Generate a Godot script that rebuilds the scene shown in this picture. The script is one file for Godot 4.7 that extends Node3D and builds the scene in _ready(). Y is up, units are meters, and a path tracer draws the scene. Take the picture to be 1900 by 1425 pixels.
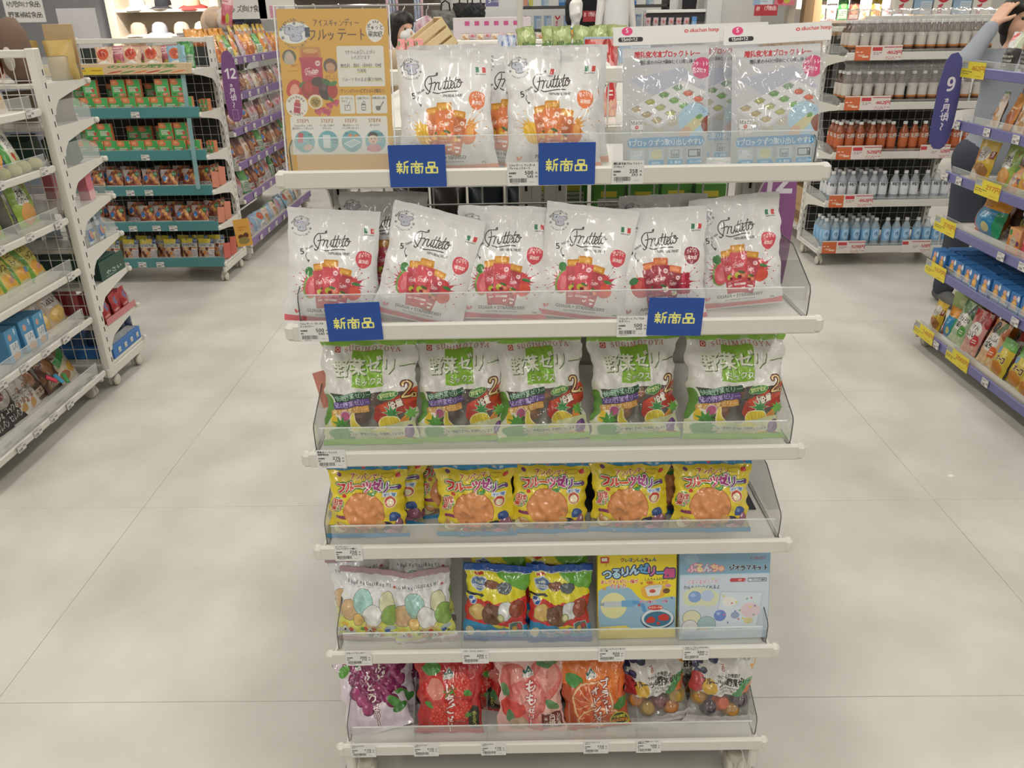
extends Node3D
# A shop aisle: an end display of snack pouches in front, shelving islands on both sides, the clothes department far behind.

var crumple: NoiseTexture2D
var W := Color(0.83, 0.82, 0.79)

func _ready():
	var cam := Camera3D.new()
	cam.name = "camera"
	cam.fov = 2.0 * rad_to_deg(atan(712.5 / 1490.0))
	cam.keep_aspect = Camera3D.KEEP_HEIGHT
	cam.near = 0.05
	cam.far = 80.0
	cam.position = Vector3(0, 1.58, 0)
	cam.rotation_degrees = Vector3(-24.64, 0.6, -0.9)
	add_child(cam)
	cam.current = true
	var env := Environment.new()
	env.background_mode = Environment.BG_COLOR
	env.background_color = Color(0.02, 0.02, 0.02)
	env.tonemap_mode = Environment.TONE_MAPPER_LINEAR
	env.tonemap_exposure = 1.0
	env.sdfgi_enabled = true
	env.ssao_enabled = true
	env.ssil_enabled = true
	var we := WorldEnvironment.new()
	we.name = "surroundings"
	we.environment = env
	add_child(we)
	lamps()
	var fn := FastNoiseLite.new()
	fn.seed = 5
	fn.frequency = 0.012
	fn.fractal_octaves = 3
	crumple = NoiseTexture2D.new()
	crumple.width = 512
	crumple.height = 512
	crumple.noise = fn
	crumple.seamless = true
	crumple.as_normal_map = true
	crumple.bump_strength = 6.0
	room()
	stand()
	stand_goods()
	left_island()
	left_rack()
	right_island()
	water_rack()
	centre_run()
	far_shop()
	people()

# ---------------------------------------------------------------- ceiling panels: a glowing diffuser and an area light of the same size below it
const PANEL_X := [-4.2, -1.9, 0.06, 2.05, 4.4]
func lamps():
	var glow := StandardMaterial3D.new()
	glow.albedo_color = Color(0.9, 0.9, 0.9)
	glow.emission_enabled = true
	glow.emission = Color(1.0, 0.985, 0.955)
	glow.emission_energy_multiplier = 2.0
	var diff := bx(Vector3(0.26, 0.02, 1.2), glow, 0.004)
	var pan := bx(Vector3(0.32, 0.03, 1.26), mat(W, 0.5), 0.004)
	var n := 0
	for x: float in PANEL_X:
		for k in 8:
			var z := 2.7 - 2.15 * k - (0.0 if k else -0.6)
			var o := thing("ceiling_light", "white linear ceiling light, %s along its row, %s row from the left aisle wall" % [ORD[k], ORD[PANEL_X.find(x)]], "light", pose(Vector3(x, 2.955, z)), "ceiling lights")
			part("housing", pan, o, pose(Vector3(0, 0.03, 0)))
			part("light_diffuser", diff, o, pose(Vector3(0, 0.01, 0)))
			var l := AreaLight3D.new()
			l.name = "panel_light"
			l.area_size = Vector2(0.26, 1.2)
			l.area_normalize_energy = true
			l.light_color = Color(1.0, 0.985, 0.955)
			l.light_energy = LAMP
			l.shadow_enabled = true
			l.set("area_range", 20.0)
			l.set("area_attenuation", 2.0)
			o.add_child(l)
			l.transform = Transform3D(Basis(Vector3.RIGHT, -PI / 2), Vector3(0, -0.012, 0))
			n += 1
const LAMP := 1.6

# ---------------------------------------------------------------- naming: things, parts, structure
var counts := {}
func numbered(called: String) -> String:
	var n: int = counts.get(called, 0)
	counts[called] = n + 1
	return called if n == 0 else "%s_%03d" % [called, n]

func short(label: String) -> String:          # sixteen words at most
	label = label.strip_edges().trim_suffix(",")
	for swap in [[" from the ", " from "], [" on the ", " on "], [" of the ", " of "], [" in the ", " in "], [" by the ", " by "], [" at the ", " at "], [" along the ", " along "], [" beside the ", " beside "], [" behind the ", " behind "], [" a ", " "], ["shaded ", ""]]:
		if label.split(" ", false).size() <= 16:
			break
		label = label.replace(swap[0], swap[1])
	return label

func tag(o: Node3D, label: String, category: String, group := "", kind := ""):
	o.set_meta("label", short(label))
	o.set_meta("category", category)
	if group:
		o.set_meta("group", group)
	if kind:
		o.set_meta("kind", kind)

func thing(called: String, label: String, category: String, at: Transform3D, group := "") -> Node3D:
	var o := Node3D.new()
	o.name = numbered(called)
	add_child(o)
	o.transform = at
	tag(o, label, category, group)
	return o

func part(called: String, mesh: Mesh, parent: Node3D, at := Transform3D.IDENTITY) -> MeshInstance3D:
	var o := MeshInstance3D.new()
	o.name = called
	o.mesh = mesh
	o.transform = at
	parent.add_child(o, true)
	return o

func single(called: String, label: String, category: String, mesh: Mesh, at: Transform3D, group := "") -> MeshInstance3D:   # a thing that is one mesh
	var o := MeshInstance3D.new()
	o.name = numbered(called)
	o.mesh = mesh
	add_child(o)
	o.transform = at
	tag(o, label, category, group)
	return o

func struct(called: String, mesh: Mesh, at := Transform3D.IDENTITY) -> MeshInstance3D:
	var o := MeshInstance3D.new()
	o.name = called
	o.mesh = mesh
	add_child(o)
	o.transform = at
	o.set_meta("kind", "structure")
	return o

func again(o: Node3D, at: Transform3D, label: String, group := "") -> Node3D:      # one more of a thing, parts and all
	var c: Node3D = o.duplicate()
	c.name = numbered(str(o.name).rstrip("0123456789").trim_suffix("_") if str(o.name)[-1] in "0123456789" else str(o.name))
	add_child(c)
	c.transform = at
	c.set_meta("label", short(label))
	if group:
		c.set_meta("group", group)
	return c

const ORD := ["first", "second", "third", "fourth", "fifth", "sixth", "seventh", "eighth", "ninth", "tenth", "eleventh", "twelfth", "thirteenth", "fourteenth", "fifteenth", "sixteenth", "seventeenth", "eighteenth", "nineteenth", "twentieth"]

func pose(pos: Vector3, yaw := 0.0, lean := 0.0, roll := 0.0, s := Vector3.ONE) -> Transform3D:    # degrees; lean tips the top away from the front
	return Transform3D(Basis(Vector3.UP, deg_to_rad(yaw)) * Basis(Vector3.RIGHT, deg_to_rad(-lean)) * Basis(Vector3.BACK, deg_to_rad(roll)) * Basis.from_scale(s), pos)

# ---------------------------------------------------------------- materials
var mats := {}
func mat(c: Color, rough := 0.5, metal := 0.0, spec := 0.5) -> StandardMaterial3D:
	var key := "%s %s %s %s" % [c, rough, metal, spec]
	if not mats.has(key):
		var m := StandardMaterial3D.new()
		m.albedo_color = c
		m.roughness = rough
		m.metallic = metal
		m.metallic_specular = spec
		mats[key] = m
	return mats[key]

func glass(c: Color, a: float, rough := 0.03) -> StandardMaterial3D:
	var key := "glass %s %s %s" % [c, a, rough]
	if not mats.has(key):
		var m := StandardMaterial3D.new()
		m.albedo_color = Color(c, a)
		m.transparency = BaseMaterial3D.TRANSPARENCY_ALPHA
		m.roughness = rough
		m.metallic_specular = 0.5
		m.cull_mode = BaseMaterial3D.CULL_DISABLED
		mats[key] = m
	return mats[key]

func printed(t: Texture2D, rough := 0.4, coat := 0.0, cut := false, bump := 0.0) -> StandardMaterial3D:
	var m := StandardMaterial3D.new()
	m.albedo_texture = t
	m.roughness = rough
	if coat > 0.0:
		m.clearcoat_enabled = true
		m.clearcoat = coat
		m.clearcoat_roughness = 0.06
	if cut:
		m.transparency = BaseMaterial3D.TRANSPARENCY_ALPHA_SCISSOR
		m.alpha_scissor_threshold = 0.5
	if bump > 0.0:
		m.normal_enabled = true
		m.normal_texture = crumple
		m.normal_scale = bump
	m.cull_mode = BaseMaterial3D.CULL_DISABLED
	return m

# ---------------------------------------------------------------- shapes
class G:
	var v := PackedVector3Array()
	var n := PackedVector3Array()
	var t := PackedVector2Array()
	var ix := PackedInt32Array()
	func add(p: Vector3, nn: Vector3, uv := Vector2.ZERO) -> int:
		v.append(p)
		n.append(nn)
		t.append(uv)
		return v.size() - 1
	func tri(a: int, b: int, c: int):
		var g := (v[b] - v[a]).cross(v[c] - v[a])
		if g.dot(n[a] + n[b] + n[c]) > 0.0:
			ix.append_array([a, c, b])
		else:
			ix.append_array([a, b, c])
	func quad(a: Vector3, b: Vector3, c: Vector3, d: Vector3, out: Vector3, r := Rect2(0, 0, 1, 1)):    # a top left, b top right, c bottom right, d bottom left
		var g := (b - a).cross(d - a).normalized()
		if g.length() < 0.5:
			g = (c - b).cross(d - c).normalized()
		if g.dot(out) < 0.0:
			g = -g
		var i := add(a, g, r.position)
		add(b, g, r.position + Vector2(r.size.x, 0))
		add(c, g, r.end)
		add(d, g, r.position + Vector2(0, r.size.y))
		tri(i, i + 1, i + 2)
		tri(i, i + 2, i + 3)
	func box(s: Vector3, c := Vector3.ZERO, e := 0.002, front := Rect2(0, 0, 1, 1), side := Rect2(0, 0, 1, 1), turn := Basis.IDENTITY):   # a box with chamfered edges
		var h := s / 2
		e = minf(e, minf(h.x, minf(h.y, h.z)) * 0.6)
		for ax in 3:
			for sg: float in [-1.0, 1.0]:
				var o := Vector3.ZERO
				o[ax] = sg
				var u := Vector3.ZERO
				var w := Vector3.ZERO
				if ax == 2:
					u.x = sg
					w.y = 1.0
				elif ax == 0:
					u.z = -sg
					w.y = 1.0
				else:
					u.x = 1.0
					w.z = -sg
				var k := o * h
				var hu := u * (h[u.abs().max_axis_index()] - e)
				var hw := w * (h[w.abs().max_axis_index()] - e)
				quad(turn * (k - hu + hw) + c, turn * (k + hu + hw) + c, turn * (k + hu - hw) + c, turn * (k - hu - hw) + c, turn * o, front if ax == 2 and sg > 0 else side)
		if e <= 0.0:
			return
		for ax in 3:
			var b := (ax + 1) % 3
			var d := (ax + 2) % 3
			for sb: float in [-1.0, 1.0]:
				for sd: float in [-1.0, 1.0]:
					var q := []
					for k in 4:
						var p := Vector3.ZERO
						p[ax] = (h[ax] - e) * (-1.0 if k in [0, 3] else 1.0)
						p[b] = sb * (h[b] - (0.0 if k < 2 else e))
						p[d] = sd * (h[d] - (e if k < 2 else 0.0))
						q.append(turn * p + c)
					var o := Vector3.ZERO
					o[b] = sb
					o[d] = sd
					quad(q[0], q[1], q[2], q[3], turn * o, Rect2(side.position + side.size * 0.5, Vector2.ZERO))
		for k in 8:
			var sg := Vector3(-1 if k & 1 else 1, -1 if k & 2 else 1, -1 if k & 4 else 1)
			var i := v.size()
			for ax in 3:
				var p := sg * (h - Vector3.ONE * e)
				p[ax] = sg[ax] * h[ax]
				add(turn * p + c, turn * sg.normalized(), side.position + side.size * 0.5)
			tri(i, i + 1, i + 2)
	func surf(nu: int, nv: int, f: Callable, out := Vector3.ZERO, r := Rect2(0, 0, 1, 1)):      # a smooth patch; f(u, v) gives the points
		var first := v.size()
		var p := PackedVector3Array()
		for j in nv + 1:
			for i in nu + 1:
				p.append(f.call(float(i) / nu, float(j) / nv))
		var way := 0.0
		for j in nv + 1:
			for i in nu + 1:
				var a := p[j * (nu + 1) + mini(i + 1, nu)] - p[j * (nu + 1) + maxi(i - 1, 0)]
				var b := p[mini(j + 1, nv) * (nu + 1) + i] - p[maxi(j - 1, 0) * (nu + 1) + i]
				var g := b.cross(a)
				if g.length_squared() < 1e-16:
					g = Vector3.ZERO
				else:
					g = g.normalized()
				add(p[j * (nu + 1) + i], g, r.position + r.size * Vector2(float(i) / nu, float(j) / nv))
				way += g.dot(out)
		if way < 0.0:
			for k in range(first, v.size()):
				n[k] = -n[k]
		for j in nv:
			for i in nu:
				var a := first + j * (nu + 1) + i
				tri(a, a + 1, a + nu + 2)
				tri(a, a + nu + 2, a + nu + 1)
	func lathe(prof: Array, seg: int, at := Transform3D.IDENTITY, r := Rect2(0, 0, 1, 1)):     # profile [radius, height, radius, height, ...] turned round y
		var m := prof.size() / 2
		var first := v.size()
		var len := 0.0
		for j in m:
			var d := Vector2.ZERO
			if j > 0:
				d += Vector2(prof[j * 2] - prof[j * 2 - 2], prof[j * 2 + 1] - prof[j * 2 - 1]).normalized()
			if j < m - 1:
				d += Vector2(prof[j * 2 + 2] - prof[j * 2], prof[j * 2 + 3] - prof[j * 2 + 1]).normalized()
			for i in seg + 1:
				var g := i * TAU / seg
				var nn := Vector3(sin(g) * d.y, -d.x, cos(g) * d.y).normalized()
				if nn.length_squared() < 0.1:
					nn = Vector3.UP
				add(at * Vector3(sin(g) * prof[j * 2], prof[j * 2 + 1], cos(g) * prof[j * 2]), (at.basis * nn).normalized(), r.position + r.size * Vector2(fposmod(0.5 + float(i) / seg, 1.0001), float(j) / (m - 1)))
		for j in m - 1:
			for i in seg:
				var a := first + j * (seg + 1) + i
				tri(a, a + 1, a + seg + 2)
				tri(a, a + seg + 2, a + seg + 1)
	func tube(path: PackedVector3Array, rad: float, seg := 6, close := false):
		var up := Vector3.UP
		var rings := []
		for k in path.size():
			var d := (path[mini(k + 1, path.size() - 1)] - path[maxi(k - 1, 0)]).normalized()
			if absf(d.dot(up)) > 0.95:
				up = Vector3.RIGHT if absf(d.x) < 0.9 else Vector3.BACK
			var a := d.cross(up).normalized()
			var b := a.cross(d).normalized()
			up = b
			var first := v.size()
			for i in seg:
				var o := a * cos(i * TAU / seg) + b * sin(i * TAU / seg)
				add(path[k] + o * rad, o, Vector2(float(i) / seg, float(k)))
			rings.append(first)
		for k in path.size() - 1:
			for i in seg:
				var a: int = rings[k] + i
				var b: int = rings[k] + (i + 1) % seg
				var c: int = rings[k + 1] + i
				var d: int = rings[k + 1] + (i + 1) % seg
				tri(a, b, c)
				tri(b, d, c)
		for e in ([0, path.size() - 1] if not close else []):
			var nn := (path[e] - path[1 if e == 0 else e - 1]).normalized()
			var first := v.size()
			for i in seg:
				add(v[rings[e] + i], nn)
			for i in range(1, seg - 1):
				tri(first, first + i, first + i + 1)
	func prism(poly: PackedVector2Array, z0: float, z1: float, at := Transform3D.IDENTITY, r := Rect2(0, 0, 1, 1)):    # an outline in x, y with thickness in z; print on the front
		var box_ := Rect2(poly[0], Vector2.ZERO)
		for p in poly:
			box_ = box_.expand(p)
		var tris := Geometry2D.triangulate_polygon(poly)
		for z: float in [z1, z0]:
			var nn := at.basis * Vector3(0, 0, 1 if z == z1 else -1)
			var first := v.size()
			for p in poly:
				var uv := (p - box_.position) / box_.size
				add(at * Vector3(p.x, p.y, z), nn, r.position + r.size * Vector2(uv.x, 1 - uv.y))
			for k in range(0, tris.size(), 3):
				tri(first + tris[k], first + tris[k + 1], first + tris[k + 2])
		var cw := Geometry2D.is_polygon_clockwise(poly)
		for i in poly.size():
			var a := poly[i]
			var b := poly[(i + 1) % poly.size()]
			var o := Vector3(b.y - a.y, a.x - b.x, 0) * (-1.0 if cw else 1.0)
			quad(at * Vector3(a.x, a.y, z1), at * Vector3(b.x, b.y, z1), at * Vector3(b.x, b.y, z0), at * Vector3(a.x, a.y, z0), at.basis * o, Rect2(r.position + r.size * 0.02, Vector2.ZERO))
	func mesh(m: Material, into: ArrayMesh = null) -> ArrayMesh:
		var a := []
		a.resize(Mesh.ARRAY_MAX)
		a[Mesh.ARRAY_VERTEX] = v
		a[Mesh.ARRAY_NORMAL] = n
		a[Mesh.ARRAY_TEX_UV] = t
		a[Mesh.ARRAY_INDEX] = ix
		var am := into if into else ArrayMesh.new()
		am.add_surface_from_arrays(Mesh.PRIMITIVE_TRIANGLES, a)
		am.surface_set_material(am.get_surface_count() - 1, m)
		return am

func bx(s: Vector3, m: Material, e := 0.002, c := Vector3.ZERO) -> ArrayMesh:
	var g := G.new()
	g.box(s, c, e)
	return g.mesh(m)

func rounded(w: float, h: float, r: Array, seg := 5) -> PackedVector2Array:   # a rectangle from (0,0) with corner radii: bottom left, bottom right, top right, top left
	var p := PackedVector2Array()
	var c := [Vector2(0, 0), Vector2(w, 0), Vector2(w, h), Vector2(0, h)]
	for k in 4:
		if r[k] <= 0.0:
			p.append(c[k])
			continue
		var mid: Vector2 = c[k] + Vector2(r[k] if k in [0, 3] else -r[k], r[k] if k < 2 else -r[k])
		for j in seg + 1:
			p.append(mid + Vector2.from_angle(PI + (k + float(j) / seg) * PI / 2) * r[k])
	return p

# A filled film bag. w, h, d: size; o: stand (fat at the foot), flare (foot wider than the top), pinch (waist), wr (wrinkles), seed, res, top / foot (height of the flat seals)
func bag_shape(w: float, h: float, d: float, o := {}) -> Callable:
	var ns := FastNoiseLite.new()
	ns.seed = o.get("seed", 1)
	ns.frequency = 1.0
	var wr: float = o.get("wr", 0.003)
	var stand: float = o.get("stand", 0.0)
	var flare: float = o.get("flare", 0.0)
	var pinch: float = o.get("pinch", 0.05)
	var top: float = o.get("top", 0.08)
	var foot: float = o.get("foot", 0.06)
	var sag: float = o.get("sag", 0.0)
	return func(u: float, v: float, side: float) -> Vector3:
		var a := 2.0 * u - 1.0
		var q := clampf((v - top) / (1.0 - top - foot), 0.0, 1.0)
		var pil := pow(sin(PI * q), 0.62)
		var std_ := smoothstep(0.0, 0.75, q) * (1.0 - 0.35 * smoothstep(0.85, 1.0, q))
		var fat := lerpf(pil, std_, stand)
		var across := pow(maxf(1.0 - pow(absf(a), 2.4), 0.0), 0.7)
		var z := d / 2 * fat * across
		var fold := ns.get_noise_2d(a * 2.2 + side * 7.0, v * 3.0)
		var fine := ns.get_noise_2d(a * 7.0 + 20.0, v * 5.0 + side * 3.0)
		var ray := sin(a * 17.0 + 3.0 * ns.get_noise_1d(v * 4.0 + 9.0)) * (exp(-absf(v - top) / 0.09) + exp(-absf(1.0 - foot - v) / 0.07))
		z += wr * (2.2 * fold + 1.1 * fine + 0.5 * ray) * (0.25 + 0.75 * fat) * (0.3 + 0.7 * across)
		if v < top or v > 1.0 - foot:
			z = wr * 1.2 * ns.get_noise_2d(a * 2.0, v * 2.0 + 40.0) + 0.0006
		z = maxf(z, 0.0004)
		var bow := wr * 2.4 * ns.get_noise_2d(a * 1.3 + 60.0, 0.3) * (1.0 - v)
		var half := w / 2 * (1.0 - pinch * fat + flare * smoothstep(0.5, 1.0, v))
		half += wr * 1.5 * ns.get_noise_2d(signf(a) * 30.0, v * 4.0) * absf(a)
		var y := h * (1.0 - v) + sag * h * (absf(a) * absf(a) - 0.5) * smoothstep(0.75, 1.0, v) + wr * 0.8 * ns.get_noise_2d(a * 2.0, 90.0) * (1.0 - v)
		return Vector3(a * half, maxf(y, -0.004), side * z + d * 0.5 * 0.0 + bow)

func bag_mesh(w: float, h: float, d: float, front: Material, back: Material, o := {}) -> ArrayMesh:
	var f := bag_shape(w, h, d, o)
	var res: int = o.get("res", 22)
	var g := G.new()
	g.surf(res, int(res * 1.3), func(u, v): return f.call(u, v, 1.0), Vector3.BACK, o.get("uv", Rect2(0, 0, 1, 1)))
	var m := g.mesh(front)
	g = G.new()
	g.surf(maxi(res / 2, 5), maxi(int(res * 0.65), 6), func(u, v): return f.call(u, v, -1.0), Vector3.FORWARD, o.get("uvb", o.get("uv", Rect2(0, 0, 1, 1))))
	return g.mesh(back, m)

func seal_mesh(w: float, h: float, d: float, m: Material, o: Dictionary, foot := false) -> ArrayMesh:      # the ribbed strip pressed flat along a bag's end
	var f := bag_shape(w, h, d, o)
	var s: float = o.get("foot", 0.06) if foot else o.get("top", 0.08)
	var g := G.new()
	for side: float in [1.0, -1.0]:
		g.surf(14, 12, func(u, v): return f.call(u, (1.0 - s + v * s) if foot else v * s * 0.96, side) + Vector3(0, 0, side * (0.0006 + 0.0004 * sin(v * 25.0))), Vector3.BACK * side)
	return g.mesh(m)

func cyl(r: float, h: float, m: Material, seg := 14, e := 0.002, at := Transform3D.IDENTITY) -> ArrayMesh:
	var g := G.new()
	g.lathe([0.0001, h / 2, r - e, h / 2, r, h / 2 - e, r, -h / 2 + e, r - e, -h / 2, 0.0001, -h / 2], seg, at)
	return g.mesh(m)

# ---------------------------------------------------------------- printing: a small rasteriser for labels, boxes and signs
class Art:
	var im: Image
	var x := Transform2D.IDENTITY
	var keep := []
	var host
	func _init(h, w: int, ht: int, units: float, ground: Color, alpha := false):
		host = h
		im = Image.create(w, ht, false, Image.FORMAT_RGBA8 if alpha else Image.FORMAT_RGB8)
		im.fill(ground)
		x = Transform2D.IDENTITY.scaled(Vector2.ONE * (w / units))
	func push(t: Transform2D):
		keep.append(x)
		x = x * t
	func pop():
		x = keep.pop_back()
	func at(px: float, py: float, deg := 0.0, s := 1.0, sy := 0.0):
		push(Transform2D(deg_to_rad(deg), Vector2(s, sy if sy != 0.0 else s), 0.0, Vector2(px, py)))
	func polys(cs: Array, col: Color):
		var ex := PackedFloat32Array()
		var lo := 1e9
		var hi := -1e9
		for c in cs:
			var n: int = c.size()
			var q: PackedVector2Array = x * (c as PackedVector2Array)
			for i in n:
				var a := q[i]
				var b := q[(i + 1) % n]
				lo = minf(lo, a.y)
				hi = maxf(hi, a.y)
				if absf(a.y - b.y) > 1e-6:
					if a.y > b.y:
						var t := a
						a = b
						b = t
					ex.append_array([a.y, b.y, a.x, (b.x - a.x) / (b.y - a.y)])
		var w := im.get_width()
		for y in range(maxi(int(floor(lo)), 0), mini(int(ceil(hi)) + 1, im.get_height())):
			var yc := y + 0.5
			var cut := PackedFloat32Array()
			for k in range(0, ex.size(), 4):
				if ex[k] <= yc and ex[k + 1] > yc:
					cut.append(ex[k + 2] + (yc - ex[k]) * ex[k + 3])
			cut.sort()
			for k in range(0, cut.size() - 1, 2):
				var a := int(round(cut[k]))
				var b := int(round(cut[k + 1]))
				if b > 0 and a < w:
					im.fill_rect(Rect2i(a, y, maxi(b - a, 1), 1), col)
	func poly(c: PackedVector2Array, col: Color):
		polys([c], col)
	func pts(a: Array, col: Color):
		var p := PackedVector2Array()
		for k in range(0, a.size(), 2):
			p.append(Vector2(a[k], a[k + 1]))
		polys([p], col)
	func blob(a: Array, col: Color):
		var p := PackedVector2Array()
		for k in range(0, a.size(), 2):
			p.append(Vector2(a[k], a[k + 1]))
		var n := p.size()
		var r := PackedVector2Array()
		for i in n:
			for k in 5:
				r.append(p[i].cubic_interpolate(p[(i + 1) % n], p[(i + n - 1) % n], p[(i + 2) % n], k / 5.0))
		polys([r], col)
	func rect(a: float, b: float, w: float, h: float, col: Color, r := 0.0):
		if r <= 0.0:
			poly(PackedVector2Array([Vector2(a, b), Vector2(a + w, b), Vector2(a + w, b + h), Vector2(a, b + h)]), col)
			return
		var p := PackedVector2Array()
		for k in 4:
			var c := Vector2(a + (w - r if k in [0, 3] else r), b + (h - r if k < 2 else r))
			for j in 5:
				p.append(c + Vector2.from_angle((k + j / 4.0) * PI / 2) * r)
		poly(p, col)
	func ell(cx: float, cy: float, rx: float, ry: float, col: Color, deg := 0.0):
		var p := PackedVector2Array()
		var n := 28 if rx + ry > 6.0 else 14
		for k in n:
			p.append(Vector2(cx, cy) + (Vector2.from_angle(k * TAU / n) * Vector2(rx, ry)).rotated(deg_to_rad(deg)))
		poly(p, col)
	func line(p: PackedVector2Array, w: float, col: Color):
		for i in p.size() - 1:
			var a := p[i]
			var b := p[i + 1]
			var d := (b - a)
			var g := d.angle() if d.length() > 1e-6 else 0.0
			var q := PackedVector2Array()
			for k in 5:
				q.append(b + Vector2.from_angle(g - PI / 2 + k * PI / 4) * w / 2)
			for k in 5:
				q.append(a + Vector2.from_angle(g + PI / 2 + k * PI / 4) * w / 2)
			poly(q, col)
	func ln(a: Array, w: float, col: Color, curve := false):
		var p := PackedVector2Array()
		for k in range(0, a.size(), 2):
			p.append(Vector2(a[k], a[k + 1]))
		line(host.bent(p) if curve else p, w, col)
	func star(cx: float, cy: float, r: float, n: int, inner: float, col: Color, deg := 0.0):
		var p := PackedVector2Array()
		for k in n * 2:
			p.append(Vector2(cx, cy) + Vector2.from_angle(k * PI / n + deg_to_rad(deg) - PI / 2) * (r if k % 2 == 0 else r * inner))
		poly(p, col)
	func flake(cx: float, cy: float, r: float, col: Color):
		for k in 4:
			var v := Vector2.from_angle(k * PI / 4 + 0.2) * r
			line(PackedVector2Array([Vector2(cx, cy) - v, Vector2(cx, cy) + v]), r * 0.26, col)
	func width(s: String, size: float, tight := 1.0, serif := false) -> float:
		var w := 0.0
		for c in s:
			w += (size if c.unicode_at(0) > 0x2000 else host.advance(c, serif) * size) * tight
		return w
	# text with its top left corner (or centre top, or right top) at a point; fat is the pen's width over the size
	func txt(s: String, px: float, py: float, size: float, col: Color, fat := 0.11, align := 0, tight := 1.0, rim := 0.0, rimcol := Color.WHITE, serif := false):
		var w := width(s, size, tight, serif)
		px -= [0.0, w / 2, w][align]
		for turn in ([0, 1] if rim > 0.0 else [1]):
			var cx := px
			for c in s:
				if c.unicode_at(0) > 0x2000:
					for st in host.glyph(c):
						var q := PackedVector2Array()
						for v in st:
							q.append(Vector2(cx, py) + v * size * Vector2(minf(tight, 1.0), 1))
						line(q, size * (fat + (rim * 2 if turn == 0 else 0.0)), rimcol if turn == 0 else col)
					cx += size * tight
				else:
					var cs: Array = host.outline(c, serif)
					if cs:
						var moved := []
						for k in cs:
							moved.append(Transform2D(0.0, Vector2(size, size), 0.0, Vector2(cx, py + size * 0.86)) * (k as PackedVector2Array))
						if turn == 0:
							for k in moved:
								var ring: PackedVector2Array = k
								ring.append(ring[0])
								line(ring, size * rim * 2, rimcol)
						else:
							polys(moved, col)
					cx += host.advance(c, serif) * size * tight
	func down(s: String, px: float, py: float, size: float, col: Color, fat := 0.11, step := 1.05, rim := 0.0, rimcol := Color.WHITE):   # upright text, one character under the other
		for turn in ([0, 1] if rim > 0.0 else [1]):
			var y := py
			for c in s:
				for st in host.glyph(c):
					var q := PackedVector2Array()
					for v in st:
						q.append(Vector2(px, y) + (Vector2(1 - v.y, v.x) if c == "ー" or c == "〜" else v) * size)
					line(q, size * (fat + (rim * 2 if turn == 0 else 0.0)), rimcol if turn == 0 else col)
				y += size * step
	func arc(s: String, cx: float, cy: float, r: float, a0: float, a1: float, size: float, col: Color, fat := 0.12):
		for i in s.length():
			var g := lerpf(a0, a1, (i + 0.5) / s.length())
			at(cx + r * cos(deg_to_rad(g)), cy + r * sin(deg_to_rad(g)), g + 90)
			txt(s[i], -size / 2, -size / 2, size, col, fat)
			pop()
	func small(px: float, py: float, w: float, rows: int, pitch: float, col: Color, seed_ := 1):    # print too fine to read: rows of short dashes
		var r := RandomNumberGenerator.new()
		r.seed = seed_
		for k in rows:
			var cx := px
			var end := px + w * (1.0 if k < rows - 1 else 0.6)
			while cx < end:
				var d := pitch * r.randf_range(0.25, 0.6)
				rect(cx, py + k * pitch + pitch * r.randf_range(0.0, 0.12), d, pitch * r.randf_range(0.4, 0.55), col)
				cx += d + pitch * 0.2
	func bars(px: float, py: float, w: float, h: float, seed_ := 1):
		var r := RandomNumberGenerator.new()
		r.seed = seed_
		var cx := px
		while cx < px + w:
			var d := r.randf_range(0.3, 1.0) * w / 40
			rect(cx, py, d, h, Color(0.05, 0.05, 0.05))
			cx += d + r.randf_range(0.3, 1.0) * w / 40
	func tex() -> ImageTexture:
		im.generate_mipmaps()
		return ImageTexture.create_from_image(im)

var faces := {}
var outlines := {}
func face(serif: bool) -> RID:
	if not faces.has(serif):
		var f := SystemFont.new()
		f.font_names = PackedStringArray(["Droid Serif" if serif else "Droid Sans"])
		f.font_weight = 400 if serif else 700
		faces[serif] = [f.get_rids()[0], f]
	return faces[serif][0]

func advance(c: String, serif := false) -> float:
	var ts := TextServerManager.get_primary_interface()
	var r := face(serif)
	return ts.font_get_glyph_advance(r, 64, ts.font_get_glyph_index(r, 64, c.unicode_at(0), 0)).x / 64.0

func outline(c: String, serif := false) -> Array:          # a letter's contours, one em high, baseline at zero
	var key := c + ("s" if serif else "")
	if outlines.has(key):
		return outlines[key]
	var ts := TextServerManager.get_primary_interface()
	var r := face(serif)
	var d := ts.font_get_glyph_contours(r, 64, ts.font_get_glyph_index(r, 64, c.unicode_at(0), 0))
	var got := []
	var first := 0
	var p: PackedVector3Array = d.get("points", PackedVector3Array())
	for last in d.get("contours", []):
		var n: int = last - first + 1
		var q := PackedVector2Array()
		for i in n:
			var a := p[first + i]
			var b := p[first + (i + 1) % n]
			var z := p[first + (i + n - 1) % n]
			if int(a.z) == 1:
				q.append(Vector2(a.x, a.y) / 64.0)
			else:
				var s := Vector2(z.x, z.y) if int(z.z) == 1 else Vector2(z.x + a.x, z.y + a.y) / 2
				var e := Vector2(b.x, b.y) if int(b.z) == 1 else Vector2(b.x + a.x, b.y + a.y) / 2
				for k in [0.33, 0.67, 1.0]:
					q.append((s.lerp(Vector2(a.x, a.y), k)).lerp(Vector2(a.x, a.y).lerp(e, k), k) / 64.0)
		got.append(q)
		first = last + 1
	outlines[key] = got
	return got

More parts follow.
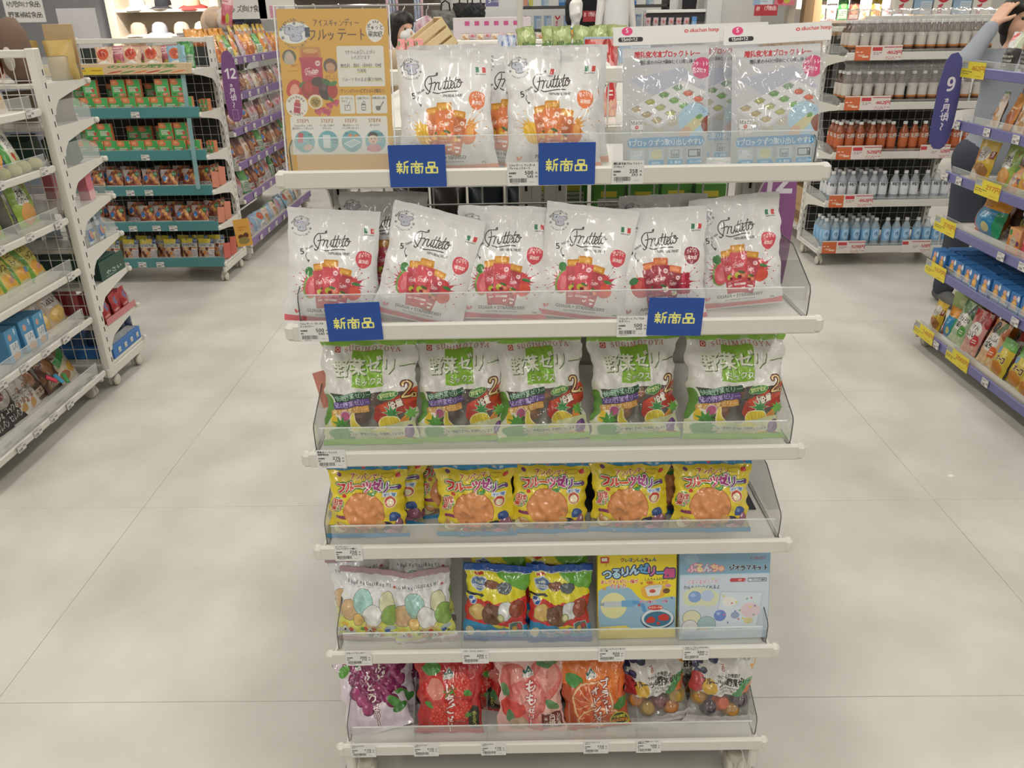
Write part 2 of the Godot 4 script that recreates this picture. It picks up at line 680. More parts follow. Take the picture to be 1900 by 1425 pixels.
# ---------------------------------------------------------------- brush lettering: each character as pen strokes on a 10 x 10 grid ("~" a round stroke)
const KANA := {
"ア": "118164 535529", "イ": "7115 5359", "ウ": "5052 2522827649", "エ": "2282 5258 1898", "オ": "1393 6169 6327", "カ": "13837969 515429", "キ": "2382 1695 4169", "ク": "4115 42827639",
"ケ": "3115 2393 635639", "コ": "228288 1888", "サ": "1393 3136 717549", "シ": "2233 1445 286793", "ス": "22726519 5699", "セ": "148366 31378898", "ソ": "2234 827639", "タ": "4115 42827639 3476",
"チ": "7122 1494 525639", "ツ": "1224 4154 827639", "テ": "2181 1494 545639", "ト": "4149 4476", "ナ": "1393 515639", "ニ": "2272 1797", "ノ": "716539", "ハ": "4318 6298", "ヒ": "313898 8335",
"フ": "12827639", "ヘ": "164398", "ホ": "1393 5159 3518 7598", "マ": "128256 4568", "ミ": "3172 3475 2789", "ム": "512887 6599", "メ": "715619 3388", "ヤ": "148365 3159", "ユ": "237368 1898",
"ヨ": "228288 2585 2888", "ラ": "2272 14847739", "リ": "2126 717649", "ル": "323619 616895", "レ": "313894", "ロ": "2282882822", "ワ": "2522827649", "ン": "2233 296793", "ー": "1595", "・": "4555",
"あ": "1382 4158 ~745829174575978969", "い": "~22263957 ~738587", "う": "3162 ~2553857849", "え": "4161 247429 46676999", "お": "1373 ~4148291745867959 7294", "か": "~13737759 4129 8395",
"き": "2282 2585 4176 ~274989", "く": "712579", "け": "211529 4393 717659", "こ": "2272 ~274988", "さ": "2383 4176 ~274989", "し": "~31375987", "す": "1393 ~6165574655666849", "せ": "1494 717666 323888",
"そ": "21712594565989", "た": "1363 4119 5585 ~586999", "ち": "1383 ~4135758749", "つ": "~1452847748", "て": "1282545779", "と": "3145 ~83363889", "な": "1353 4117 7394 ~646849477799",
"に": "211529 5383 ~577989", "の": "~524628163362957859", "は": "211529 4393 ~717859477799", "ふ": "4253 ~53456749 2618 8698", "へ": "164398", "ほ": "211529 4282 4585 ~626859477799",
"ま": "2282 2585 ~515839284789", "み": "~226228174697 8469", "む": "1353 ~3137283638798786 7283", "め": "~22274857 ~613719247475876949", "も": "~4137598886 1363 1666", "や": "~15739576 5163 3359",
"ゆ": "~222743847756 616649", "よ": "5383 ~515839284789", "ら": "4162 ~3327658749", "り": "222736 ~71727749", "る": "217126 ~26658769385768", "れ": "2129 143418 ~1863747899", "ろ": "217126 ~2665875949",
"わ": "2129 143318 ~1864858769", "を": "1272 4125 ~255557 ~84474989", "ん": "5119 ~1945656997", "、": "2739", "。": "~272829382827", "「": "614146", "」": "454919", "〜": "~16347695",
"新": "2021 0242 1213 3233 0444 2429 0646 2608 2648 9061 616659 6494 8489", "商": "4041 0292 3233 6263 09049489 4536 5566 3767693937", "品": "2171742421 0545490905 5595995955",
"野": "0040440400 0242 2028 0646 0949 509072 5162 5393 9385 727969", "菜": "0191 3032 6062 8313 2334 4345 7265 0696 5459 5619 5699", "期": "0141 1016 3036 1333 1434 0747 1709 3749 616759 61919989 6393 6696",
"間": "0009 00404303 0242 9099 90606393 6292 3565693935 3767", "限": "0109 00302334 24 5059 50909454 5292 5978 6599 8567", "定": "4041 03029293 2474 4448 4676 252809 2899",
"増": "1018 0343 0847 5061 8071 4292954542 6265 5686895956 5888", "量": "2080832320 2282 0494 2585872725 2686 5589 1888 0999", "果": "2080852520 2383 5059 0696 5619 5699",
"実": "4041 03029293 2383 1585 0797 5357 5719 5799", "感": "111508 1191 607597 9265 2343 2444462624 2729 373969 5758 8799", "才": "0292 606949 5218", "上": "4048 4484 0898",
"召": "10808474 4014 2676792926", "着": "3041 7061 1282 2383 0494 4209 3585893935 3787", "色": "4013 317163 137376 1676 131999 9997 4346", "料": "2029 0444 0212 4031 2408 2447 6172 6374 8089 5796",
"香": "7021 1292 5056 5214 5294 2686892926 2787", "保": "2005 1319 4080834340 3595 6369 6638 6698", "存": "0292 4006 2429 448465 656959 3696", "砂": "0040 2005 1444481814 7075 6144 8195 957849",
"糖": "1019 0333 1305 1335 6061 4191 414639 5282 5484 6166 5787895957", "不": "0191 5215 5159 6497", "使": "2005 1319 3292 4484864644 606639 5699", "用": "111609 11919989 1393 1696 5159",
"汁": "1021 0313 0928 4494 6069", "幅": "1019 02420207 4247 5090 5282845452 5696995956 5797 7679", "広": "4041 0292 020609 5328 2898 7599", "菓": "0191 3032 6062 2383862623 2484 5359 0797 5719 5799",
"子": "208053 535949 0595", "作": "2005 1319 5034 4292 6269 6494 6797", "理": "0141 0444 0847 2128 5090945450 5292 7079 5696 4999", "隠": "0009 00302324 9051 5162 7172 4393 4595 9395 4648 575979 9799",
"味": "0232370702 5292 4494 7079 7448 7498", "袋": "2003 1215 3282 507394 0696 5519 4789", "切": "0342 202747 51919988 7149", "中": "1282861612 5059", "身": "4031 217179 2126 2373 2575 0696 7509",
"離": "2021 0141 1232 3212 0343 0509 0545 4549 2527 6034 5259 7081 5292 5494 5696 5999 7279", "乳": "3011 1112 3132 043425 252919 0746 60689896", "食": "5003 5093 4151 23737626 2329 2575 2949 4699 7668",
"移": "3011 0242 2029 2305 2345 7054 618153 7154 7549 768658", "冷": "0112 0827 6034 6094 5373 458567 6789", "凍": "0112 0827 3292 6069 4383864643 4484 6639 6699", "庫": "5051 1191 111609 3282 3383863633 3585 2797 6169",
"出": "5059 22248482 15199995", "小": "5059 2317 7397", "分": "3005 6095 25757969 4519", "返": "1112 04141708 1799 3191 313526 438357 4387", "取": "0151 1018 4049 1343 1545 0847 529249 5499",
"容": "4041 03029293 3224 6274 5306 5396 3676793936", "器": "0030330300 5080835350 0494 5308 5398 0636390906 6696996966", "各": "4014 317115 3388 2676792926", "本": "0292 5059 5208 5298 3777",
"体": "2005 1319 3292 6069 6238 6298 5777", "価": "2005 1319 3191 3393983833 5158 7178", "格": "0242 2029 2406 2446 6044 618154 6295 5787895957", "税": "3011 0232 2029 2305 5061 9081 5292945452 6549 758898",
"込": "1112 04141708 1799 6036 6096", "円": "191191 9199 1595 5155", "快": "2029 0205 3334 528285 3595 606639 6699", "適": "1112 04141708 1799 3191 6061 3337 339397 4484 6065 5575775755",
"紫": "1013 1131 0334 606393 8161 5425 2555 7437 3797 5759 3718 7798", "黄": "0191 3032 6062 0393 2484872724 5357 2585 3809 6899", "生": "2004 1292 5059 1585 0999", "活": "1021 0313 0928 9041 3393 6065 4686894946",
"国": "0191990901 2373 2575 2777 5357 6667", "産": "5051 1191 3132 6162 0393 030609 3445 3594 3797 2999 6469", "個": "2005 1319 3191993931 4383 6165 5575775755", "入": "405219 5299", "白": "5032 2282892922 2585",
"桃": "0242 2029 2406 505739 70789896 3342 3654 9173 7396", "山": "5058 13189893", "梨": "3011 0242 2026 2304 2345 6063 9095 0696 5559 5719 5799", "県": "3080853530 3282 3383 111696 5759 3718 7798",
"愛": "9011 2122 4142 7162 04039394 3536 3666 5617 267619 4699", "媛": "204808 0343 3309 9051 5152 7172 4494 4696 5449 568649 5699", "月": "212709 21818979 2383 2585", "頃": "202848 0443 5090 7062 5292975752 5494 6749 8799",
"米": "5059 0494 2133 8163 5419 5499", "幼": "301434 341646 52929888 7049", "児": "2024 4090944440 4292 3509 65699997", "向": "5031 19129299 3474773734",
"補": "2021 033306 2329 3544 4292 6069 4494 4449 9499 4696 8091", "給": "201333 320535 2529 0608 3648 7043 7093 5383 5686895956", "純": "201333 320535 2529 0608 3648 9051 70799997 53568683",
"水": "505949 033308 9263 5399", "茶": "0191 3032 6062 5305 5395 2676 5359 3619 7698", "麺": "1141 2026 0343 0545 0949 2608 5191 5393995953 6369 8389 6686", "市": "4041 0292 222726 228287 5259", "箱": "1121 5161 0444 2429 5595995955 5797"}
const SMALL := {"ァ": "ア", "ィ": "イ", "ゥ": "ウ", "ェ": "エ", "ォ": "オ", "ッ": "ツ", "ャ": "ヤ", "ュ": "ユ", "ョ": "ヨ", "っ": "つ", "ゃ": "や", "ゅ": "ゆ", "ょ": "よ", "ヵ": "カ"}
var glyphs := {}
func glyph(ch: String) -> Array:                       # strokes of a character as point lists in 0..1
	if glyphs.has(ch):
		return glyphs[ch]
	var code := ch.unicode_at(0)
	var got := []
	if KANA.has(ch):
		for s in KANA[ch].split(" "):
			var bend: bool = s.begins_with("~")
			var d: String = s.trim_prefix("~")
			var pts := PackedVector2Array()
			for k in range(0, d.length() - 1, 2):
				pts.append(Vector2(d[k].to_int(), d[k + 1].to_int()) / 10.0 + Vector2(0.05, 0.05))
			got.append(bent(pts) if bend else pts)
	elif SMALL.has(ch):
		for s in glyph(SMALL[ch]):
			var pts := PackedVector2Array()
			for q in s:
				pts.append(q * 0.68 + Vector2(0.08, 0.3))
			got.append(pts)
	elif code > 0x3040 and code < 0x3100 and (KANA.has(String.chr(code - 1)) or KANA.has(String.chr(code - 2))):
		var half: bool = not KANA.has(String.chr(code - 1)) or (code in [0x3077, 0x30D1, 0x30D4, 0x30D7, 0x30DA, 0x30DD, 0x3071, 0x3074, 0x307A, 0x307D])
		for s in glyph(String.chr(code - (2 if half else 1))):
			got.append(s)
		if half:
			got.append(bent(PackedVector2Array([Vector2(0.86, 0.02), Vector2(0.97, 0.1), Vector2(0.88, 0.2), Vector2(0.79, 0.1), Vector2(0.86, 0.02)])))
		else:
			got.append(PackedVector2Array([Vector2(0.78, 0.04), Vector2(0.86, 0.19)]))
			got.append(PackedVector2Array([Vector2(0.92, 0.0), Vector2(1.0, 0.15)]))
	glyphs[ch] = got
	return got

func bent(p: PackedVector2Array) -> PackedVector2Array:   # a round stroke through the points
	var r := PackedVector2Array()
	for i in p.size() - 1:
		var a := p[maxi(i - 1, 0)]
		var b := p[i]
		var c := p[i + 1]
		var d := p[mini(i + 2, p.size() - 1)]
		for k in 4:
			r.append(b.cubic_interpolate(c, a, d, k / 4.0))
	r.append(p[p.size() - 1])
	return r

# ---------------------------------------------------------------- prints
func C(h: String) -> Color:
	return Color.html(h)

func script_logo(p: Art, x: float, y: float, s: float, col: Color, fat := 1.0):     # the running hand of the fruit bar pouches, about 40 s wide
	p.at(x, y, 0, s)
	for k in [[12, 0, 13.5, -1.5, 13, 1, 8, 1.6, 4, 2, 0.5, 6, 0, 11, 2, 15, 5, 18], [6.5, 3, 7, 8, 5.6, 14, 3.5, 19, 1.5, 19.5, 0.6, 18.2], [4, 9.5, 8, 8.8, 11, 8.2], [10.5, 8, 11.5, 10, 10.5, 13, 9.5, 16.2], [11, 11, 13, 8.6, 14.4, 8.6, 14.8, 9.5],
			[15.4, 8.6, 14.4, 12, 14.2, 15, 16, 15.8, 18.2, 12, 19.2, 8.4, 18.4, 12.6, 19.2, 15.4, 20.6, 13.6], [23.4, 3.4, 21.8, 9, 20.8, 14.2, 22.2, 15.4, 24, 13], [20.4, 7.8, 23, 7.4, 28.5, 6.6], [26.8, 3, 25.2, 9, 24.2, 14, 25.4, 15.2, 27, 13.2],
			[27.2, 12.2, 30, 10.2, 30, 7.6, 28.4, 8, 27.2, 12, 28.4, 15, 31, 12.6], [33.6, 2.4, 32, 8, 31.2, 13.4, 32.2, 14.6, 34, 12.4], [30.8, 6.8, 35, 6.0, 37.5, 5.6], [36, 7, 34, 10, 34.6, 13.8, 37, 13, 38.4, 9.4, 37.4, 6.6, 36, 7, 37, 9.2, 40, 8.6],
			[8, 18.4, 12, 19.8, 18, 19.2, 26, 17.8, 34, 18]]:
		p.ln(k, 1.05 * fat, col, true)
	p.pop()

func sachet(p: Art, x: float, y: float, w: float, h: float, deg: float, col: Color, fruit: Array, top: Array):
	p.at(x, y, deg)
	p.rect(-w * 0.4, -h * 0.17, w * 0.8, h * 0.3, C(top[0]), 1.2)
	p.rect(-w * 0.34, -h * 0.13, w * 0.6, h * 0.1, C(top[1]), 1.0)
	p.ell(w * 0.14, -h * 0.06, w * 0.12, h * 0.03, C(top[2]))
	var e := PackedVector2Array()
	for k in 15:
		e.append(Vector2(-w / 2 + w * k / 14.0, 0.0 if k % 2 else 0.6))
	for q in [Vector2(w * 0.46, h * 0.5), Vector2(w * 0.42, h), Vector2(-w * 0.42, h), Vector2(-w * 0.46, h * 0.5)]:
		e.append(q)
	p.poly(e, col)
	p.rect(-w * 0.42, h * 0.94, w * 0.84, h * 0.06, col.darkened(0.12))
	p.ell(w * 0.26, h * 0.14, w * 0.14, w * 0.14, col.lightened(0.75))
	p.ell(w * 0.26, h * 0.14, w * 0.08, w * 0.05, col.lightened(0.3))
	script_logo(p, -w * 0.33, h * 0.25, w * 0.0145, Color.WHITE, 0.95)
	p.ell(-w * 0.14, h * 0.56, w * 0.17, w * 0.17, C(fruit[0]))
	p.ell(w * 0.2, h * 0.57, w * 0.2, w * 0.17, C(fruit[1]))
	p.ell(w * 0.2, h * 0.58, w * 0.1, w * 0.09, C(fruit[2]))
	p.ell(-w * 0.02, h * 0.6, w * 0.12, w * 0.1, C(fruit[3]))
	p.ell(w * 0.1, h * 0.49, w * 0.2, w * 0.07, C("3f6b2d"), 20)
	p.small(-w * 0.32, h * 0.68, w * 0.4, 2, 1.3, col.lightened(0.7))
	p.rect(-w * 0.32, h * 0.76, w * 0.66, h * 0.05, Color(0.95, 0.92, 0.92))
	p.small(-w * 0.3, h * 0.77, w * 0.6, 1, 1.6, col)
	p.ell(w * 0.14, h * 0.89, 0.9, 1.4, Color.WHITE, -30)
	p.ell(w * 0.24, h * 0.88, 0.8, 1.2, Color.WHITE, 30)
	p.pop()

func ice_badge(p: Art, x: float, y: float, s: float, ground: bool):
	p.at(x, y, 0, s)
	var g := C("8f98b8") if ground else C("6f7078")
	if ground:
		p.ell(0, 0, 12.5, 8, C("e9ebe6"), -6)
	p.arc("冷凍アイスキャンディー", 0, 0, 9.6, 195, 345, 2.7, C("4a4a52"))
	p.arc("家ですぐ冷やして食べる", 0, 0.5, 10.4, 150, 30, 2.0, C("5a5a60"))
	p.blob([-7.5, -4, -3, -6, 1, -4.4, 7, -5, 8.2, -1.5, 5, 0.4, 6.2, 4, 2, 6.6, -3.4, 5.6, -4.4, 2, -8, 0.6], g)
	p.blob([-6.8, -3.5, -3, -5.3, 1, -3.7, 6.5, -4.4, 7.4, -1.6, 4.4, 0, 5.4, 3.6, 2, 5.8, -2.9, 5, -3.8, 1.5, -7.2, 0.2], C("c3c6d6") if ground else C("b9bac2"))
	p.at(-6.2, -4.6, -6)
	p.txt("凍らせて", 0, 0, 3.5, C("5c6488"), 0.1, 0, 0.92, 0.07, C("e2e4ee"))
	p.pop()
	p.at(-3, 0.6, -4)
	p.txt("食べる", 0, 0, 3.4, C("5c6488"), 0.1, 0, 0.9, 0.07, C("e2e4ee"))
	p.pop()
	for k in [[-10.5, -2.5], [-9.5, 3.6], [9.6, 2.6], [0.2, -7.0]]:
		p.flake(k[0], k[1], 1.4, C("55555f"))
	p.pop()

func fruit_badge(p: Art, x: float, y: float, s: float, col: Color, ink: Color):
	p.at(x, y, 0, s)
	p.blob([-9, -1, -6, -8, 1, -9, 8, -6, 9, 0, 7, 6, 0, 10, -6, 7], col)
	p.at(-6.6, -6.4, -4)
	p.txt("ぎゅっと", 0, 0, 4.4, ink, 0.1, 0, 0.78)
	p.pop()
	p.at(-5.6, 0, 2)
	p.txt("果実感", 0, 0, 4.4, ink, 0.1, 0, 0.86)
	p.pop()
	for k in [[-0.4, -6.6, -30], [1.8, -7, 5], [3.8, -6.2, 40]]:
		p.ell(k[0], k[1], 0.5, 1.3, ink, k[2])
	p.pop()

func splash(p: Art, x: float, y: float, r: float, col: Color, seed_: int, side: float, dots: Color):
	var q := RandomNumberGenerator.new()
	q.seed = seed_
	for k in 7:
		var g := deg_to_rad(-70 + 23 * k + q.randf_range(-7, 7))
		var l := r * q.randf_range(0.75, 1.15)
		var d := Vector2(cos(g) * side, sin(g))
		var o := d.orthogonal() * r * q.randf_range(0.05, 0.11)
		var c := Vector2(x, y) + d * r * 0.25
		p.poly(PackedVector2Array([c - o * 1.8, c + d * l * 0.5 - o * 0.6 + o.normalized() * r * 0.06, c + d * l * 0.9, c + d * l * 0.5 + o * 0.5, c + o * 1.8]), col)
		p.ell(c.x + d.x * l * 0.95, c.y + d.y * l * 0.95, r * 0.05, r * 0.04, col)
		p.ell(c.x + d.x * l * 1.12 + q.randf_range(-1, 1), c.y + d.y * l * 1.1 + q.randf_range(-2, 2), 0.45, 0.35, dots)

func fruit_bars(kind: int) -> ImageTexture:
	var p := Art.new(self, 480, 602, 100, C("dddcdb"))
	var col: Color = [C("d87a45"), C("c94a55"), C("9c2b3a")][kind]
	var badge: Color = [C("dd7b4a"), C("cf4a55"), C("8f2034")][kind]
	p.rect(0, 0, 100, 6.5, C("d6d5d4"))
	ice_badge(p, 15, 19, 1.0, false)
	p.rect(83.5, 19, 3.6, 5.6, C("2f7a4f"))
	p.rect(87.1, 19, 3.6, 5.6, C("e6e5e2"))
	p.rect(90.7, 19, 3.6, 5.6, C("c8403f"))
	p.txt("MADE IN ITALY", 88.9, 25.4, 1.7, C("3a3a3a"), 0.1, 1, 0.9)
	script_logo(p, 29, 25, 1.0, C("39302f"), 1.05)
	p.txt("100% REAL FRUIT", 69, 45.6, 3.6, C("3d3a39"), 0.1, 2, 0.82)
	p.at(13, 43, -8)
	p.txt("5", 0, 0, 8.5, C("2b2828"))
	p.at(6, 0.6, -22)
	p.txt("inside", 0, 0, 3.4, C("2b2828"), 0.1, 0, 0.9)
	p.pop()
	p.pop()
	p.ln([21, 48, 20, 52, 23, 56.6], 0.7, C("3a3636"), true)
	p.pts([21.4, 55.4, 24.6, 55.2, 23.4, 58.4], C("3a3636"))
	fruit_badge(p, 84.5, 53, 1.0, badge, C("f3e2de"))
	splash(p, 25, 82, 15, [C("e3b24a"), C("bf4558"), C("dcae7e")][kind], 3 + kind, -1.0, C("6a4038"))
	splash(p, 72, 82, 18, [C("dd9a45"), C("bb3a4c"), C("b5223a")][kind], 11 + kind, 1.0, C("6a4038"))
	if kind == 0:
		p.blob([17, 84, 24, 76, 34, 80, 36, 96, 24, 97], C("e9bb3c"))
		for k in 4:
			p.ln([19 + k * 4, 82, 23 + k * 4, 95], 0.5, C("c98f20"))
		p.ell(72, 88, 9, 10, C("d9793f"))
		p.ell(75, 85, 4, 6, C("e9a45c"))
		p.ell(69, 76, 3.5, 1.6, C("3d6b33"), 50)
	elif kind == 1:
		p.ell(27, 84, 8.5, 14, C("7aa04e"), 8)
		p.ell(27.6, 84.5, 7, 12.4, C("d95a67"), 8)
		p.ell(28, 85, 4, 8, C("e58088"), 8)
		p.ell(24, 68, 4.5, 5, C("3a7a3a"), 20)
		p.blob([66, 72, 76, 74, 77, 86, 70, 96, 63, 90], C("c63c3e"))
		p.blob([70, 84, 80, 86, 80, 94, 72, 98, 66, 94], C("d4523f"))
		p.ell(76, 80, 5, 1.8, C("3a7a3a"), 15)
	else:
		p.ell(26, 86, 11, 11.5, C("b8333b"))
		p.ell(23, 83, 4, 6, C("cf5a55"))
		p.ell(18, 79, 5, 4, C("3d7a45"), -30)
		for k in 16:
			p.ell(66 + (k % 4) * 4.2, 74 + (k / 4) * 6, 3, 3, C("a31f38") if k % 2 else C("c2334e"))
	var top := ["c98a2b", "e0a447", "e9bd6b"] if kind < 2 else ["c9683f", "de8552", "e8a070"]
	var fr: Array = [["e0a43a", "d8643c", "f0d9a0", "e8c25a"], ["b7b63c", "d96a55", "e79a80", "7d2530"], ["9a2f3c", "efe6d0", "c9b98a", "b34150"]][kind]
	sachet(p, 36, 66, 17, 42, -7, col.darkened(0.07), fr, top)
	sachet(p, 64, 70, 17, 40, 12, col.darkened(0.1), fr, top)
	sachet(p, 48.5, 62, 20, 46, 0, col, fr, top)
	var nm: String = ["PEACH + MANGO", "GUAVA + STRAWBERRY", "APPLE + RASPBERRY"][kind]
	p.txt(nm, 49, 108.4, 5.2, C("45403f"), 0.1, 1, 0.92)
	p.txt("DAIRY, PRESERVATIVE & ADDITIVE FREE", 49, 114.6, 1.9, C("5a5554"), 0.1, 1, 0.95)
	p.ell(12.5, 113, 1.3, 2.6, col.lightened(0.15), -24)
	p.ell(15.5, 112.4, 1.2, 2.3, col.lightened(0.15), 24)
	p.txt("200g", 83, 115, 2.4, C("5a5554"))
	p.pts([0, 117.5, 30, 118.5, 60, 119.5, 100, 118, 100, 126, 0, 126], [C("e0916f"), C("d8626c"), C("c65b68")][kind])
	p.rect(0, 124.4, 100, 2, C("dad9d8"))
	return p.tex()

func poster() -> ImageTexture:
	var p := Art.new(self, 620, 889, 100, C("dca92f"))
	var br := C("5d3f12")
	ice_badge(p, 15, 20, 1.15, true)
	p.rect(24.5, 15.5, 4.4, 8, C("1f3358"), 0.4)
	p.txt("アイスキャンディー", 53, 8.6, 6.0, br, 0.1, 1, 0.78)
	p.txt("フルッテート", 53, 16, 10.5, br, 0.1, 1, 0.86)
	p.blob([80, 16, 85, 9.5, 92, 10.5, 96.5, 17, 93.5, 25.5, 87, 28.4, 81.5, 24], C("ebe9e2"))
	p.txt("ぎゅっと", 88, 12.8, 5.2, C("3c3a33"), 0.1, 1, 0.74)
	p.txt("果実感", 88, 19, 5.0, C("3c3a33"), 0.1, 1, 0.9)
	for k in [[-2.0, -0.6, -30], [0, -1, 5], [2, -0.4, 40]]:
		p.ell(89 + k[0], 12.0 + k[1], 0.5, 1.2, C("3c3a33"), k[2])
	p.rect(18.5, 32, 19, 12, C("c68a3c"), 2.0)
	p.rect(20, 34, 15, 8, C("c4673a"), 2.0)
	p.ell(28, 35.5, 7, 2, C("d7a95a"))
	p.pts([17, 41.5, 19, 40.5, 21, 41.5, 23, 40.5, 25, 41.5, 27, 40.5, 29, 41.5, 31, 40.5, 33, 41.5, 35, 40.5, 37, 41.5, 39, 41, 38, 46, 38, 66, 19, 66, 18.5, 46], C("bb2f4c"))
	p.ell(34, 46, 2.4, 2.4, C("f0d6d4"))
	p.ell(34, 46, 1.5, 0.7, C("c86a7a"))
	script_logo(p, 22, 50, 0.31, Color.WHITE, 1.2)
	p.small(28, 57.2, 7, 1, 1, C("e6b9bd"))
	p.ell(8.5, 40.5, 6.4, 6.4, C("62603f"))                                    # two round snapshots: a parent and a child
	p.blob([3.8, 45, 5, 38, 8.5, 35.5, 12, 39, 13, 45.5, 8.5, 46.8], C("b9b0a0"))
	p.ell(9, 40.5, 2.6, 3.4, C("cdb8a2"))
	p.ell(45.5, 48.4, 6.4, 6.6, C("5f5a50"))
	p.ell(45.5, 49, 4.2, 5.2, C("c99a78"))
	p.blob([41, 47, 42.5, 43.6, 46, 42.6, 49.6, 45, 49.8, 48, 46, 45.6], C("6e4a30"))
	p.ell(45.6, 53.6, 3.6, 1.6, C("cf8a55"))
	p.at(5, 47.5, -8)
	p.txt("運動中のママに", 0, 0, 2.6, C("b3541c"), 0.12, 0, 0.86)
	p.ln([1, 5.6, 10, 6.2], 0.4, C("b3541c"))
	p.pop()
	p.txt("お子様に!", 40, 56, 2.8, C("b3541c"), 0.12, 0, 0.9)
	p.ln([40, 59.6, 50, 59.8], 0.4, C("b3541c"))
	p.blob([3.5, 72, 6, 63, 12, 60, 18, 64, 18.5, 72, 10, 76], C("c8402f"))       # fruit heap
	p.blob([6.5, 71, 9, 65, 13, 64, 15.6, 70, 10, 73.6], C("e8a58c"))
	p.ell(19, 64.5, 4, 2.2, C("4c7a35"), -30)
	p.ell(26, 69.5, 8.6, 8.6, C("a32c22"))
	p.ell(24, 67, 4, 4.6, C("bd4330"))
	p.ell(33, 62, 6, 4.2, C("3d2421"))
	p.ell(40.5, 70, 7.2, 8.2, C("3b2226"))
	p.ell(38.4, 67, 2.4, 3.2, C("6a4a4c"))
	p.ell(46, 70, 4.8, 6.8, C("b2302a"))
	p.ell(41, 62.5, 5, 2.4, C("356b33"), 30)
	p.ell(47, 63.6, 4, 2, C("41803a"), -20)
	p.ell(29.5, 79.5, 6.8, 6.4, C("e6dcc0"))
	p.ell(29.5, 79.8, 5.0, 4.8, C("b89a3a"))
	for k in 14:
		p.ell(29.5 + 3.4 * cos(k * 2.4) * sqrt(k / 14.0), 79.8 + 3.4 * sin(k * 2.4) * sqrt(k / 14.0), 0.8, 0.55, C("5c5a22"), k * 40)
	for c in [[36, 87], [42.5, 83], [48, 80.5], [31.5, 88.5], [40, 89]]:
		for k in 9:
			p.ell(c[0] + 2.6 * cos(k * 2.3) * sqrt(k / 9.0), c[1] + 2.6 * sin(k * 2.3) * sqrt(k / 9.0), 1.4, 1.4, C("b22b4a") if k % 2 else C("cf5570"))
	p.ell(44, 77.4, 3, 1.5, C("41803a"), 40)
	p.ell(12, 83, 10.2, 10.6, C("eae7de"))
	p.arc("袋からそのまま", 12, 83, 8.0, 205, 335, 2.4, C("5a3a22"))
	p.arc("食べられます!", 12, 83, 8.0, 150, 30, 2.4, C("5a3a22"))
	p.at(12.4, 83, 8)
	p.rect(-2.2, -5.4, 4.4, 4, C("c66a3a"), 0.6)
	p.rect(-3, -2.6, 6, 9, C("b52c48"))
	p.txt("Frutteto", 0, 0.2, 1.5, Color.WHITE, 0.1, 1)
	p.pop()
	p.rect(52, 31.5, 43, 35, C("e5e4dd"), 1.6)
	for k in [["1才からお召し上がり", 35.2], ["いただけます", 39.4], ["着色料・香料・保存料・砂糖", 46.6], ["不使用", 51], ["フルーツそのまま!果汁100%", 58.6]]:
		var n: String = k[0]
		if n.begins_with("着"):
			p.rect(55, 49.6, 37, 0.9, C("d8d77e"))
		if n == "不使用":
			p.rect(69.5, 54, 9, 0.9, C("d8d77e"))
		if n.begins_with("フ"):
			p.rect(78, 61.4, 15, 0.9, C("d8d77e"))
		p.txt(n, 73.5, k[1], 3.3, C("6a6557"), 0.1, 1, 0.88)
	p.txt("-アレンジレシピでさらに幅広く-", 73.5, 68.6, 3.3, C("66491a"), 0.12, 1, 0.88)
	for k in 3:
		p.rect(51.8 + k * 15, 74, 14, 16.4, C("e5e4dd"), 1.6)
		var c := 58.8 + k * 15
		p.txt(["ヨーグルトに", "お菓子作りに", "料理の隠し味に"][k], c, 75.6, 2.2, C("5f5a4c"), 0.1, 1, 0.86)
		if k == 0:
			p.txt("かけて", c - 5.4, 78.2, 2.2, C("5f5a4c"), 0.1, 0, 0.86)
			p.rect(c - 2.6, 82.6, 5.2, 5, C("77746a"))
			p.rect(c - 2.1, 83.1, 4.2, 4, C("e5e4dd"))
			p.ln([c - 0.5, 85, c + 2.6, 79.4], 0.5, C("6c6a62"))
		elif k == 1:
			p.rect(c - 2, 81.4, 4, 6.4, C("77746a"), 0.6)
			p.rect(c - 1.5, 83, 3, 1.6, C("e5e4dd"))
			p.rect(c - 1.5, 85.4, 3, 1.4, C("e5e4dd"))
			p.ln([c - 1, 81, c + 0.4, 79.4, c + 1.4, 80.8], 0.5, C("6c6a62"), true)
		else:
			p.blob([c - 3.6, 84, c + 0.8, 84, c + 0.2, 87.2, c - 2.8, 87.4], C("77746a"))
			p.ln([c + 0.6, 84.4, c + 3.6, 80], 0.9, C("6c6a62"))
	p.rect(4.6, 92.6, 90.5, 34, C("e8e7e0"), 1.6)
	for k in 4:
		var c := 16.6 + 22.2 * k
		p.txt("STEP%d" % (k + 1), c, 94.2, 4.4, C("b0765a"), 0.1, 1, 0.94)
		p.txt(["袋の上を切り、中身を", "12時間、冷凍庫で", "離乳食用トレーから", "食べるだけ!"][k], c, 99.6, 2.0, C("6b665a"), 0.1, 1, 0.84)
		p.txt(["離乳食用トレーに移します。", "冷やします。", "アイスを取り出します。", ""][k], c, 102, 2.0, C("6b665a"), 0.1, 1, 0.8)
		p.ell(c, 115, 9.6, 9.8, C("64b0b8"))
	p.at(13, 112, 12)
	p.rect(-2.4, -5, 4.8, 9, C("c9505c"))
	p.pop()
	p.txt("OUT", 20, 107.6, 2.2, C("2f4a55"))
	p.txt("IN", 21, 112.6, 2.2, C("2f4a55"))
	p.ln([15, 114, 19, 115.4, 21, 118.6], 0.4, C("e9e6de"), true)
	p.blob([15, 120, 20, 117.4, 24, 119, 22, 122.4, 17, 122.6], C("e0b8a4"))
	p.rect(34, 109, 7, 12, C("dbe3e6"), 0.5)
	p.rect(34, 113, 7, 0.4, C("8aa6ad"))
	p.txt("FROZEN", 41.6, 112.6, 2.0, C("2f4a55"), 0.1, 0, 0.86)
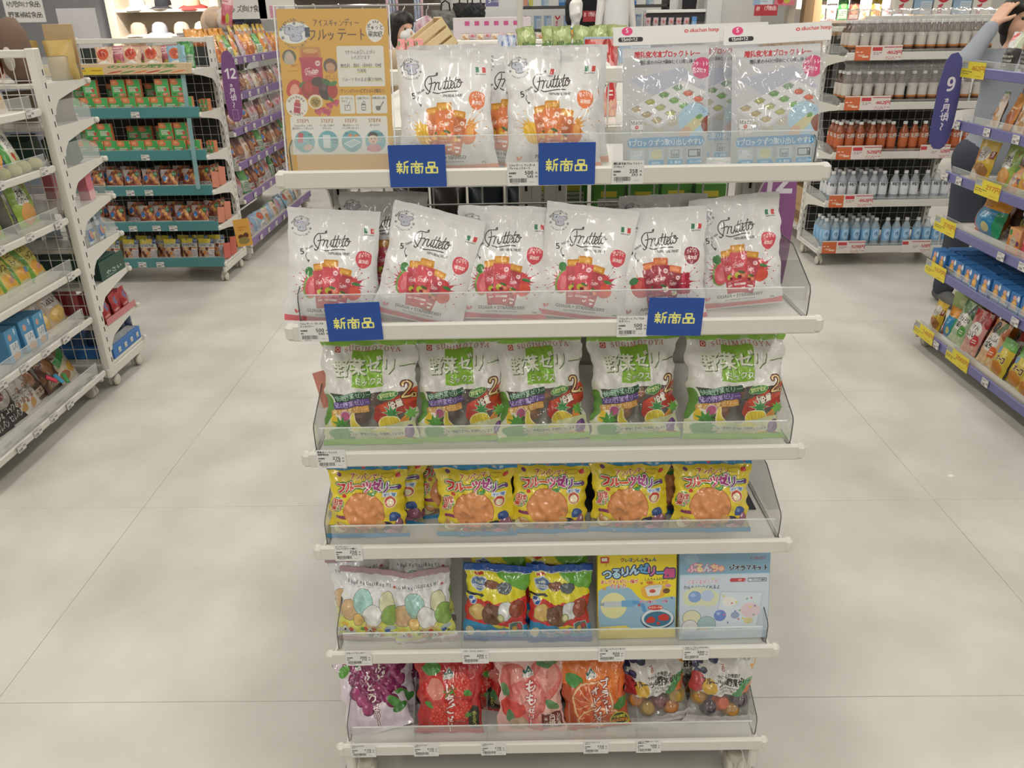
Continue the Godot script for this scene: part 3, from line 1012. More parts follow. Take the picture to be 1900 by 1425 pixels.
	p.txt("1.2MIN", 41.6, 115.2, 2.0, C("2f4a55"), 0.1, 0, 0.86)
	p.pts([53, 117, 63, 112.8, 70, 116, 60, 121], C("dfe9ec"))
	p.pts([55, 117, 63, 113.8, 68, 116, 60, 120], C("a9c7cf"))
	p.ell(60, 109.6, 2, 1.4, C("d88a4a"))
	p.ell(65.4, 110, 2, 1.4, C("d88a4a"))
	p.flake(56, 108, 1.6, C("3f7f92"))
	p.ell(81, 113, 4.6, 4.8, C("e6c09f"))
	p.blob([76.4, 112, 77.4, 108, 81, 106.8, 85, 108.4, 85.6, 112, 83, 110, 79, 110], C("2d2a28"))
	p.ell(79.4, 113, 0.5, 0.7, C("2d2a28"))
	p.ell(82.8, 113, 0.5, 0.7, C("2d2a28"))
	p.ell(81, 115.8, 1.2, 0.6, C("b2503f"))
	p.blob([74.6, 123, 77, 118.4, 85.6, 118.2, 88.6, 123, 82, 125], C("d98c92"))
	p.txt("EAT", 84.6, 107.4, 3.2, C("2f4a55"))
	p.ln([87, 116, 88.4, 111.6], 0.6, C("e6c09f"))
	return p.tex()

func new_card() -> ImageTexture:
	var p := Art.new(self, 360, 262, 100, C("1f4a9a"))
	p.txt("新商品", 51, 27, 22, C("e9e67c"), 0.12, 1, 1.16)
	p.rect(93, 66, 3.4, 3, C("1b4088"))
	return p.tex()

const TAGS := [["フルッテート ピーチ &", "マンゴー", "500", "540"], ["フルッテート マンゴー&", "パッションフルーツ", "500", "540"], ["離乳食冷凍ブロックトレー", "2×2セット", "358", "393"], ["フルッテート グァバ &", "ストロベリー", "500", "540"], ["フルッテート アップル&", "ラズベリー", "500", "540"],
	["野菜ゼリーミックス", "期間限定品", "276", "298"], ["アンパンマン", "フルーツゼリー14個入", "250", "270"], ["すみっこぐらしゼリー", "", "200", "216"], ["パウ・パトロールゼリー", "", "200", "216"], ["クレヨンしんちゃんつるりん", "ゼリー麺", "800", "880"],
	["すみっこぐらしぷるんちゅ", "ジオラマキット", "600", "660"], ["つるんとぶどう", "ゼリー", "110", "118"], ["つるんといちご", "ゼリー", "110", "118"], ["つるんともも", "ゼリー", "110", "118"], ["ブラッドオレンジ", "ゼリー", "110", "118"], ["やわらか食感フルーツ&", "野菜ゼリー", "100", "108"]]
func tag_sheet() -> ImageTexture:
	var p := Art.new(self, 1120, 800, 400, C("dbdbd8"))
	for k in 16:
		var t: Array = TAGS[k]
		p.at((k % 4) * 100, (k / 4) * 71.43, 0, 1.0)
		var ink := C("1c1c1c")
		p.txt(t[0], 5, 5, 7.6, ink, 0.15, 0, 0.98)
		p.txt(t[1], 5, 14, 7.6, ink, 0.15, 0, 0.98)
		p.txt("本体価格", 5, 30, 6, ink, 0.16, 0, 0.95)
		p.txt("税込", 5, 40, 5.4, ink, 0.16, 0, 0.95)
		p.txt(t[2], 82, 24, 16, ink, 0.1, 2, 1.06)
		p.txt(t[3], 82, 37.5, 12, ink, 0.1, 2, 1.06)
		p.txt("円", 87, 30, 6.4, ink, 0.14)
		p.txt("円", 87, 41, 6.4, ink, 0.14)
		p.bars(8, 49, 52, 13, k + 3)
		p.small(14, 64, 36, 1, 3.4, ink, k)
		p.small(70, 60, 24, 1, 3, C("707070"), k + 50)
		p.pop()
	return p.tex()

func veg_pile(p: Art, y: float, s: float):        # vegetables and fruit along the foot of the jelly bags, with a pale rim cut round them
	p.blob([8, y - 8, 16, y - 12, 22, y - 6, 20, y + 6, 10, y + 8], C("e8dfd0"))
	p.ell(24, y - 11, 6, 6.5, C("d9c4cf"))
	p.ell(24, y - 11, 5, 5.5, C("b0577f"))
	p.ell(13, y, 4.4, 12, C("e2c33a"), -14)
	for k in 5:
		p.ln([10 + k * 1.6, y - 9, 12 + k * 1.8, y + 9], 0.4, C("c29c22"))
	p.star(20, y, 12, 9, 0.45, C("4c8f3a"), 10)
	p.blob([30, y - 12, 34, y - 14, 36, y - 4, 44, y + 6, 40, y + 10, 30, y + 4], C("e6d8a0"))
	p.blob([31, y - 11, 33, y - 12, 35, y - 3, 42, y + 6, 38, y + 8, 31, y + 3], C("d9c84a"))
	p.star(74, y - 14, 11, 8, 0.42, C("dcdccd"), 0)
	p.star(74, y - 14, 9.5, 8, 0.42, C("3d8a4a"), 0)
	p.ell(72, y - 1, 12.5, 10, C("e6e0b8"))
	p.ell(72, y - 1, 11.5, 9, C("d7c23f"))
	for k in 6:
		p.ln([62 + k * 3.6, y - 8, 66 + k * 3.6, y + 7], 0.5, C("b79a28"))
	p.ell(88, y - 4, 4.4, 11, C("d98a3a"), 24)
	p.star(93, y - 12, 8, 8, 0.5, C("6aa84a"), 0)
	p.blob([-2, y + 2, 30, y + 6, 52, y + 4, 102, y - 2, 102, y + 40, -2, y + 40], C("cfd3a8"))
	p.blob([6, y + 8, 20, y + 4, 34, y + 10, 30, y + 18, 12, y + 18], C("5d9a4c"))
	p.ell(46, y + 10, 10, 7, C("b9cf8a"))
	p.ell(64, y + 9, 9, 6, C("d6cf6a"))
	p.ell(91, y + 10, 5, 10, C("6a3f7c"), 28)
	p.ell(90, y + 8, 1.8, 6, C("8f6aa3"), 28)
	p.ell(24, y + 26, 18, 5.5, C("6f5a8c"), 10)
	p.ell(18, y + 24, 8, 2, C("9a8ab0"), 10)
	for k in 26:
		p.ell(38 + (k % 7) * 3 + (k / 7) % 2 * 1.4, y + 20 + (k / 7) * 3, 1.7, 1.7, C("6d4a86") if k % 3 else C("8b6aa0"))
	p.ell(62, y + 24, 7, 5.5, C("c4503c"))
	p.ell(60, y + 22, 2, 1.6, C("dd8a72"))
	p.blob([72, y + 18, 86, y + 16, 92, y + 26, 78, y + 30], C("d2a93c"))
	p.ell(93, y + 22, 5, 6, C("b9484a"))
	p.ell(6, y + 24, 7, 6, C("c9503a"))

func veg_jelly() -> ImageTexture:
	var p := Art.new(self, 520, 624, 100, C("d9d8d2"), true)
	p.rect(0, 0, 100, 7, C("86b83a"))
	p.rect(0, 7, 100, 1, C("b9d58a"))
	p.pts([34, 14, 62, 13, 66, 14, 67, 52, 60, 53, 33, 53], C("7fae2c"))
	p.rect(14, 9, 6, 6, C("b5342c"))
	p.ell(17, 12, 2.2, 2.2, C("e6cfc4"))
	p.ell(17, 12, 1.3, 1.3, C("b5342c"))
	p.txt("SUGIMOTOYA", 25, 8.2, 7, C("a8352f"), 0.1, 0, 1.28, 0.0, Color.WHITE, true)
	for k in [[0.9, C("4f6a35"), 0.14], [0.0, C("d5d8c6"), 0.12]]:
		p.at(k[0], 22 + k[0], -3)
		p.txt("野菜ゼリー", 14, 1.6, 18, k[1], k[2], 0, 0.93)
		p.pop()
	p.txt("ミックス", 52, 42, 8.4, C("e4e6da"), 0.11, 1, 0.9, 0.05, C("4d6f22"))
	p.rect(8, 58, 88, 42, Color(0, 0, 0, 0))
	p.blob([-4, 50, 8, 60, 12, 72, 10, 90, -4, 100], C("cfd3c4"))
	p.blob([-2, 66, 6, 62, 10, 76, 6, 92, -2, 96], C("5f8f3f"))
	p.blob([97, 56, 104, 52, 104, 104, 96, 96, 95, 74], C("cfd3c4"))
	p.pts([8, 57, 60, 55.5, 98, 50, 98, 56, 56, 58.6, 40, 61, 8, 60], C("d9d8d2"))
	for k in 3:
		p.at(11 - k * 1.5, 62 + k * 8.2, -9)
		p.rect(-1, 0.6, 44, 7.4, [C("1f4a30"), C("5d4684"), C("cf9a4e")][k], 1.5)
		p.txt(["快適野菜ゼリー", "紫の野菜ゼリー", "黄の野菜ゼリー"][k], 0, 0.8, 6.6, [C("a9c9b2"), C("b9a6d2"), C("f3d9a6")][k], 0.1, 0, 0.92, 0.06, [C("17402a"), C("4a3574"), C("a8701f")][k])
		p.pop()
	p.pts([58, 74, 104, 56, 104, 76, 70, 88, 62, 98, 55, 88], C("a8352a"))
	p.pts([60, 74, 104, 52, 104, 68, 66, 84], C("c4472b"))
	p.at(62, 58, -14)
	p.ell(8, 6, 11, 5, C("b9c98f"))
	p.ell(8, 6, 10.3, 4.4, C("2f7a3f"))
	p.txt("期間限定", 8, 3.2, 5, C("cfd98f"), 0.1, 1, 0.86)
	p.pop()
	p.at(70, 70, -16)
	p.txt("増量", 0, 0, 8.6, C("efe8da"), 0.12, 0, 0.92, 0.08, C("5a1f16"))
	p.pop()
	p.txt("2", 84, 44, 25, C("e2c98a"), 0.1, 0, 0.8, 0.06, C("5a2414"), true)
	p.txt("コ", 94, 60, 7, C("e2c98a"), 0.14, 0, 0.8, 0.07, C("5a2414"))
	veg_pile(p, 96, 1.0)
	p.rect(28, 104.6, 58, 5.4, C("d4d9bd"))
	p.txt("カゴメ「野菜生活100」を使用しています。", 57, 105.2, 3.6, C("33402a"), 0.12, 1, 0.86)
	p.rect(0, 113.5, 100, 7, C("86b83a"))
	return p.tex()

func fruit_jelly() -> ImageTexture:          # yellow bag; the cartoon face of the pack is left out, a plain orange stands in its place
	var p := Art.new(self, 480, 480, 100, C("e0c92c"), true)
	for k in 14:
		p.ell(fmod(k * 37.0, 100), fmod(k * 53.0 + 20, 80), 3, 3, C("e8d75a"))
	p.rect(0, 0, 100, 7, C("2a86b8"))
	p.txt("ANPANMAN", 22, 1.2, 4.8, C("cfe2e6"), 0.1, 1)
	p.txt("ANPANMAN", 70, 1.2, 4.8, C("cfe2e6"), 0.1, 1)
	p.rect(40, 2, 9, 3.4, C("b5444a"), 1.6)
	p.rect(89, 2, 9, 3.4, C("b5444a"), 1.6)
	p.at(0, 0, 0)
	p.txt("アンパンマン", 50, 11, 7.6, C("b92f2a"), 0.13, 1, 0.9, 0.07, C("efe3c0"))
	var word := "フルーツゼリー"
	for turn in 2:
		for k in 7:
			var s := 13.4
			p.at(10 + k * 11.6, 21.5 - 2.0 * sin((k + 0.5) / 7 * PI), 0)
			if turn == 0:
				p.txt(word[k], 0, 0, s, C("3f7a35"), 0.5, 0, 1.0)
			else:
				p.txt(word[k], 0, 0, s, C("efe8d8"), 0.32, 0, 1.0)
				p.txt(word[k], 0, 0, s, [C("c62f2f"), C("cf4a35"), C("d9662f"), C("c03a72"), C("a83a86"), C("7a3f8f"), C("5a3a8a")][k], 0.2, 0, 1.0)
			p.pop()
	p.pop()
	p.ell(15, 12, 3.2, 2.6, C("6a3a72"))
	p.ell(89, 14, 3.4, 3.2, C("c9302c"))
	p.ell(90, 10.6, 1.6, 0.7, C("3f8a3a"), -30)
	p.ell(20, 39, 3, 2.8, C("c9302c"))
	p.ell(93, 29, 2.6, 3, C("5d3a7a"))
	p.ell(77, 13, 8, 3, C("8a6a1f"))
	p.ell(77, 13, 7.4, 2.5, C("e0c92c"))
	p.at(72, 34, 4)
	p.rect(0, 0, 20, 6, C("cfdbe6"), 2)
	p.txt("オリゴ糖", 10, 0.8, 4.4, C("2a5fa0"), 0.13, 1, 0.94)
	p.pop()
	p.ell(11, 51, 9, 10, C("4a8f3f"))
	p.txt("国産", 11, 43, 8, C("b5302c"), 0.13, 1, 0.9, 0.07, C("f0e6d0"))
	p.txt("果汁", 11, 51.4, 8, C("b5302c"), 0.13, 1, 0.9, 0.07, C("f0e6d0"))
	p.ell(47, 61, 27.6, 27.6, C("8a4a20"))                                                 # an orange with its leaf
	p.ell(47, 61, 27, 27, C("d98a50"))
	p.ell(46, 60, 22, 22, C("de965c"))
	p.ell(40, 52, 8, 6, C("e6ab78"), -30)
	p.ell(47, 38, 2.6, 1.4, C("6a4a20"))
	p.ell(56, 37, 8, 3, C("4a8f3f"), -18)
	p.ell(82, 47, 8, 8, C("e6dfd0"))                                                       # apple half, plum, grapes round it
	p.ell(82, 47, 7, 7, C("c2402f"))
	p.ell(82, 48, 5, 5, C("e6d9b8"))
	p.ell(86, 69, 7, 7.6, C("2f4f8f"))
	p.ell(84, 67, 2.4, 2.6, C("6a86b8"))
	for k in 9:
		p.ell(10 + (k % 3) * 4 + (k / 3) * 2, 68 + (k / 3) * 3.6, 2.6, 2.6, C("8a2f62"))
	p.rect(-1, 81.5, 102, 12.4, Color(0, 0, 0, 0))
	p.blob([-2, 78, 30, 82, 60, 80, 102, 83, 102, 76, -2, 70], C("e0c92c"))
	p.ell(47, 61, 25, 25, C("de965c"))
	p.ell(16, 84, 9, 8.6, C("8a7a40"))
	p.ell(16, 84, 8.4, 8, C("e2d7a2"))
	p.ell(75, 83, 10, 9, C("23284a"))
	p.ell(72, 80, 3, 3, C("5a6290"))
	p.ell(36, 89, 3.4, 3.2, C("c9402f"))
	p.ell(46, 90, 3.4, 3.2, C("d98a3a"))
	p.ell(60, 90, 2.8, 3.2, C("5d3a7a"))
	p.txt("14個入", 70, 87.6, 6.4, C("c94a7a"), 0.13, 0, 0.9, 0.07, C("f0e6e6"))
	p.rect(0, 94, 100, 6, C("2a86b8"))
	p.txt("ANPANMAN", 40, 94.8, 4, C("bcd6de"), 0.1, 1)
	return p.tex()

func onigiri(p: Art, x: float, y: float, s: float):
	p.blob([x - 4 * s, y + 3 * s, x - 1.6 * s, y - 3.6 * s, x + 1.6 * s, y - 3.6 * s, x + 4 * s, y + 3 * s, x, y + 4 * s], C("6a665c"))
	p.blob([x - 3.5 * s, y + 2.7 * s, x - 1.4 * s, y - 3.1 * s, x + 1.4 * s, y - 3.1 * s, x + 3.5 * s, y + 2.7 * s, x, y + 3.6 * s], C("e3e2de"))
	p.rect(x - 1.4 * s, y + 0.6 * s, 2.8 * s, 2.8 * s, C("2e2d2b"))

func picnic_bag() -> ImageTexture:           # white over yellow; the little figures of the pack are left out, its picnic stays
	var p := Art.new(self, 420, 504, 100, C("dcdddf"))
	p.rect(0, 0, 100, 9, C("a98d92"))
	p.rect(0, 9, 100, 18, C("d2d3d6"))
	var word := "SUMIKKOGURASHI"
	for k in word.length():
		p.txt(word[k], 11 + k * 5.3, 18 + (k % 3) * 0.7, 6.2, C("4a4a50"))
	p.ln([12, 26.6, 70, 27.4], 0.4, C("a8a8b0"))
	p.ell(88, 21, 6.5, 5.4, C("c9a8a4"))
	p.ell(88, 21, 5.9, 4.8, C("d8d4d4"))
	p.ell(88, 24, 2.2, 2, C("b05a50"))
	for k in [[30, 36], [72, 33], [8, 42], [55, 40], [92, 44]]:
		p.star(k[0], k[1], 2, 5, 0.45, C("d9d77a"))
	p.rect(0, 80, 100, 28, C("d6d86a"))
	p.blob([-5, 84, 20, 78, 50, 80, 80, 78, 105, 82, 105, 90, -5, 90], C("d6d86a"))
	for c in [[16, 66, 16, 17, "c9a980"], [40, 50, 17, 20, "9fc9c0"], [58, 70, 17, 18, "dfe0de"], [80, 48, 12, 16, "d8d9b4"], [88, 70, 15, 17, "8fb35f"], [34, 79, 9, 10, "d8b56a"]]:      # plain cushions of the pack's colours
		p.ell(c[0], c[1], c[2] + 0.8, c[3] + 0.8, C("6e6a62"))
		p.ell(c[0], c[1], c[2], c[3], C(c[4]))
	p.rect(44, 86, 30, 4.5, C("cdb48a"), 1)
	p.rect(6, 87, 12, 6, C("d8b94a"), 2)
	p.ell(16, 101, 15, 4.6, C("b9bfc4"))
	onigiri(p, 13, 97, 1.2)
	p.ell(23, 98, 4, 4.6, C("c2553a"))
	p.ell(86, 92, 10, 3.6, C("a9b8bc"), -10)
	for k in [[46, 95, "c2553a"], [60, 94, "b94a35"], [72, 96, "d8c24a"], [48, 104, "d9a47a"], [58, 103, "c2553a"], [72, 105, "c2553a"], [54, 109, "3f8f4a"]]:
		p.ell(k[0], k[1], 4.6, 4.2, C(k[2]))
	p.star(41, 96, 5, 6, 0.5, C("5aa04a"))
	onigiri(p, 54, 96, 1.2)
	onigiri(p, 66, 102, 1.2)
	p.rect(78, 94, 8, 5, C("4a62a0"))
	p.at(86, 98, -14)
	p.txt("個包装", 0, 0, 4.2, C("3a3a32"), 0.14)
	p.txt("ゼリー", 1, 4.8, 4.2, C("3a3a32"), 0.14)
	p.pop()
	p.small(4, 108, 40, 2, 2.2, C("8a8a50"), 3)
	p.rect(0, 113, 100, 8, C("b9a7a4"))
	return p.tex()

func rescue_bag() -> ImageTexture:           # blue, yellow, green and red; the cartoon dogs are left out
	var p := Art.new(self, 420, 546, 100, C("d9cf26"))
	p.pts([45, 8, 100, 8, 100, 40, 80, 34, 55, 20], C("5fa032"))
	p.rect(0, 0, 100, 11, C("174a94"))
	p.rect(0, 11, 100, 0.9, C("c9d2da"))
	p.rect(14, 13, 14, 4, C("b8342c"), 0.8)
	p.blob([9, 22, 21, 18.5, 33, 22, 32, 34, 21, 41, 10, 34], C("b9c2c9"))
	p.blob([10.5, 23, 21, 20, 31.5, 23, 30.5, 33, 21, 39, 11.5, 33], C("4a6a94"))
	p.txt("PAW", 21, 24, 5.6, C("d8d9b0"), 0.1, 1)
	p.rect(11, 31, 20, 5, C("d3d8dc"), 1)
	p.txt("PATROL", 21, 31.2, 4.6, C("2f4a74"), 0.1, 1, 0.94)
	p.ln([2, 47, 24, 46.6], 4.0, C("1f2a3c"))
	p.pts([24, 42.6, 30, 46.6, 24, 50.6], C("1f2a3c"))
	p.blob([-4, 62, 20, 54, 60, 58, 104, 50, 104, 100, 60, 96, -4, 92], C("c4302f"))
	p.blob([-4, 60, 30, 62, 60, 56, 104, 60, 104, 66, 60, 64, -4, 70], C("d0433c"))
	p.ell(10, 56, 7, 7.4, C("d3d8dc"))
	p.ell(10, 56, 6, 6.4, C("2f5aa0"))
	p.ln([6.6, 58, 13.4, 54], 2, C("dfe3e6"))
	for k in [[6.2, 57], [7.4, 59.4], [12.6, 52.6], [13.8, 55]]:
		p.ell(k[0], k[1], 1.3, 1.3, C("dfe3e6"))
	for k in [[42, 30, 12, 7, "7a4a30"], [62, 34, 12, 9, "4f5a5e"], [20, 76, 14, 15, "cfae62"], [44, 78, 17, 20, "6a4328"], [66, 70, 13, 16, "cfd2d2"], [84, 68, 13, 15, "8f4026"]]:      # plain balls in the pack's colours
		p.ell(k[0], k[1], k[2], k[3], C(k[4]).darkened(0.35))
		p.ell(k[0], k[1], k[2] - 0.9, k[3] - 0.9, C(k[4]))
		p.ell(k[0] - k[2] * 0.3, k[1] - k[3] * 0.35, k[2] * 0.3, k[3] * 0.22, C(k[4]).lightened(0.25))
	p.ell(58, 82, 6, 7, C("8f8f5a"))
	p.ell(58, 82, 4, 5, C("c9c79a"))
	p.pts([0, 92, 40, 96, 55, 104, 100, 98, 100, 130, 0, 130], C("2f86b4"))
	p.rect(72, 92, 22, 22, C("b9c6cc"))
	p.rect(73, 93, 20, 20, C("4f6f62"))
	p.ell(80, 104, 4, 5, C("c9a04a"))
	p.ell(88, 100, 4, 5, C("a8403a"))
	p.ell(10, 112, 7, 9, C("cfc7a2"))
	p.txt("マスカット味ゼリー", 20, 108, 5.4, C("c04a5a"), 0.13, 0, 0.8, 0.08, C("e6e9ea"))
	p.txt("6個入り", 30, 115, 6, C("2f4a62"), 0.12, 0, 0.9, 0.06, C("c9dbe2"))
	p.ell(62, 112, 5, 5, C("c87a8a"))
	p.rect(0, 122, 100, 8, C("1f4f94"))
	return p.tex()

func noodle_box() -> ImageTexture:           # yellow kit box; the boy of the pack is left out
	var p := Art.new(self, 480, 555, 100, C("e3cf27"))
	p.blob([-6, 60, 16, 42, 40, 46, 60, 64, 104, 62, 104, 120, -6, 120], C("8fb4cc"))
	p.rect(3, 3, 11, 8.4, C("c23a34"))
	p.rect(4.6, 4.4, 7, 4.4, C("ece3cf"))
	p.txt("電子", 8.5, 12.4, 3.4, C("6a5a20"), 0.12, 1)
	var w := "クレヨンしんちゃん"
	for k in w.length():
		p.txt(w[k], 28 + k * 5.1, 4.4 + (k % 2) * 0.8, 5.8, [C("8a2f2a"), C("3f6a2f"), C("2f4f8a")][k % 3], 0.17)
	w = "つるりんゼリー麺"
	for turn in 2:
		for k in w.length():
			p.at(5 + k * 11.4, 17 + 3.0 * cos(k * 0.9), 0)
			if turn == 0:
				p.txt(w[k], 0, 0, 13, C("23386a"), 0.42)
			else:
				p.txt(w[k], 0, 0, 13, [C("a9cfe0"), C("a9cfe0"), C("b5d3e2"), C("b5d3e2"), C("5fa0d0"), C("c973a0"), C("5fa0d0"), C("c04f86")][k], 0.19)
			p.pop()
	p.txt("おしだすとゼリー麺が", 3, 34, 5.6, C("c23a34"), 0.13, 0, 0.86, 0.07, C("f0ead0"))
	p.txt("できるゾ!!", 14, 40.4, 5.6, C("c23a34"), 0.13, 0, 0.86, 0.07, C("f0ead0"))
	p.txt("しんちゃんのシールを", 59, 32, 4.4, C("3f6a2f"), 0.14, 0, 0.86)
	p.txt("容器に貼ってね!", 62, 37, 4.4, C("b5402f"), 0.14, 0, 0.86)
	p.blob([56, 46, 70, 41, 84, 43, 86, 56, 72, 62, 58, 58], C("e0a83a"))
	p.pts([60, 46, 83, 43, 79, 57, 64, 58], C("d9dcd8"))
	p.ell(71.5, 45, 11.4, 2.4, C("c2c9c9"), -6)
	p.ell(70, 51, 4, 2.6, C("c2503f"))
	p.ell(90, 44, 4, 2.6, C("c98aa0"))
	p.ell(88, 51, 4.6, 3.6, C("6a4a2a"))
	p.ell(20, 70, 17, 18, C("d9d9a0"))                                     # a press and a stream of jelly noodles into a bowl
	p.rect(6, 64, 26, 8, C("b9c4cc"), 2)
	p.rect(30, 63, 18, 9, C("6aa3cf"), 2)
	p.ln([46, 66, 56, 68, 60, 78], 5, C("4f94c9"), true)
	p.rect(2, 66, 6, 4, C("8f9aa2"), 1)
	p.star(8, 46, 3.4, 5, 0.5, C("d99a3a"))
	p.star(56, 40, 2.6, 5, 0.5, C("b57a3a"))
	p.star(53, 70, 2.6, 5, 0.5, C("b5503a"))
	p.star(95, 61, 2, 5, 0.5, C("5f6a8a"))
	p.txt("ゼリー麺と2種類の味", 53, 63, 4.6, C("a83a6a"), 0.13, 0, 0.84, 0.06, C("e6e6ee"))
	p.ell(77, 90, 22, 15, C("34506a"))
	p.ell(77, 89, 21, 13.6, C("cfdbe2"))
	p.ell(77, 90, 17.6, 10.6, C("2f6f8f"))
	p.blob([62, 92, 68, 86, 74, 90, 72, 95, 64, 95], C("c2352c"))
	p.blob([78, 86, 86, 83, 92, 87, 90, 92, 80, 92], C("c2352c"))
	p.star(78, 96, 3.4, 5, 0.5, C("c2352c"))
	p.ell(74, 74, 10, 3.6, C("c2352c"))
	p.txt("タピピーチ味", 74, 72.2, 3.4, C("f0e6d8"), 0.13, 1, 0.86)
	p.pts([-1, 100, 36, 98, 44, 104, 60, 104, 60, 117, -1, 117], C("e0cf6a"))
	p.rect(0, 107, 50, 6, C("c95f5f"))
	p.small(3, 101, 20, 1, 2, C("6a6a52"), 9)
	p.rect(62, 104, 36, 8, C("7fae8f"), 3)
	return p.tex()

func diorama_box() -> ImageTexture:          # pale blue kit box; the little figures are left out
	var p := Art.new(self, 480, 500, 100, C("c3d0dc"))
	p.rect(0, 0, 100, 26, C("7fa6be"))
	p.rect(0, 24.5, 100, 1.5, C("a9c9da"))
	p.ell(13, 6, 8, 6, C("93b3c7"))
	p.txt("C-HANY", 96, 4, 5, C("9c2f4a"), 0.1, 2, 0.95, 0.0, Color.WHITE, true)
	var w := "ぷるんちゅ"
	for turn in 2:
		for k in 5:
			if turn == 0:
				p.txt(w[k], 8 + k * 8.4, 11.6, 10, C("c9788a"), 0.34)
			else:
				p.txt(w[k], 8 + k * 8.4, 11.6, 10, [C("e3c3d2"), C("e0d9a2"), C("b7d6e2"), C("e6c9a0"), C("e6bfa0")][k], 0.17)
	p.txt("ジオラマキット", 54, 14, 7.4, C("2a3038"), 0.16, 0, 0.86, 0.05, C("d2dde4"))
	p.txt("ぷるぷるゼリーが", 8, 31, 5.4, C("c78aa0"), 0.12, 0, 0.8, 0.06, C("e6eaee"))
	p.txt("かんたんにつくれるよ♪".trim_suffix("♪"), 4, 37.6, 5, C("5f6a72"), 0.13, 0, 0.82)
	p.star(37, 30, 2, 5, 0.5, C("d6d38a"))
	p.rect(56, 30.5, 18, 4.6, C("b5404a"), 2.2)
	p.txt("対象年齢6才以上", 65, 31.4, 2.8, C("e9dcdc"), 0.12, 1, 0.84)
	p.rect(76, 30.5, 21, 4.8, C("4a5058"), 0.6)
	p.rect(76.7, 31.2, 19.6, 3.4, C("c9d2d9"), 0.4)
	p.txt("電子レンジ不使用", 86.5, 31.6, 2.6, C("3a4048"), 0.12, 1, 0.84)
	p.blob([4, 50, 14, 41, 32, 42, 44, 50, 41, 62, 33, 64, 36, 68, 26, 63, 8, 62], C("cfd6b4"))
	p.ell(17, 52, 7.4, 7, C("7f9fd2"))
	p.ell(15, 50, 3, 2.4, C("a3bbe0"))
	p.ell(31, 51, 7.4, 7, C("b3c6e0"))
	p.pts([46, 46, 94, 48, 88, 92, 40, 90], C("b3bfcc"))
	p.pts([47, 47, 93, 49, 87, 91, 41, 89], C("cdd8e0"))
	p.ell(56, 59, 8, 6, C("dfe0da"))
	p.ell(80, 70, 11, 9, C("d9c3c9"))
	p.ell(46, 76, 7, 7, C("6f86c9"))
	p.ell(44, 73.6, 2.4, 2, C("9fb0de"))
	p.ell(63, 76, 5, 4.4, C("93a3c2"))
	p.ell(78, 83, 5.6, 4, C("cfc79a"))
	for k in 14:
		p.ell(50 + fmod(k * 17.0, 38), 52 + fmod(k * 29.0, 34), 1.2, 1.2, [C("d6c45a"), C("c97a8a"), C("7fae8f"), C("7a86b8")][k % 4])
	for c in [[14, 78, 10, 9, "d8d6b4"], [12, 90, 9, 9, "d9dbdb"], [31, 86, 10, 9, "9fb9bd"], [27, 97, 9, 6, "cdb894"], [8, 99, 9, 5, "b3c49a"]]:        # plain cushions
		p.ell(c[0], c[1], c[2] + 0.6, c[3] + 0.6, C("7c827f"))
		p.ell(c[0], c[1], c[2], c[3], C(c[4]))
	p.rect(63, 95.5, 15, 5.5, C("a3c3cf"), 2)
	p.rect(80, 95.5, 15, 5.5, C("cfa3b4"), 2)
	p.small(52, 92, 30, 1, 2, C("8a949c"), 5)
	return p.tex()

func ja_mark(p: Art, x: float, y: float, s: float, low: String):
	p.at(x, y, 0, s)
	p.pts([-9, 8, 0, -4, 9, 8, 9, 12.4, -9, 12.4], C("d9d6cf"))
	p.ell(-6.6, 4, 1.9, 1.9, C("1f5f52"))
	p.ln([-6, 6, -3.6, 6, 0.6, -1], 2.2, C("1f5f52"))
	p.ln([1.6, 0, 6, 6.6], 2.2, C("1f5f52"))
	p.ln([-0.4, 4.6, 2.8, 4.8], 1.5, C("1f5f52"))
	p.txt(low, 0, 8, 3.4, C("3f5a52"), 0.13, 1, 0.9)
	p.pop()

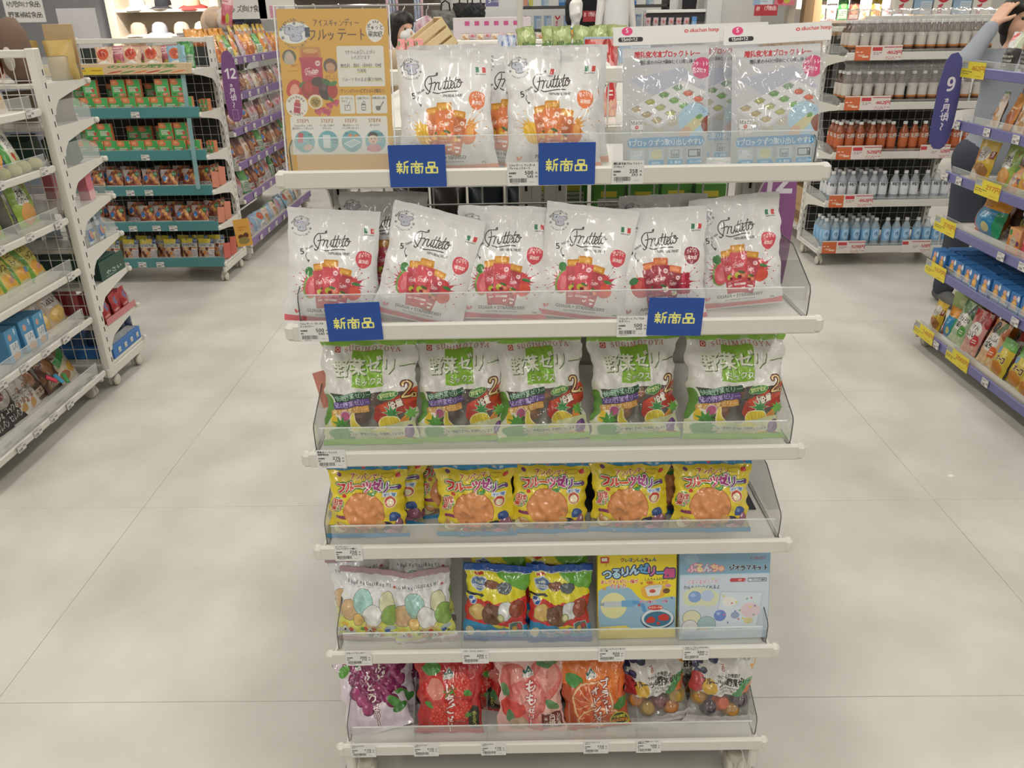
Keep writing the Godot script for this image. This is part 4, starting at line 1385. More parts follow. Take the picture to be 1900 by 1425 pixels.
func fruit_pouch(kind: int) -> ImageTexture:       # grape, strawberry, peach, blood orange
	var p := Art.new(self, 400, 480, 100, [C("cfc3cc"), C("b3201f"), C("e0b3aa"), C("d9742a")][kind])
	var q := RandomNumberGenerator.new()
	q.seed = 4 + kind
	if kind == 0:
		for k in 26:
			var x := 22 + fmod(k * 23.0, 62) + q.randf_range(-3, 3)
			var y := 16 + (k / 4) * 11 + q.randf_range(-3, 3)
			p.ell(x, y, 10.5, 10.5, C("6a1d4a"))
			p.ell(x - 1, y - 1, 9, 9, [C("8a2a5c"), C("9a3a6c"), C("7a2452")][k % 3])
			p.ell(x - 3, y - 4, 2.6, 1.8, C("c07fa6"))
		p.ell(12, 22, 13, 7, C("5a9a3a"), -30)
		p.ell(82, 82, 12, 7, C("4f8f3f"), 50)
		p.ell(88, 92, 12, 6, C("3f7a35"), -20)
	elif kind == 1:
		for s in [[30, 42, 22, 24, true], [66, 36, 20, 18, false], [40, 82, 22, 26, false], [70, 76, 22, 22, false]]:
			p.ell(s[0], s[1], s[2], s[3], C("a81a18"))
			p.ell(s[0] - 1, s[1] - 1, s[2] - 2, s[3] - 2, C("c92a22"))
			if s[4]:
				p.blob([s[0] - 14, s[1], s[0] - 4, s[1] - 17, s[0] + 12, s[1] - 8, s[0] + 10, s[1] + 8, s[0] - 6, s[1] + 14], C("dc8a78"))
			else:
				for k in 34:
					var r := sqrt(k / 34.0)
					p.ell(s[0] + (s[2] - 3) * r * cos(k * 2.4), s[1] + (s[3] - 3) * r * sin(k * 2.4), 0.9, 1.1, C("e08a5a"))
		p.ell(24, 14, 15, 8, C("4a8f35"), -14)
		p.star(52, 44, 12, 7, 0.4, C("4f9a3a"), 20)
		p.ell(80, 48, 7, 4, C("4a8f35"), 30)
		p.ell(18, 68, 7, 5, C("4a8f35"), 20)
		p.pts([80, 78, 88, 70, 97, 74, 97, 112, 80, 112], C("2a2a1c"))
		p.down("あまおう", 85.6, 78, 7, C("cfd06a"), 0.1, 0.95)
		p.star(80, 84, 7, 6, 0.5, C("5aa040"))
	elif kind == 2:
		for s in [[26, 36, 24, 28], [70, 34, 28, 30], [42, 62, 32, 34], [62, 104, 20, 14]]:
			p.ell(s[0], s[1], s[2], s[3], C("c9605a"))
			p.ell(s[0] + 2, s[1] - 1, s[2] * 0.9, s[3] * 0.92, C("d4716a"))
			p.ell(s[0] + 6, s[1] - 6, s[2] * 0.55, s[3] * 0.62, C("dd958a"))
		p.ell(22, 76, 20, 16, C("d0433c"))
		p.ell(78, 6, 20, 7, C("5a8a5a"), -14)
		p.ell(8, 50, 7, 10, C("5f9060"), 0)
		p.ell(84, 70, 14, 6, C("5a8a5a"), 40)
		p.ell(18, 88, 6, 12, C("5a8a5a"), -10)
		p.ell(32, 100, 14, 12, C("b9a186"))
		p.rect(66, 84, 31, 28, C("5a1a18"), 3)
		p.rect(67, 85, 29, 26, C("6a2420"), 2.4)
		p.down("白桃", 76, 86.6, 11.4, C("efe3d6"), 0.12, 1.02)
		p.down("山梨県", 88.6, 87, 6, C("dfcfc2"), 0.12, 1.1)
		p.down("果汁", 69.4, 90, 6, C("dfcfc2"), 0.12, 1.3)
	else:
		p.rect(0, 40, 100, 80, C("b04a22"))
		p.ell(70, 40, 34, 40, C("d9661c"))
		p.ell(66, 32, 26, 24, C("e0782a"))
		p.ell(20, 34, 15, 11, C("3f8a3a"), 20)
		p.ell(88, 80, 14, 8, C("3f7a30"), -30)
		for s in [[46, 70, 34, 36], [52, 98, 34, 20]]:
			p.ell(s[0], s[1], s[2], s[3], C("c9702c"))
			p.ell(s[0], s[1], s[2] - 1.8, s[3] - 1.8, C("e6c9a0"))
			p.ell(s[0], s[1], s[2] - 4, s[3] - 4, C("d0642f"))
			for k in 11:
				var g := k * TAU / 11
				p.ln([s[0], s[1], s[0] + (s[2] - 4) * cos(g), s[1] + (s[3] - 4) * sin(g)], 1.2, C("e6bd94"))
				p.ell(s[0] + (s[2] - 16) * cos(g + 0.28), s[1] + (s[3] - 16) * sin(g + 0.28), 6, 5, C("bf4f2a"), rad_to_deg(g))
			p.ell(s[0], s[1], 4, 4, C("e9d2ae"))
		p.blob([70, 110, 74, 96, 86, 93, 98, 100, 99, 114, 84, 118], C("b9b83f"))
		p.blob([72, 110, 75, 98, 86, 95, 96, 101, 97, 112, 84, 116], C("2f3a1c"))
		p.txt("愛媛県産", 85, 99, 5.4, C("d6c93f"), 0.13, 1, 0.9)
		p.rect(72, 106, 25, 7, C("d98a2a"))
		p.txt("ブラッド", 85, 106.6, 5.4, C("3a2a12"), 0.14, 1, 0.9)
	var ink := C("efe4e0")
	var rim: Color = [C("6a1a48"), C("9c1614"), C("b5303a"), C("7a1a1a")][kind]
	ja_mark(p, [40, 50, 46, 48][kind], [14, 15, 12, 20][kind], 0.92, ["JA全農", "JA福岡市", "JA全農やまなし", "JAえひめ"][kind])
	if kind < 3:
		p.down(["ぶどう", "いちご", "もも"][kind], [42, 44, 40][kind], [28, 30, 26][kind], [15.0, 15.5, 19.0][kind], ink, 0.15, [1.1, 1.12, 1.02][kind], 0.08, rim)
		p.down("ゼリー", [46, 46, 44][kind], [80, 84, 68][kind], [11.0, 11.0, 12.0][kind], ink, 0.14, 1.0, 0.08, rim)
	else:
		p.down("ブラッド", 60, 34, 13.4, ink, 0.14, 1.04, 0.09, rim)
		p.down("オレンジ", 44, 44, 13.4, ink, 0.14, 1.04, 0.09, rim)
		p.down("ゼリー", 48, 96, 9, ink, 0.14, 0.9, 0.08, rim)
	if kind >= 2:
		p.down("つるんジューシー", [72, 84][kind - 2], [16, 20][kind - 2], 5, [C("8a3f3f"), C("f0d0a0")][kind - 2], 0.09, 1.25)
	if kind in [1, 3]:
		p.ell(52, 5, 2.2, 1.8, C("3a1010"))
	p.small(60, 14 if kind == 0 else 4, 22, 2, 2.4, [C("8a7a84"), C("8a1512"), C("c99a92"), C("b85f1c")][kind], 8)
	return p.tex()

func mix_jelly() -> ImageTexture:
	var p := Art.new(self, 420, 500, 100, C("c9c7c2"), true)
	for k in [[4, 22, 7], [12, 14, 7], [8, 34, 6], [24, 8, 6], [34, 10, 7.4], [18, 30, 5.6], [2, 8, 7]]:
		p.ell(k[0], k[1], k[2], k[2], C("2f3352"))
		p.ell(k[0] - 1.4, k[1] - 1.6, k[2] * 0.5, k[2] * 0.42, C("5a6086"))
	p.pts([52, 0, 100, 0, 100, 16, 60, 10], C("c97a48"))
	p.pts([80, 0, 100, 0, 100, 30, 92, 20], C("d99a4f"))
	p.rect(60, 6, 38, 12, C("d2d1ce"))
	p.txt("21.05.18", 82, 9, 4.2, C("6a6a66"), 0.1, 1)
	p.rect(41, 18, 10, 11, C("dcdad6"))
	p.txt("7", 44.4, 16.6, 10, C("a86a5a"), 0.1, 0)
	p.txt("B", 45.6, 20, 9, C("a86a5a"), 0.1, 0)
	p.blob([0, 36, 12, 34, 20, 42, 18, 60, -2, 62], C("b23a3a"))
	p.ell(28, 52, 11, 12, C("c9a23c"))
	p.ell(88, 50, 16, 10, C("5a9a62"), -30)
	p.ell(78, 58, 14, 7, C("4a8a54"), -20)
	p.pts([84, 60, 100, 44, 100, 64, 80, 64], C("c96f3f"))
	p.txt("やわらか食感の", 58, 31, 6, C("2c2a28"), 0.13, 1, 0.92)
	p.txt("フルーツ&野菜ゼリー", 56, 38.6, 10.4, C("22201e"), 0.15, 1, 0.84)
	p.txt("Fruit & Vegetable Jelly", 62, 50.6, 3.6, C("4a4844"), 0.1, 1)
	p.txt("ぶどう味 りんご味 にんじん味", 60, 55.6, 3.6, C("5a5854"), 0.11, 1, 0.8)
	p.rect(0, 63, 100, 42, Color(0, 0, 0, 0))
	p.pts([0, 105, 100, 101, 100, 120, 0, 120], C("c6c2c2"))
	return p.tex()

func tray_pack() -> ImageTexture:          # a clear pouch's printed insert
	var p := Art.new(self, 460, 598, 100, C("c3c5c9"))
	for k in 40:
		p.rect(0, 60 + k * 1.8, 100, 2, C("c3c5c9").lerp(C("a9acae"), k / 40.0))
	p.pts([0, 0, 100, 0, 100, 8, 0, 10], C("d2d3d6"))
	p.txt("離乳食冷凍ブロックトレー", 14, 4, 7, C("c23a42"), 0.15, 0, 0.9)
	p.txt("離乳食の小分け保存にくり返し使えます", 20, 13.6, 4.7, C("33353a"), 0.13, 0, 0.87)
	p.pts([8, 34, 70, 22, 98, 46, 42, 56], C("b4b7c8"))
	p.ell(80, 38, 12, 8, C("c0c2cc"))
	p.ell(66, 44, 6, 3, C("c39aa2"))
	var v := [["b0a07a", "a89a6c", "b5a67a"], ["9fa04a", "aab070", "b0b46a"], ["5f8f4a", "6aa04a", "6fa852"], ["7a9a7a", "c9563a", "cf5a35"]]
	for j in 4:
		for i in 3:
			var c := Vector2(16, 66) + Vector2(15.6, -7.4) * j + Vector2(12.6, 9.0) * i
			p.ell(c.x + 1, c.y + 4.6, 7, 5.6, C("b9b6a4") if j < 3 else C("b98a7a"), 10)
	p.pts([6, 67, 70, 38, 98, 50, 98, 54, 44, 88, 40, 88, 6, 70], C("c9cbcf"))
	p.pts([6, 66, 70, 37, 98, 50, 42, 86], C("d9dadc"))
	for j in 4:
		for i in 3:
			var c := Vector2(16, 66) + Vector2(16.2, -7.3) * j + Vector2(12.0, 6.6) * i
			p.pts([c.x - 7.4, c.y, c.x + 1.4, c.y - 4.2, c.x + 7.4, c.y - 0.6, c.x - 1.2, c.y + 4.2], C("9fa09a"))
			p.ell(c.x, c.y + 0.3, 5.4, 2.9, C(v[j][i]), 6)
			p.ell(c.x - 1, c.y - 0.6, 2.4, 1.0, C(v[j][i]).lightened(0.2), 6)
	p.ell(92, 24, 11.6, 11.6, C("cf4a7a"))
	p.txt("フタ・トレー", 92, 16.4, 5.4, C("f0dfe6"), 0.12, 1, 0.72)
	p.txt("各2セット", 92, 22.6, 6.6, C("f0dfe6"), 0.12, 1, 0.76)
	p.rect(8, 77, 17, 18, C("e3e2e0"), 2)
	p.ln([8.6, 78, 8.6, 94.4, 24.4, 94.4, 24.4, 77.6, 8.6, 77.6], 0.5, C("70706e"))
	p.txt("Made", 16.5, 78.6, 5.4, C("3a3a3a"), 0.1, 1, 1.0, 0.0, Color.WHITE, true)
	p.ell(16.5, 86.4, 2.2, 2.2, C("c93a35"))
	p.txt("in", 16.5, 84.6, 3, C("efe0e0"), 0.1, 1)
	p.txt("Japan", 16.5, 87.6, 5.4, C("3a3a3a"), 0.1, 1, 1.0, 0.0, Color.WHITE, true)
	p.ell(84, 80, 18.5, 18.5, C("a9c9dc"))
	p.arc("やわらか容器!", 84, 80, 14.6, 200, 345, 5.4, C("e6f0f4"), 0.22)
	p.arc("やわらか容器!", 84, 80, 14.6, 200, 345, 5.4, C("4f93bf"), 0.1)
	p.pts([72, 88, 90, 74, 98, 80, 80, 96], C("ccc79a"))
	p.ell(90, 77, 4, 2.4, C("6a9a4a"), -20)
	p.blob([66, 96, 72, 88, 80, 90, 78, 100, 70, 101], C("cfae96"))
	p.blob([92, 84, 101, 76, 104, 92, 97, 95], C("8a4a38"))
	p.rect(5.5, 98.4, 91, 11, C("3a94cc"), 5.4)
	p.txt("1ブロックずつ取り出しやすい", 51, 100.2, 7.6, C("e3eff5"), 0.12, 1, 0.87)
	for k in 4:
		var x := 8 + k * 22.6
		p.rect(x, 111, 18, 20, C("aebfcc"), 1.6)
		p.rect(x + 0.5, 111.5, 17, 13, C("bcc6cd"), 1.2)
		p.rect(x, 124, 18, 7, C("5fa3cf"), 1.6)
		p.txt(["フタ2個", "小分けに", "冷蔵庫OK", "電子レンジOK"][k], x + 9, 125.4, 3.8, C("d6e6ef"), 0.12, 1, 0.72)
		if k == 0:
			for i in 3:
				for j in 2:
					p.rect(x + 5 + i * 3.4, 113 + j * 3, 2.8, 2.4, C("e0e3e4"))
					p.rect(x + 2 + i * 3.4, 117.4 + j * 2.6, 2.8, 2.2, C("d2d8da"))
		elif k == 1:
			p.blob([x + 4, 114, x + 14, 112.6, x + 15, 120, x + 9, 123, x + 4, 120], C("cfcf9a"))
		elif k == 2:
			p.rect(x + 4, 113, 10, 9.4, C("6f7c86"), 0.8)
			p.rect(x + 5, 114, 8, 7.4, C("b3bec6"), 0.4)
			p.ell(x + 7.4, 119, 1.6, 1.6, C("6f7c86"))
			p.ell(x + 11, 119, 1.6, 1.6, C("6f7c86"))
		else:
			p.rect(x + 1.6, 113, 15, 9, C("4f565c"), 1)
			p.rect(x + 3, 114.4, 9.4, 6.2, C("b3bec6"), 0.6)
			p.ell(x + 14.6, 115.4, 0.9, 0.9, C("c3cbd0"))
	return p.tex()

func tray_header() -> ImageTexture:
	var p := Art.new(self, 480, 80, 100, C("e4e3e2"))
	p.ell(13, 4, 5.2, 3.8, C("e0457f"))
	p.txt("S", 13, 0.4, 5.6, C("f6e6ec"), 0.1, 1)
	p.rect(4.5, 9.4, 23.5, 4.2, C("2b2a2c"), 2)
	p.txt("15ml×12", 7, 9.2, 4.2, C("e9e9e9"), 0.1, 0, 0.94)
	p.ell(69, 5.6, 2, 1.5, C("c8342f"))
	p.ell(69, 5.6, 1.1, 0.7, C("e8dedc"))
	p.txt("akachan honpo", 72, 3, 4.4, C("c8443f"), 0.1, 0, 0.92)
	return p.tex()

# ---------------------------------------------------------------- the room
func noise_tex(freq: float, a: Color, b: Color, seed_: int, oct := 4, size := 1024) -> NoiseTexture2D:
	var f := FastNoiseLite.new()
	f.seed = seed_
	f.frequency = freq
	f.fractal_octaves = oct
	var t := NoiseTexture2D.new()
	t.width = size
	t.height = size
	t.seamless = true
	t.noise = f
	var r := Gradient.new()
	r.offsets = PackedFloat32Array([0.0, 1.0])
	r.colors = PackedColorArray([a, b])
	t.color_ramp = r
	return t

func room():
	var fl := StandardMaterial3D.new()
	fl.albedo_texture = noise_tex(0.006, C("b5b2aa"), C("d0cdc6"), 3, 5)
	fl.uv1_triplanar = true
	fl.uv1_world_triplanar = true
	fl.uv1_scale = Vector3(0.32, 0.32, 0.32)
	fl.roughness_texture = noise_tex(0.02, Color(0.30, 0.30, 0.30), Color(0.46, 0.46, 0.46), 8, 3, 512)
	fl.roughness_texture_channel = BaseMaterial3D.TEXTURE_CHANNEL_GRAYSCALE
	fl.metallic_specular = 0.42
	var base := struct("floor", bx(Vector3(18, 0.1, 22), mat(C("a09d95"), 0.8), 0.0, Vector3(0, -0.0535, -6)))
	var tile := bx(Vector3(0.9370, 0.012, 0.8990), fl, 0.0009, Vector3(0, -0.006, 0))
	for i in 17:
		for j in 21:
			part("floor_tile", tile, base, pose(Vector3(-1.351 + 0.938 * (i - 6.5), 0, -1.522 + 0.9 * (4.5 - j) - 0.9)))
	var wall := mat(C("d3d1cd"), 0.7)
	struct("wall_back", bx(Vector3(18, 3.2, 0.1), wall, 0.0, Vector3(0, 1.55, -15.0)))
	struct("wall_front", bx(Vector3(18, 3.2, 0.1), wall, 0.0, Vector3(0, 1.55, 5.0)))
	struct("wall_left", bx(Vector3(0.1, 3.2, 22), wall, 0.0, Vector3(-9, 1.55, -6)))
	struct("wall_right", bx(Vector3(0.1, 3.2, 22), wall, 0.0, Vector3(9, 1.55, -6)))
	struct("ceiling", bx(Vector3(18, 0.1, 22), mat(C("dcdad6"), 0.8), 0.0, Vector3(0, 3.06, -6)))

# ---------------------------------------------------------------- shelving units: x across, the wire back at z = 0, shelves towards +z
func caster_mesh() -> ArrayMesh:
	var g := G.new()
	var side := Transform3D(Basis(Vector3.BACK, PI / 2), Vector3(0, 0.028, 0))
	for s: float in [-0.012, 0.012]:
		var at := side.translated(Vector3(s, 0, 0))
		g.lathe([0.0001, 0.008, 0.02, 0.008, 0.027, 0.005, 0.028, 0.0, 0.027, -0.005, 0.02, -0.008, 0.0001, -0.008], 16, at)
	g.lathe([0.0001, 0.07, 0.014, 0.07, 0.016, 0.066, 0.016, 0.05, 0.01, 0.04, 0.0001, 0.04], 12, Transform3D(Basis.IDENTITY, Vector3(0, 0, 0.006)))
	g.box(Vector3(0.012, 0.036, 0.036), Vector3(0, 0.042, 0.002), 0.004)
	return g.mesh(mat(C("c9c6b8"), 0.45))

var caster: ArrayMesh
func bracket_mesh(d: float) -> ArrayMesh:
	var p := PackedVector2Array([Vector2(0.004, 0.022), Vector2(d - 0.004, 0.022), Vector2(d - 0.004, 0.0), Vector2(d * 0.55, -0.022), Vector2(d * 0.2, -0.046), Vector2(0.045, -0.062), Vector2(0.028, -0.08), Vector2(0.02, -0.1), Vector2(0.004, -0.1)])
	var g := G.new()
	g.prism(p, -0.0018, 0.0018, Transform3D(Basis(Vector3.UP, -PI / 2), Vector3.ZERO))
	return g.mesh(mat(W, 0.4))

# levels: [bottom of the rail, depth, rail height, rail material or null, front guard height, side guards 0/1, mat 0/1]
func unit(called: String, label: String, at: Transform3D, wide: float, tall: float, levels: Array, base_y: float, extra := {}) -> Node3D:
	var o := thing(called, label, "shelving", at, extra.get("group", ""))
	var white := mat(W, 0.38)
	if caster == null:
		caster = caster_mesh()
	for s: float in [-1.0, 1.0]:
		var x := s * (wide / 2 - 0.018)
		var g := G.new()
		g.box(Vector3(0.036, tall - base_y, 0.05), Vector3(0, (tall + base_y) / 2, -0.025), 0.003)
		var post := part("post", g.mesh(white), o, pose(Vector3(x, 0, 0)))
		g = G.new()
		for k in int((tall - base_y - 0.1) / 0.05):
			g.box(Vector3(0.005, 0.022, 0.0012), Vector3(0, base_y + 0.08 + 0.05 * k, 0.0002), 0.0)
			g.box(Vector3(0.0012, 0.022, 0.006), Vector3(0.0181 * s, base_y + 0.08 + 0.05 * k, -0.016), 0.0)
		var sl := part("slot_holes", g.mesh(mat(C("1c1b19"), 0.9)), post)
		sl.set_meta("kind", "stuff")
	part("top_bar", bx(Vector3(wide - 0.07, 0.03, 0.03), white, 0.003), o, pose(Vector3(0, tall - 0.02, -0.025)))
	var net := Node3D.new()
	net.name = "wire_grid"
	o.add_child(net)
	var g1 := G.new()
	g1.tube(PackedVector3Array([Vector3(0, base_y + 0.06, 0), Vector3(0, tall - 0.03, 0)]), 0.0019, 6)
	var up := g1.mesh(white)
	var g2 := G.new()
	g2.tube(PackedVector3Array([Vector3(-wide / 2 + 0.036, 0, 0), Vector3(wide / 2 - 0.036, 0, 0)]), 0.0019, 6)
	var across := g2.mesh(white)
	var n := int(wide / 0.0522)
	for k in range(1, n):
		part("wire", up, net, pose(Vector3((k - n / 2.0) * 0.0522, 0, -0.024)))
	for k in int((tall - base_y - 0.1) / 0.053):
		part("wire", across, net, pose(Vector3(0, base_y + 0.08 + k * 0.053, -0.0205)))
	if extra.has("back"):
		part("back_panel", bx(Vector3(wide - 0.08, tall - base_y - 0.12, 0.004), mat(extra["back"], 0.7), 0.001), o, pose(Vector3(0, (tall + base_y) / 2, -0.034)))  # added dark sheet, its colour stands in for the shade between the goods
	for l in levels:
		var y: float = l[0]
		var d: float = l[1]
		var rh: float = l[2]
		var first: bool = l == levels[-1]
		var gb := G.new()
		gb.box(Vector3(wide - 0.01, 0.016, d), Vector3(0, 0.010, d / 2 + 0.002), 0.002)
		gb.box(Vector3(wide - 0.016, 0.006, 0.02), Vector3(0, -0.0, d * 0.5), 0.002)
		var b := part("shelf_board", gb.mesh(white), o, pose(Vector3(0, y, 0)))
		part("front_rail", bx(Vector3(wide, rh, 0.012), l[3] if l[3] else white, 0.003), b, pose(Vector3(0, rh / 2, d - 0.002)))
		for s: float in [-1.0, 1.0]:
			var ge := G.new()
			ge.box(Vector3(0.02, minf(rh, 0.03), 0.02), Vector3(s * (wide / 2 + 0.002), minf(rh, 0.03) / 2 + 0.0005, d - 0.004), 0.006)
			part("corner_cap", ge.mesh(white), b)
			if first:
				var gs := G.new()
				gs.box(Vector3(0.02, y - base_y, d + 0.05), Vector3(s * (wide / 2 - 0.012), (base_y - y) / 2, d / 2 - 0.03), 0.004)
				part("base_rail", gs.mesh(white), b)
				for z: float in [d - 0.06, 0.03]:
					part("caster", caster, o, pose(Vector3(s * (wide / 2 - 0.035), 0, z)))
			else:
				part("bracket", bracket_mesh(d), b, pose(Vector3(s * (wide / 2 - 0.007), 0, 0)))
		if l[6]:
			part("grip_mat", bx(Vector3(wide - 0.05, 0.003, d - 0.15), mat(C("34343a"), 0.7), 0.001), b, pose(Vector3(0, 0.0195, (d - 0.15) / 2 + 0.03)))
		if l[4] > 0.0:
			var gf := G.new()
			var p := PackedVector2Array(rounded(wide - 0.05, l[4], [0.0, 0.0, 0.003, 0.003]))
			gf.prism(p, -0.001, 0.001, pose(Vector3(-wide / 2 + 0.025, 0.019, d - 0.012)))
			part("front_guard", gf.mesh(glass(C("dfe6e4"), 0.13)), b)
			var ge2 := G.new()
			ge2.box(Vector3(wide - 0.05, 0.0016, 0.0024), Vector3(0, 0.019 + l[4], d - 0.012), 0.0)
			part("guard_edge", ge2.mesh(glass(C("e9efee"), 0.55, 0.1)), b)
		if l[5] > 0.0:
			for s: float in [-1.0, 1.0]:
				var hgt: float = l[5]
				var pp := PackedVector2Array([Vector2(0.0, 0.0), Vector2(d - 0.025, 0.0), Vector2(d - 0.014, 0.008), Vector2(d - 0.012, 0.02), Vector2(d - 0.012, hgt * 0.5), Vector2(d - 0.017, hgt * 0.58), Vector2(d - 0.11, hgt - 0.006), Vector2(d - 0.125, hgt), Vector2(0.03, hgt), Vector2(0.0, hgt - 0.02)])
				var gg := G.new()
				gg.prism(pp, -0.001, 0.001, Transform3D(Basis(Vector3.UP, -PI / 2), Vector3(s * (wide / 2 - 0.014), 0.019, 0)))
				var sg := part("side_guard", gg.mesh(glass(C("c9d0ce"), 0.16)), b)
				var gt := G.new()
				var ring := PackedVector3Array()
				for q in pp:
					ring.append(Vector3(s * (wide / 2 - 0.014), 0.019 + q.y, q.x))
				ring.append(ring[0])
				gt.tube(ring, 0.0011, 5, true)
				part("guard_edge", gt.mesh(glass(C("4d5350"), 0.75, 0.2)), sg)
	return o

var ST: Transform3D              # the stand's own frame
const SY := [1.321, 1.075, 0.83, 0.629, 0.38, 0.139]
const SD := [0.341, 0.4075, 0.4165, 0.4265, 0.4425, 0.46]
func stand():
	ST = pose(Vector3(0.056, 0, -1.70), 0.65)
	var lv := []
	for k in 6:
		lv.append([SY[k], SD[k], 0.03, null, [0.062, 0.06, 0.055, 0.05, 0.05, 0.05][k], [0.085, 0.105, 0.105, 0.105, 0.1, 0.1][k], 1 if k in [1, 3, 5] else 0])
	var o := unit("display_shelf", "white six-tier wire-back end display stand with clear acrylic guards, nearest in the aisle", ST, 0.9, 1.49, lv, 0.075)
	for k in [4, 5]:                                        # clear dividers between the rows of pouches
		for x: float in ([-0.186, 0.096, 0.26] if k == 4 else [-0.296, -0.139, 0.038, 0.184]):
			var g := G.new()
			g.prism(PackedVector2Array([Vector2(0.05, 0), Vector2(SD[k] - 0.02, 0), Vector2(SD[k] - 0.02, 0.05), Vector2(SD[k] - 0.1, 0.1), Vector2(0.05, 0.1)]), -0.001, 0.001, Transform3D(Basis(Vector3.UP, -PI / 2), Vector3(x, SY[k] + 0.019, 0)))
			part("divider", g.mesh(glass(C("d3d9d8"), 0.14)), o)
	for k in [2, 3, 4]:                                      # sheet steel behind the lower tiers
		part("back_panel", bx(Vector3(0.82, [0.13, 0.2, 0.22][k - 2], 0.003), mat(C("b9b6ae"), 0.5), 0.001), o, pose(Vector3(0, SY[k] + [0.06, 0.11, 0.12][k - 2] + 0.01, -0.012)))
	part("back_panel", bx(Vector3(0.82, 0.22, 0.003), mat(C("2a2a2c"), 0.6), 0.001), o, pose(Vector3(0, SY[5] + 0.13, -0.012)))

func on_stand(row: int, x: float, back: float, yaw := 0.0, lean := 0.0, roll := 0.0, up := 0.0) -> Transform3D:
	return ST * pose(Vector3(x - 0.056, SY[row - 1] + 0.0185 + up, SD[row - 1] - back), yaw, lean, roll)

func film_back(c: Color) -> StandardMaterial3D:
	return mat(c, 0.3, 0.35)

func pouch(called: String, label: String, cat: String, at: Transform3D, group: String, w: float, h: float, d: float, front: Material, back: Material, o: Dictionary, seal: Material, seal2: Material = null) -> Node3D:
	var t := thing(called, label, cat, at, group)
	part("film", bag_mesh(w, h, d, front, back, o), t)
	if seal:
		part("top_seal", seal_mesh(w, h, d, seal, o), t)
	if seal2:
		part("bottom_seal", seal_mesh(w, h, d, seal2, o, true), t)
	return t

func cup_mesh(m: Material) -> ArrayMesh:
	var g := G.new()
	g.lathe([0.0001, 0.026, 0.012, 0.0262, 0.0155, 0.024, 0.0175, 0.012, 0.0195, 0.001, 0.023, 0.0005, 0.023, -0.001, 0.0001, -0.001], 16)
	return g.mesh(m)

func jelly_cups(t: Node3D, spots: Array, called := "jelly_cup"):
	for s in spots:
		part(called, cup_mesh(mat(C(s[4]), 0.12)), t, Transform3D(Basis(Vector3.BACK, deg_to_rad(s[3])) * Basis(Vector3.RIGHT, PI / 2 - 0.4) * Basis.from_scale(Vector3.ONE * 0.86), Vector3(s[0], s[1], s[2] * 0.4 - 0.008)))

func price_tag(row: int, x: float, k: int, wide: float, label: String):
	var h := wide * 0.714
	var g := G.new()
	g.prism(rounded(wide, h, [0.0008, 0.0008, 0.0008, 0.0008], 2), 0.0, 0.0006, pose(Vector3(-wide / 2, 0, 0)), Rect2((k % 4) * 0.25, (k / 4) * 0.25, 0.25, 0.25))
	var y: float = [0.0015, 0.0005, 0.0, 0.0, 0.0, 0.0][row - 1]
	single("price_tag", label, "price tag", g.mesh(tag_mat), ST * pose(Vector3(x - 0.056, SY[row - 1] + y, SD[row - 1] + 0.0048), 0, 0, 0), "price tags on the end display")
var tag_mat: Material

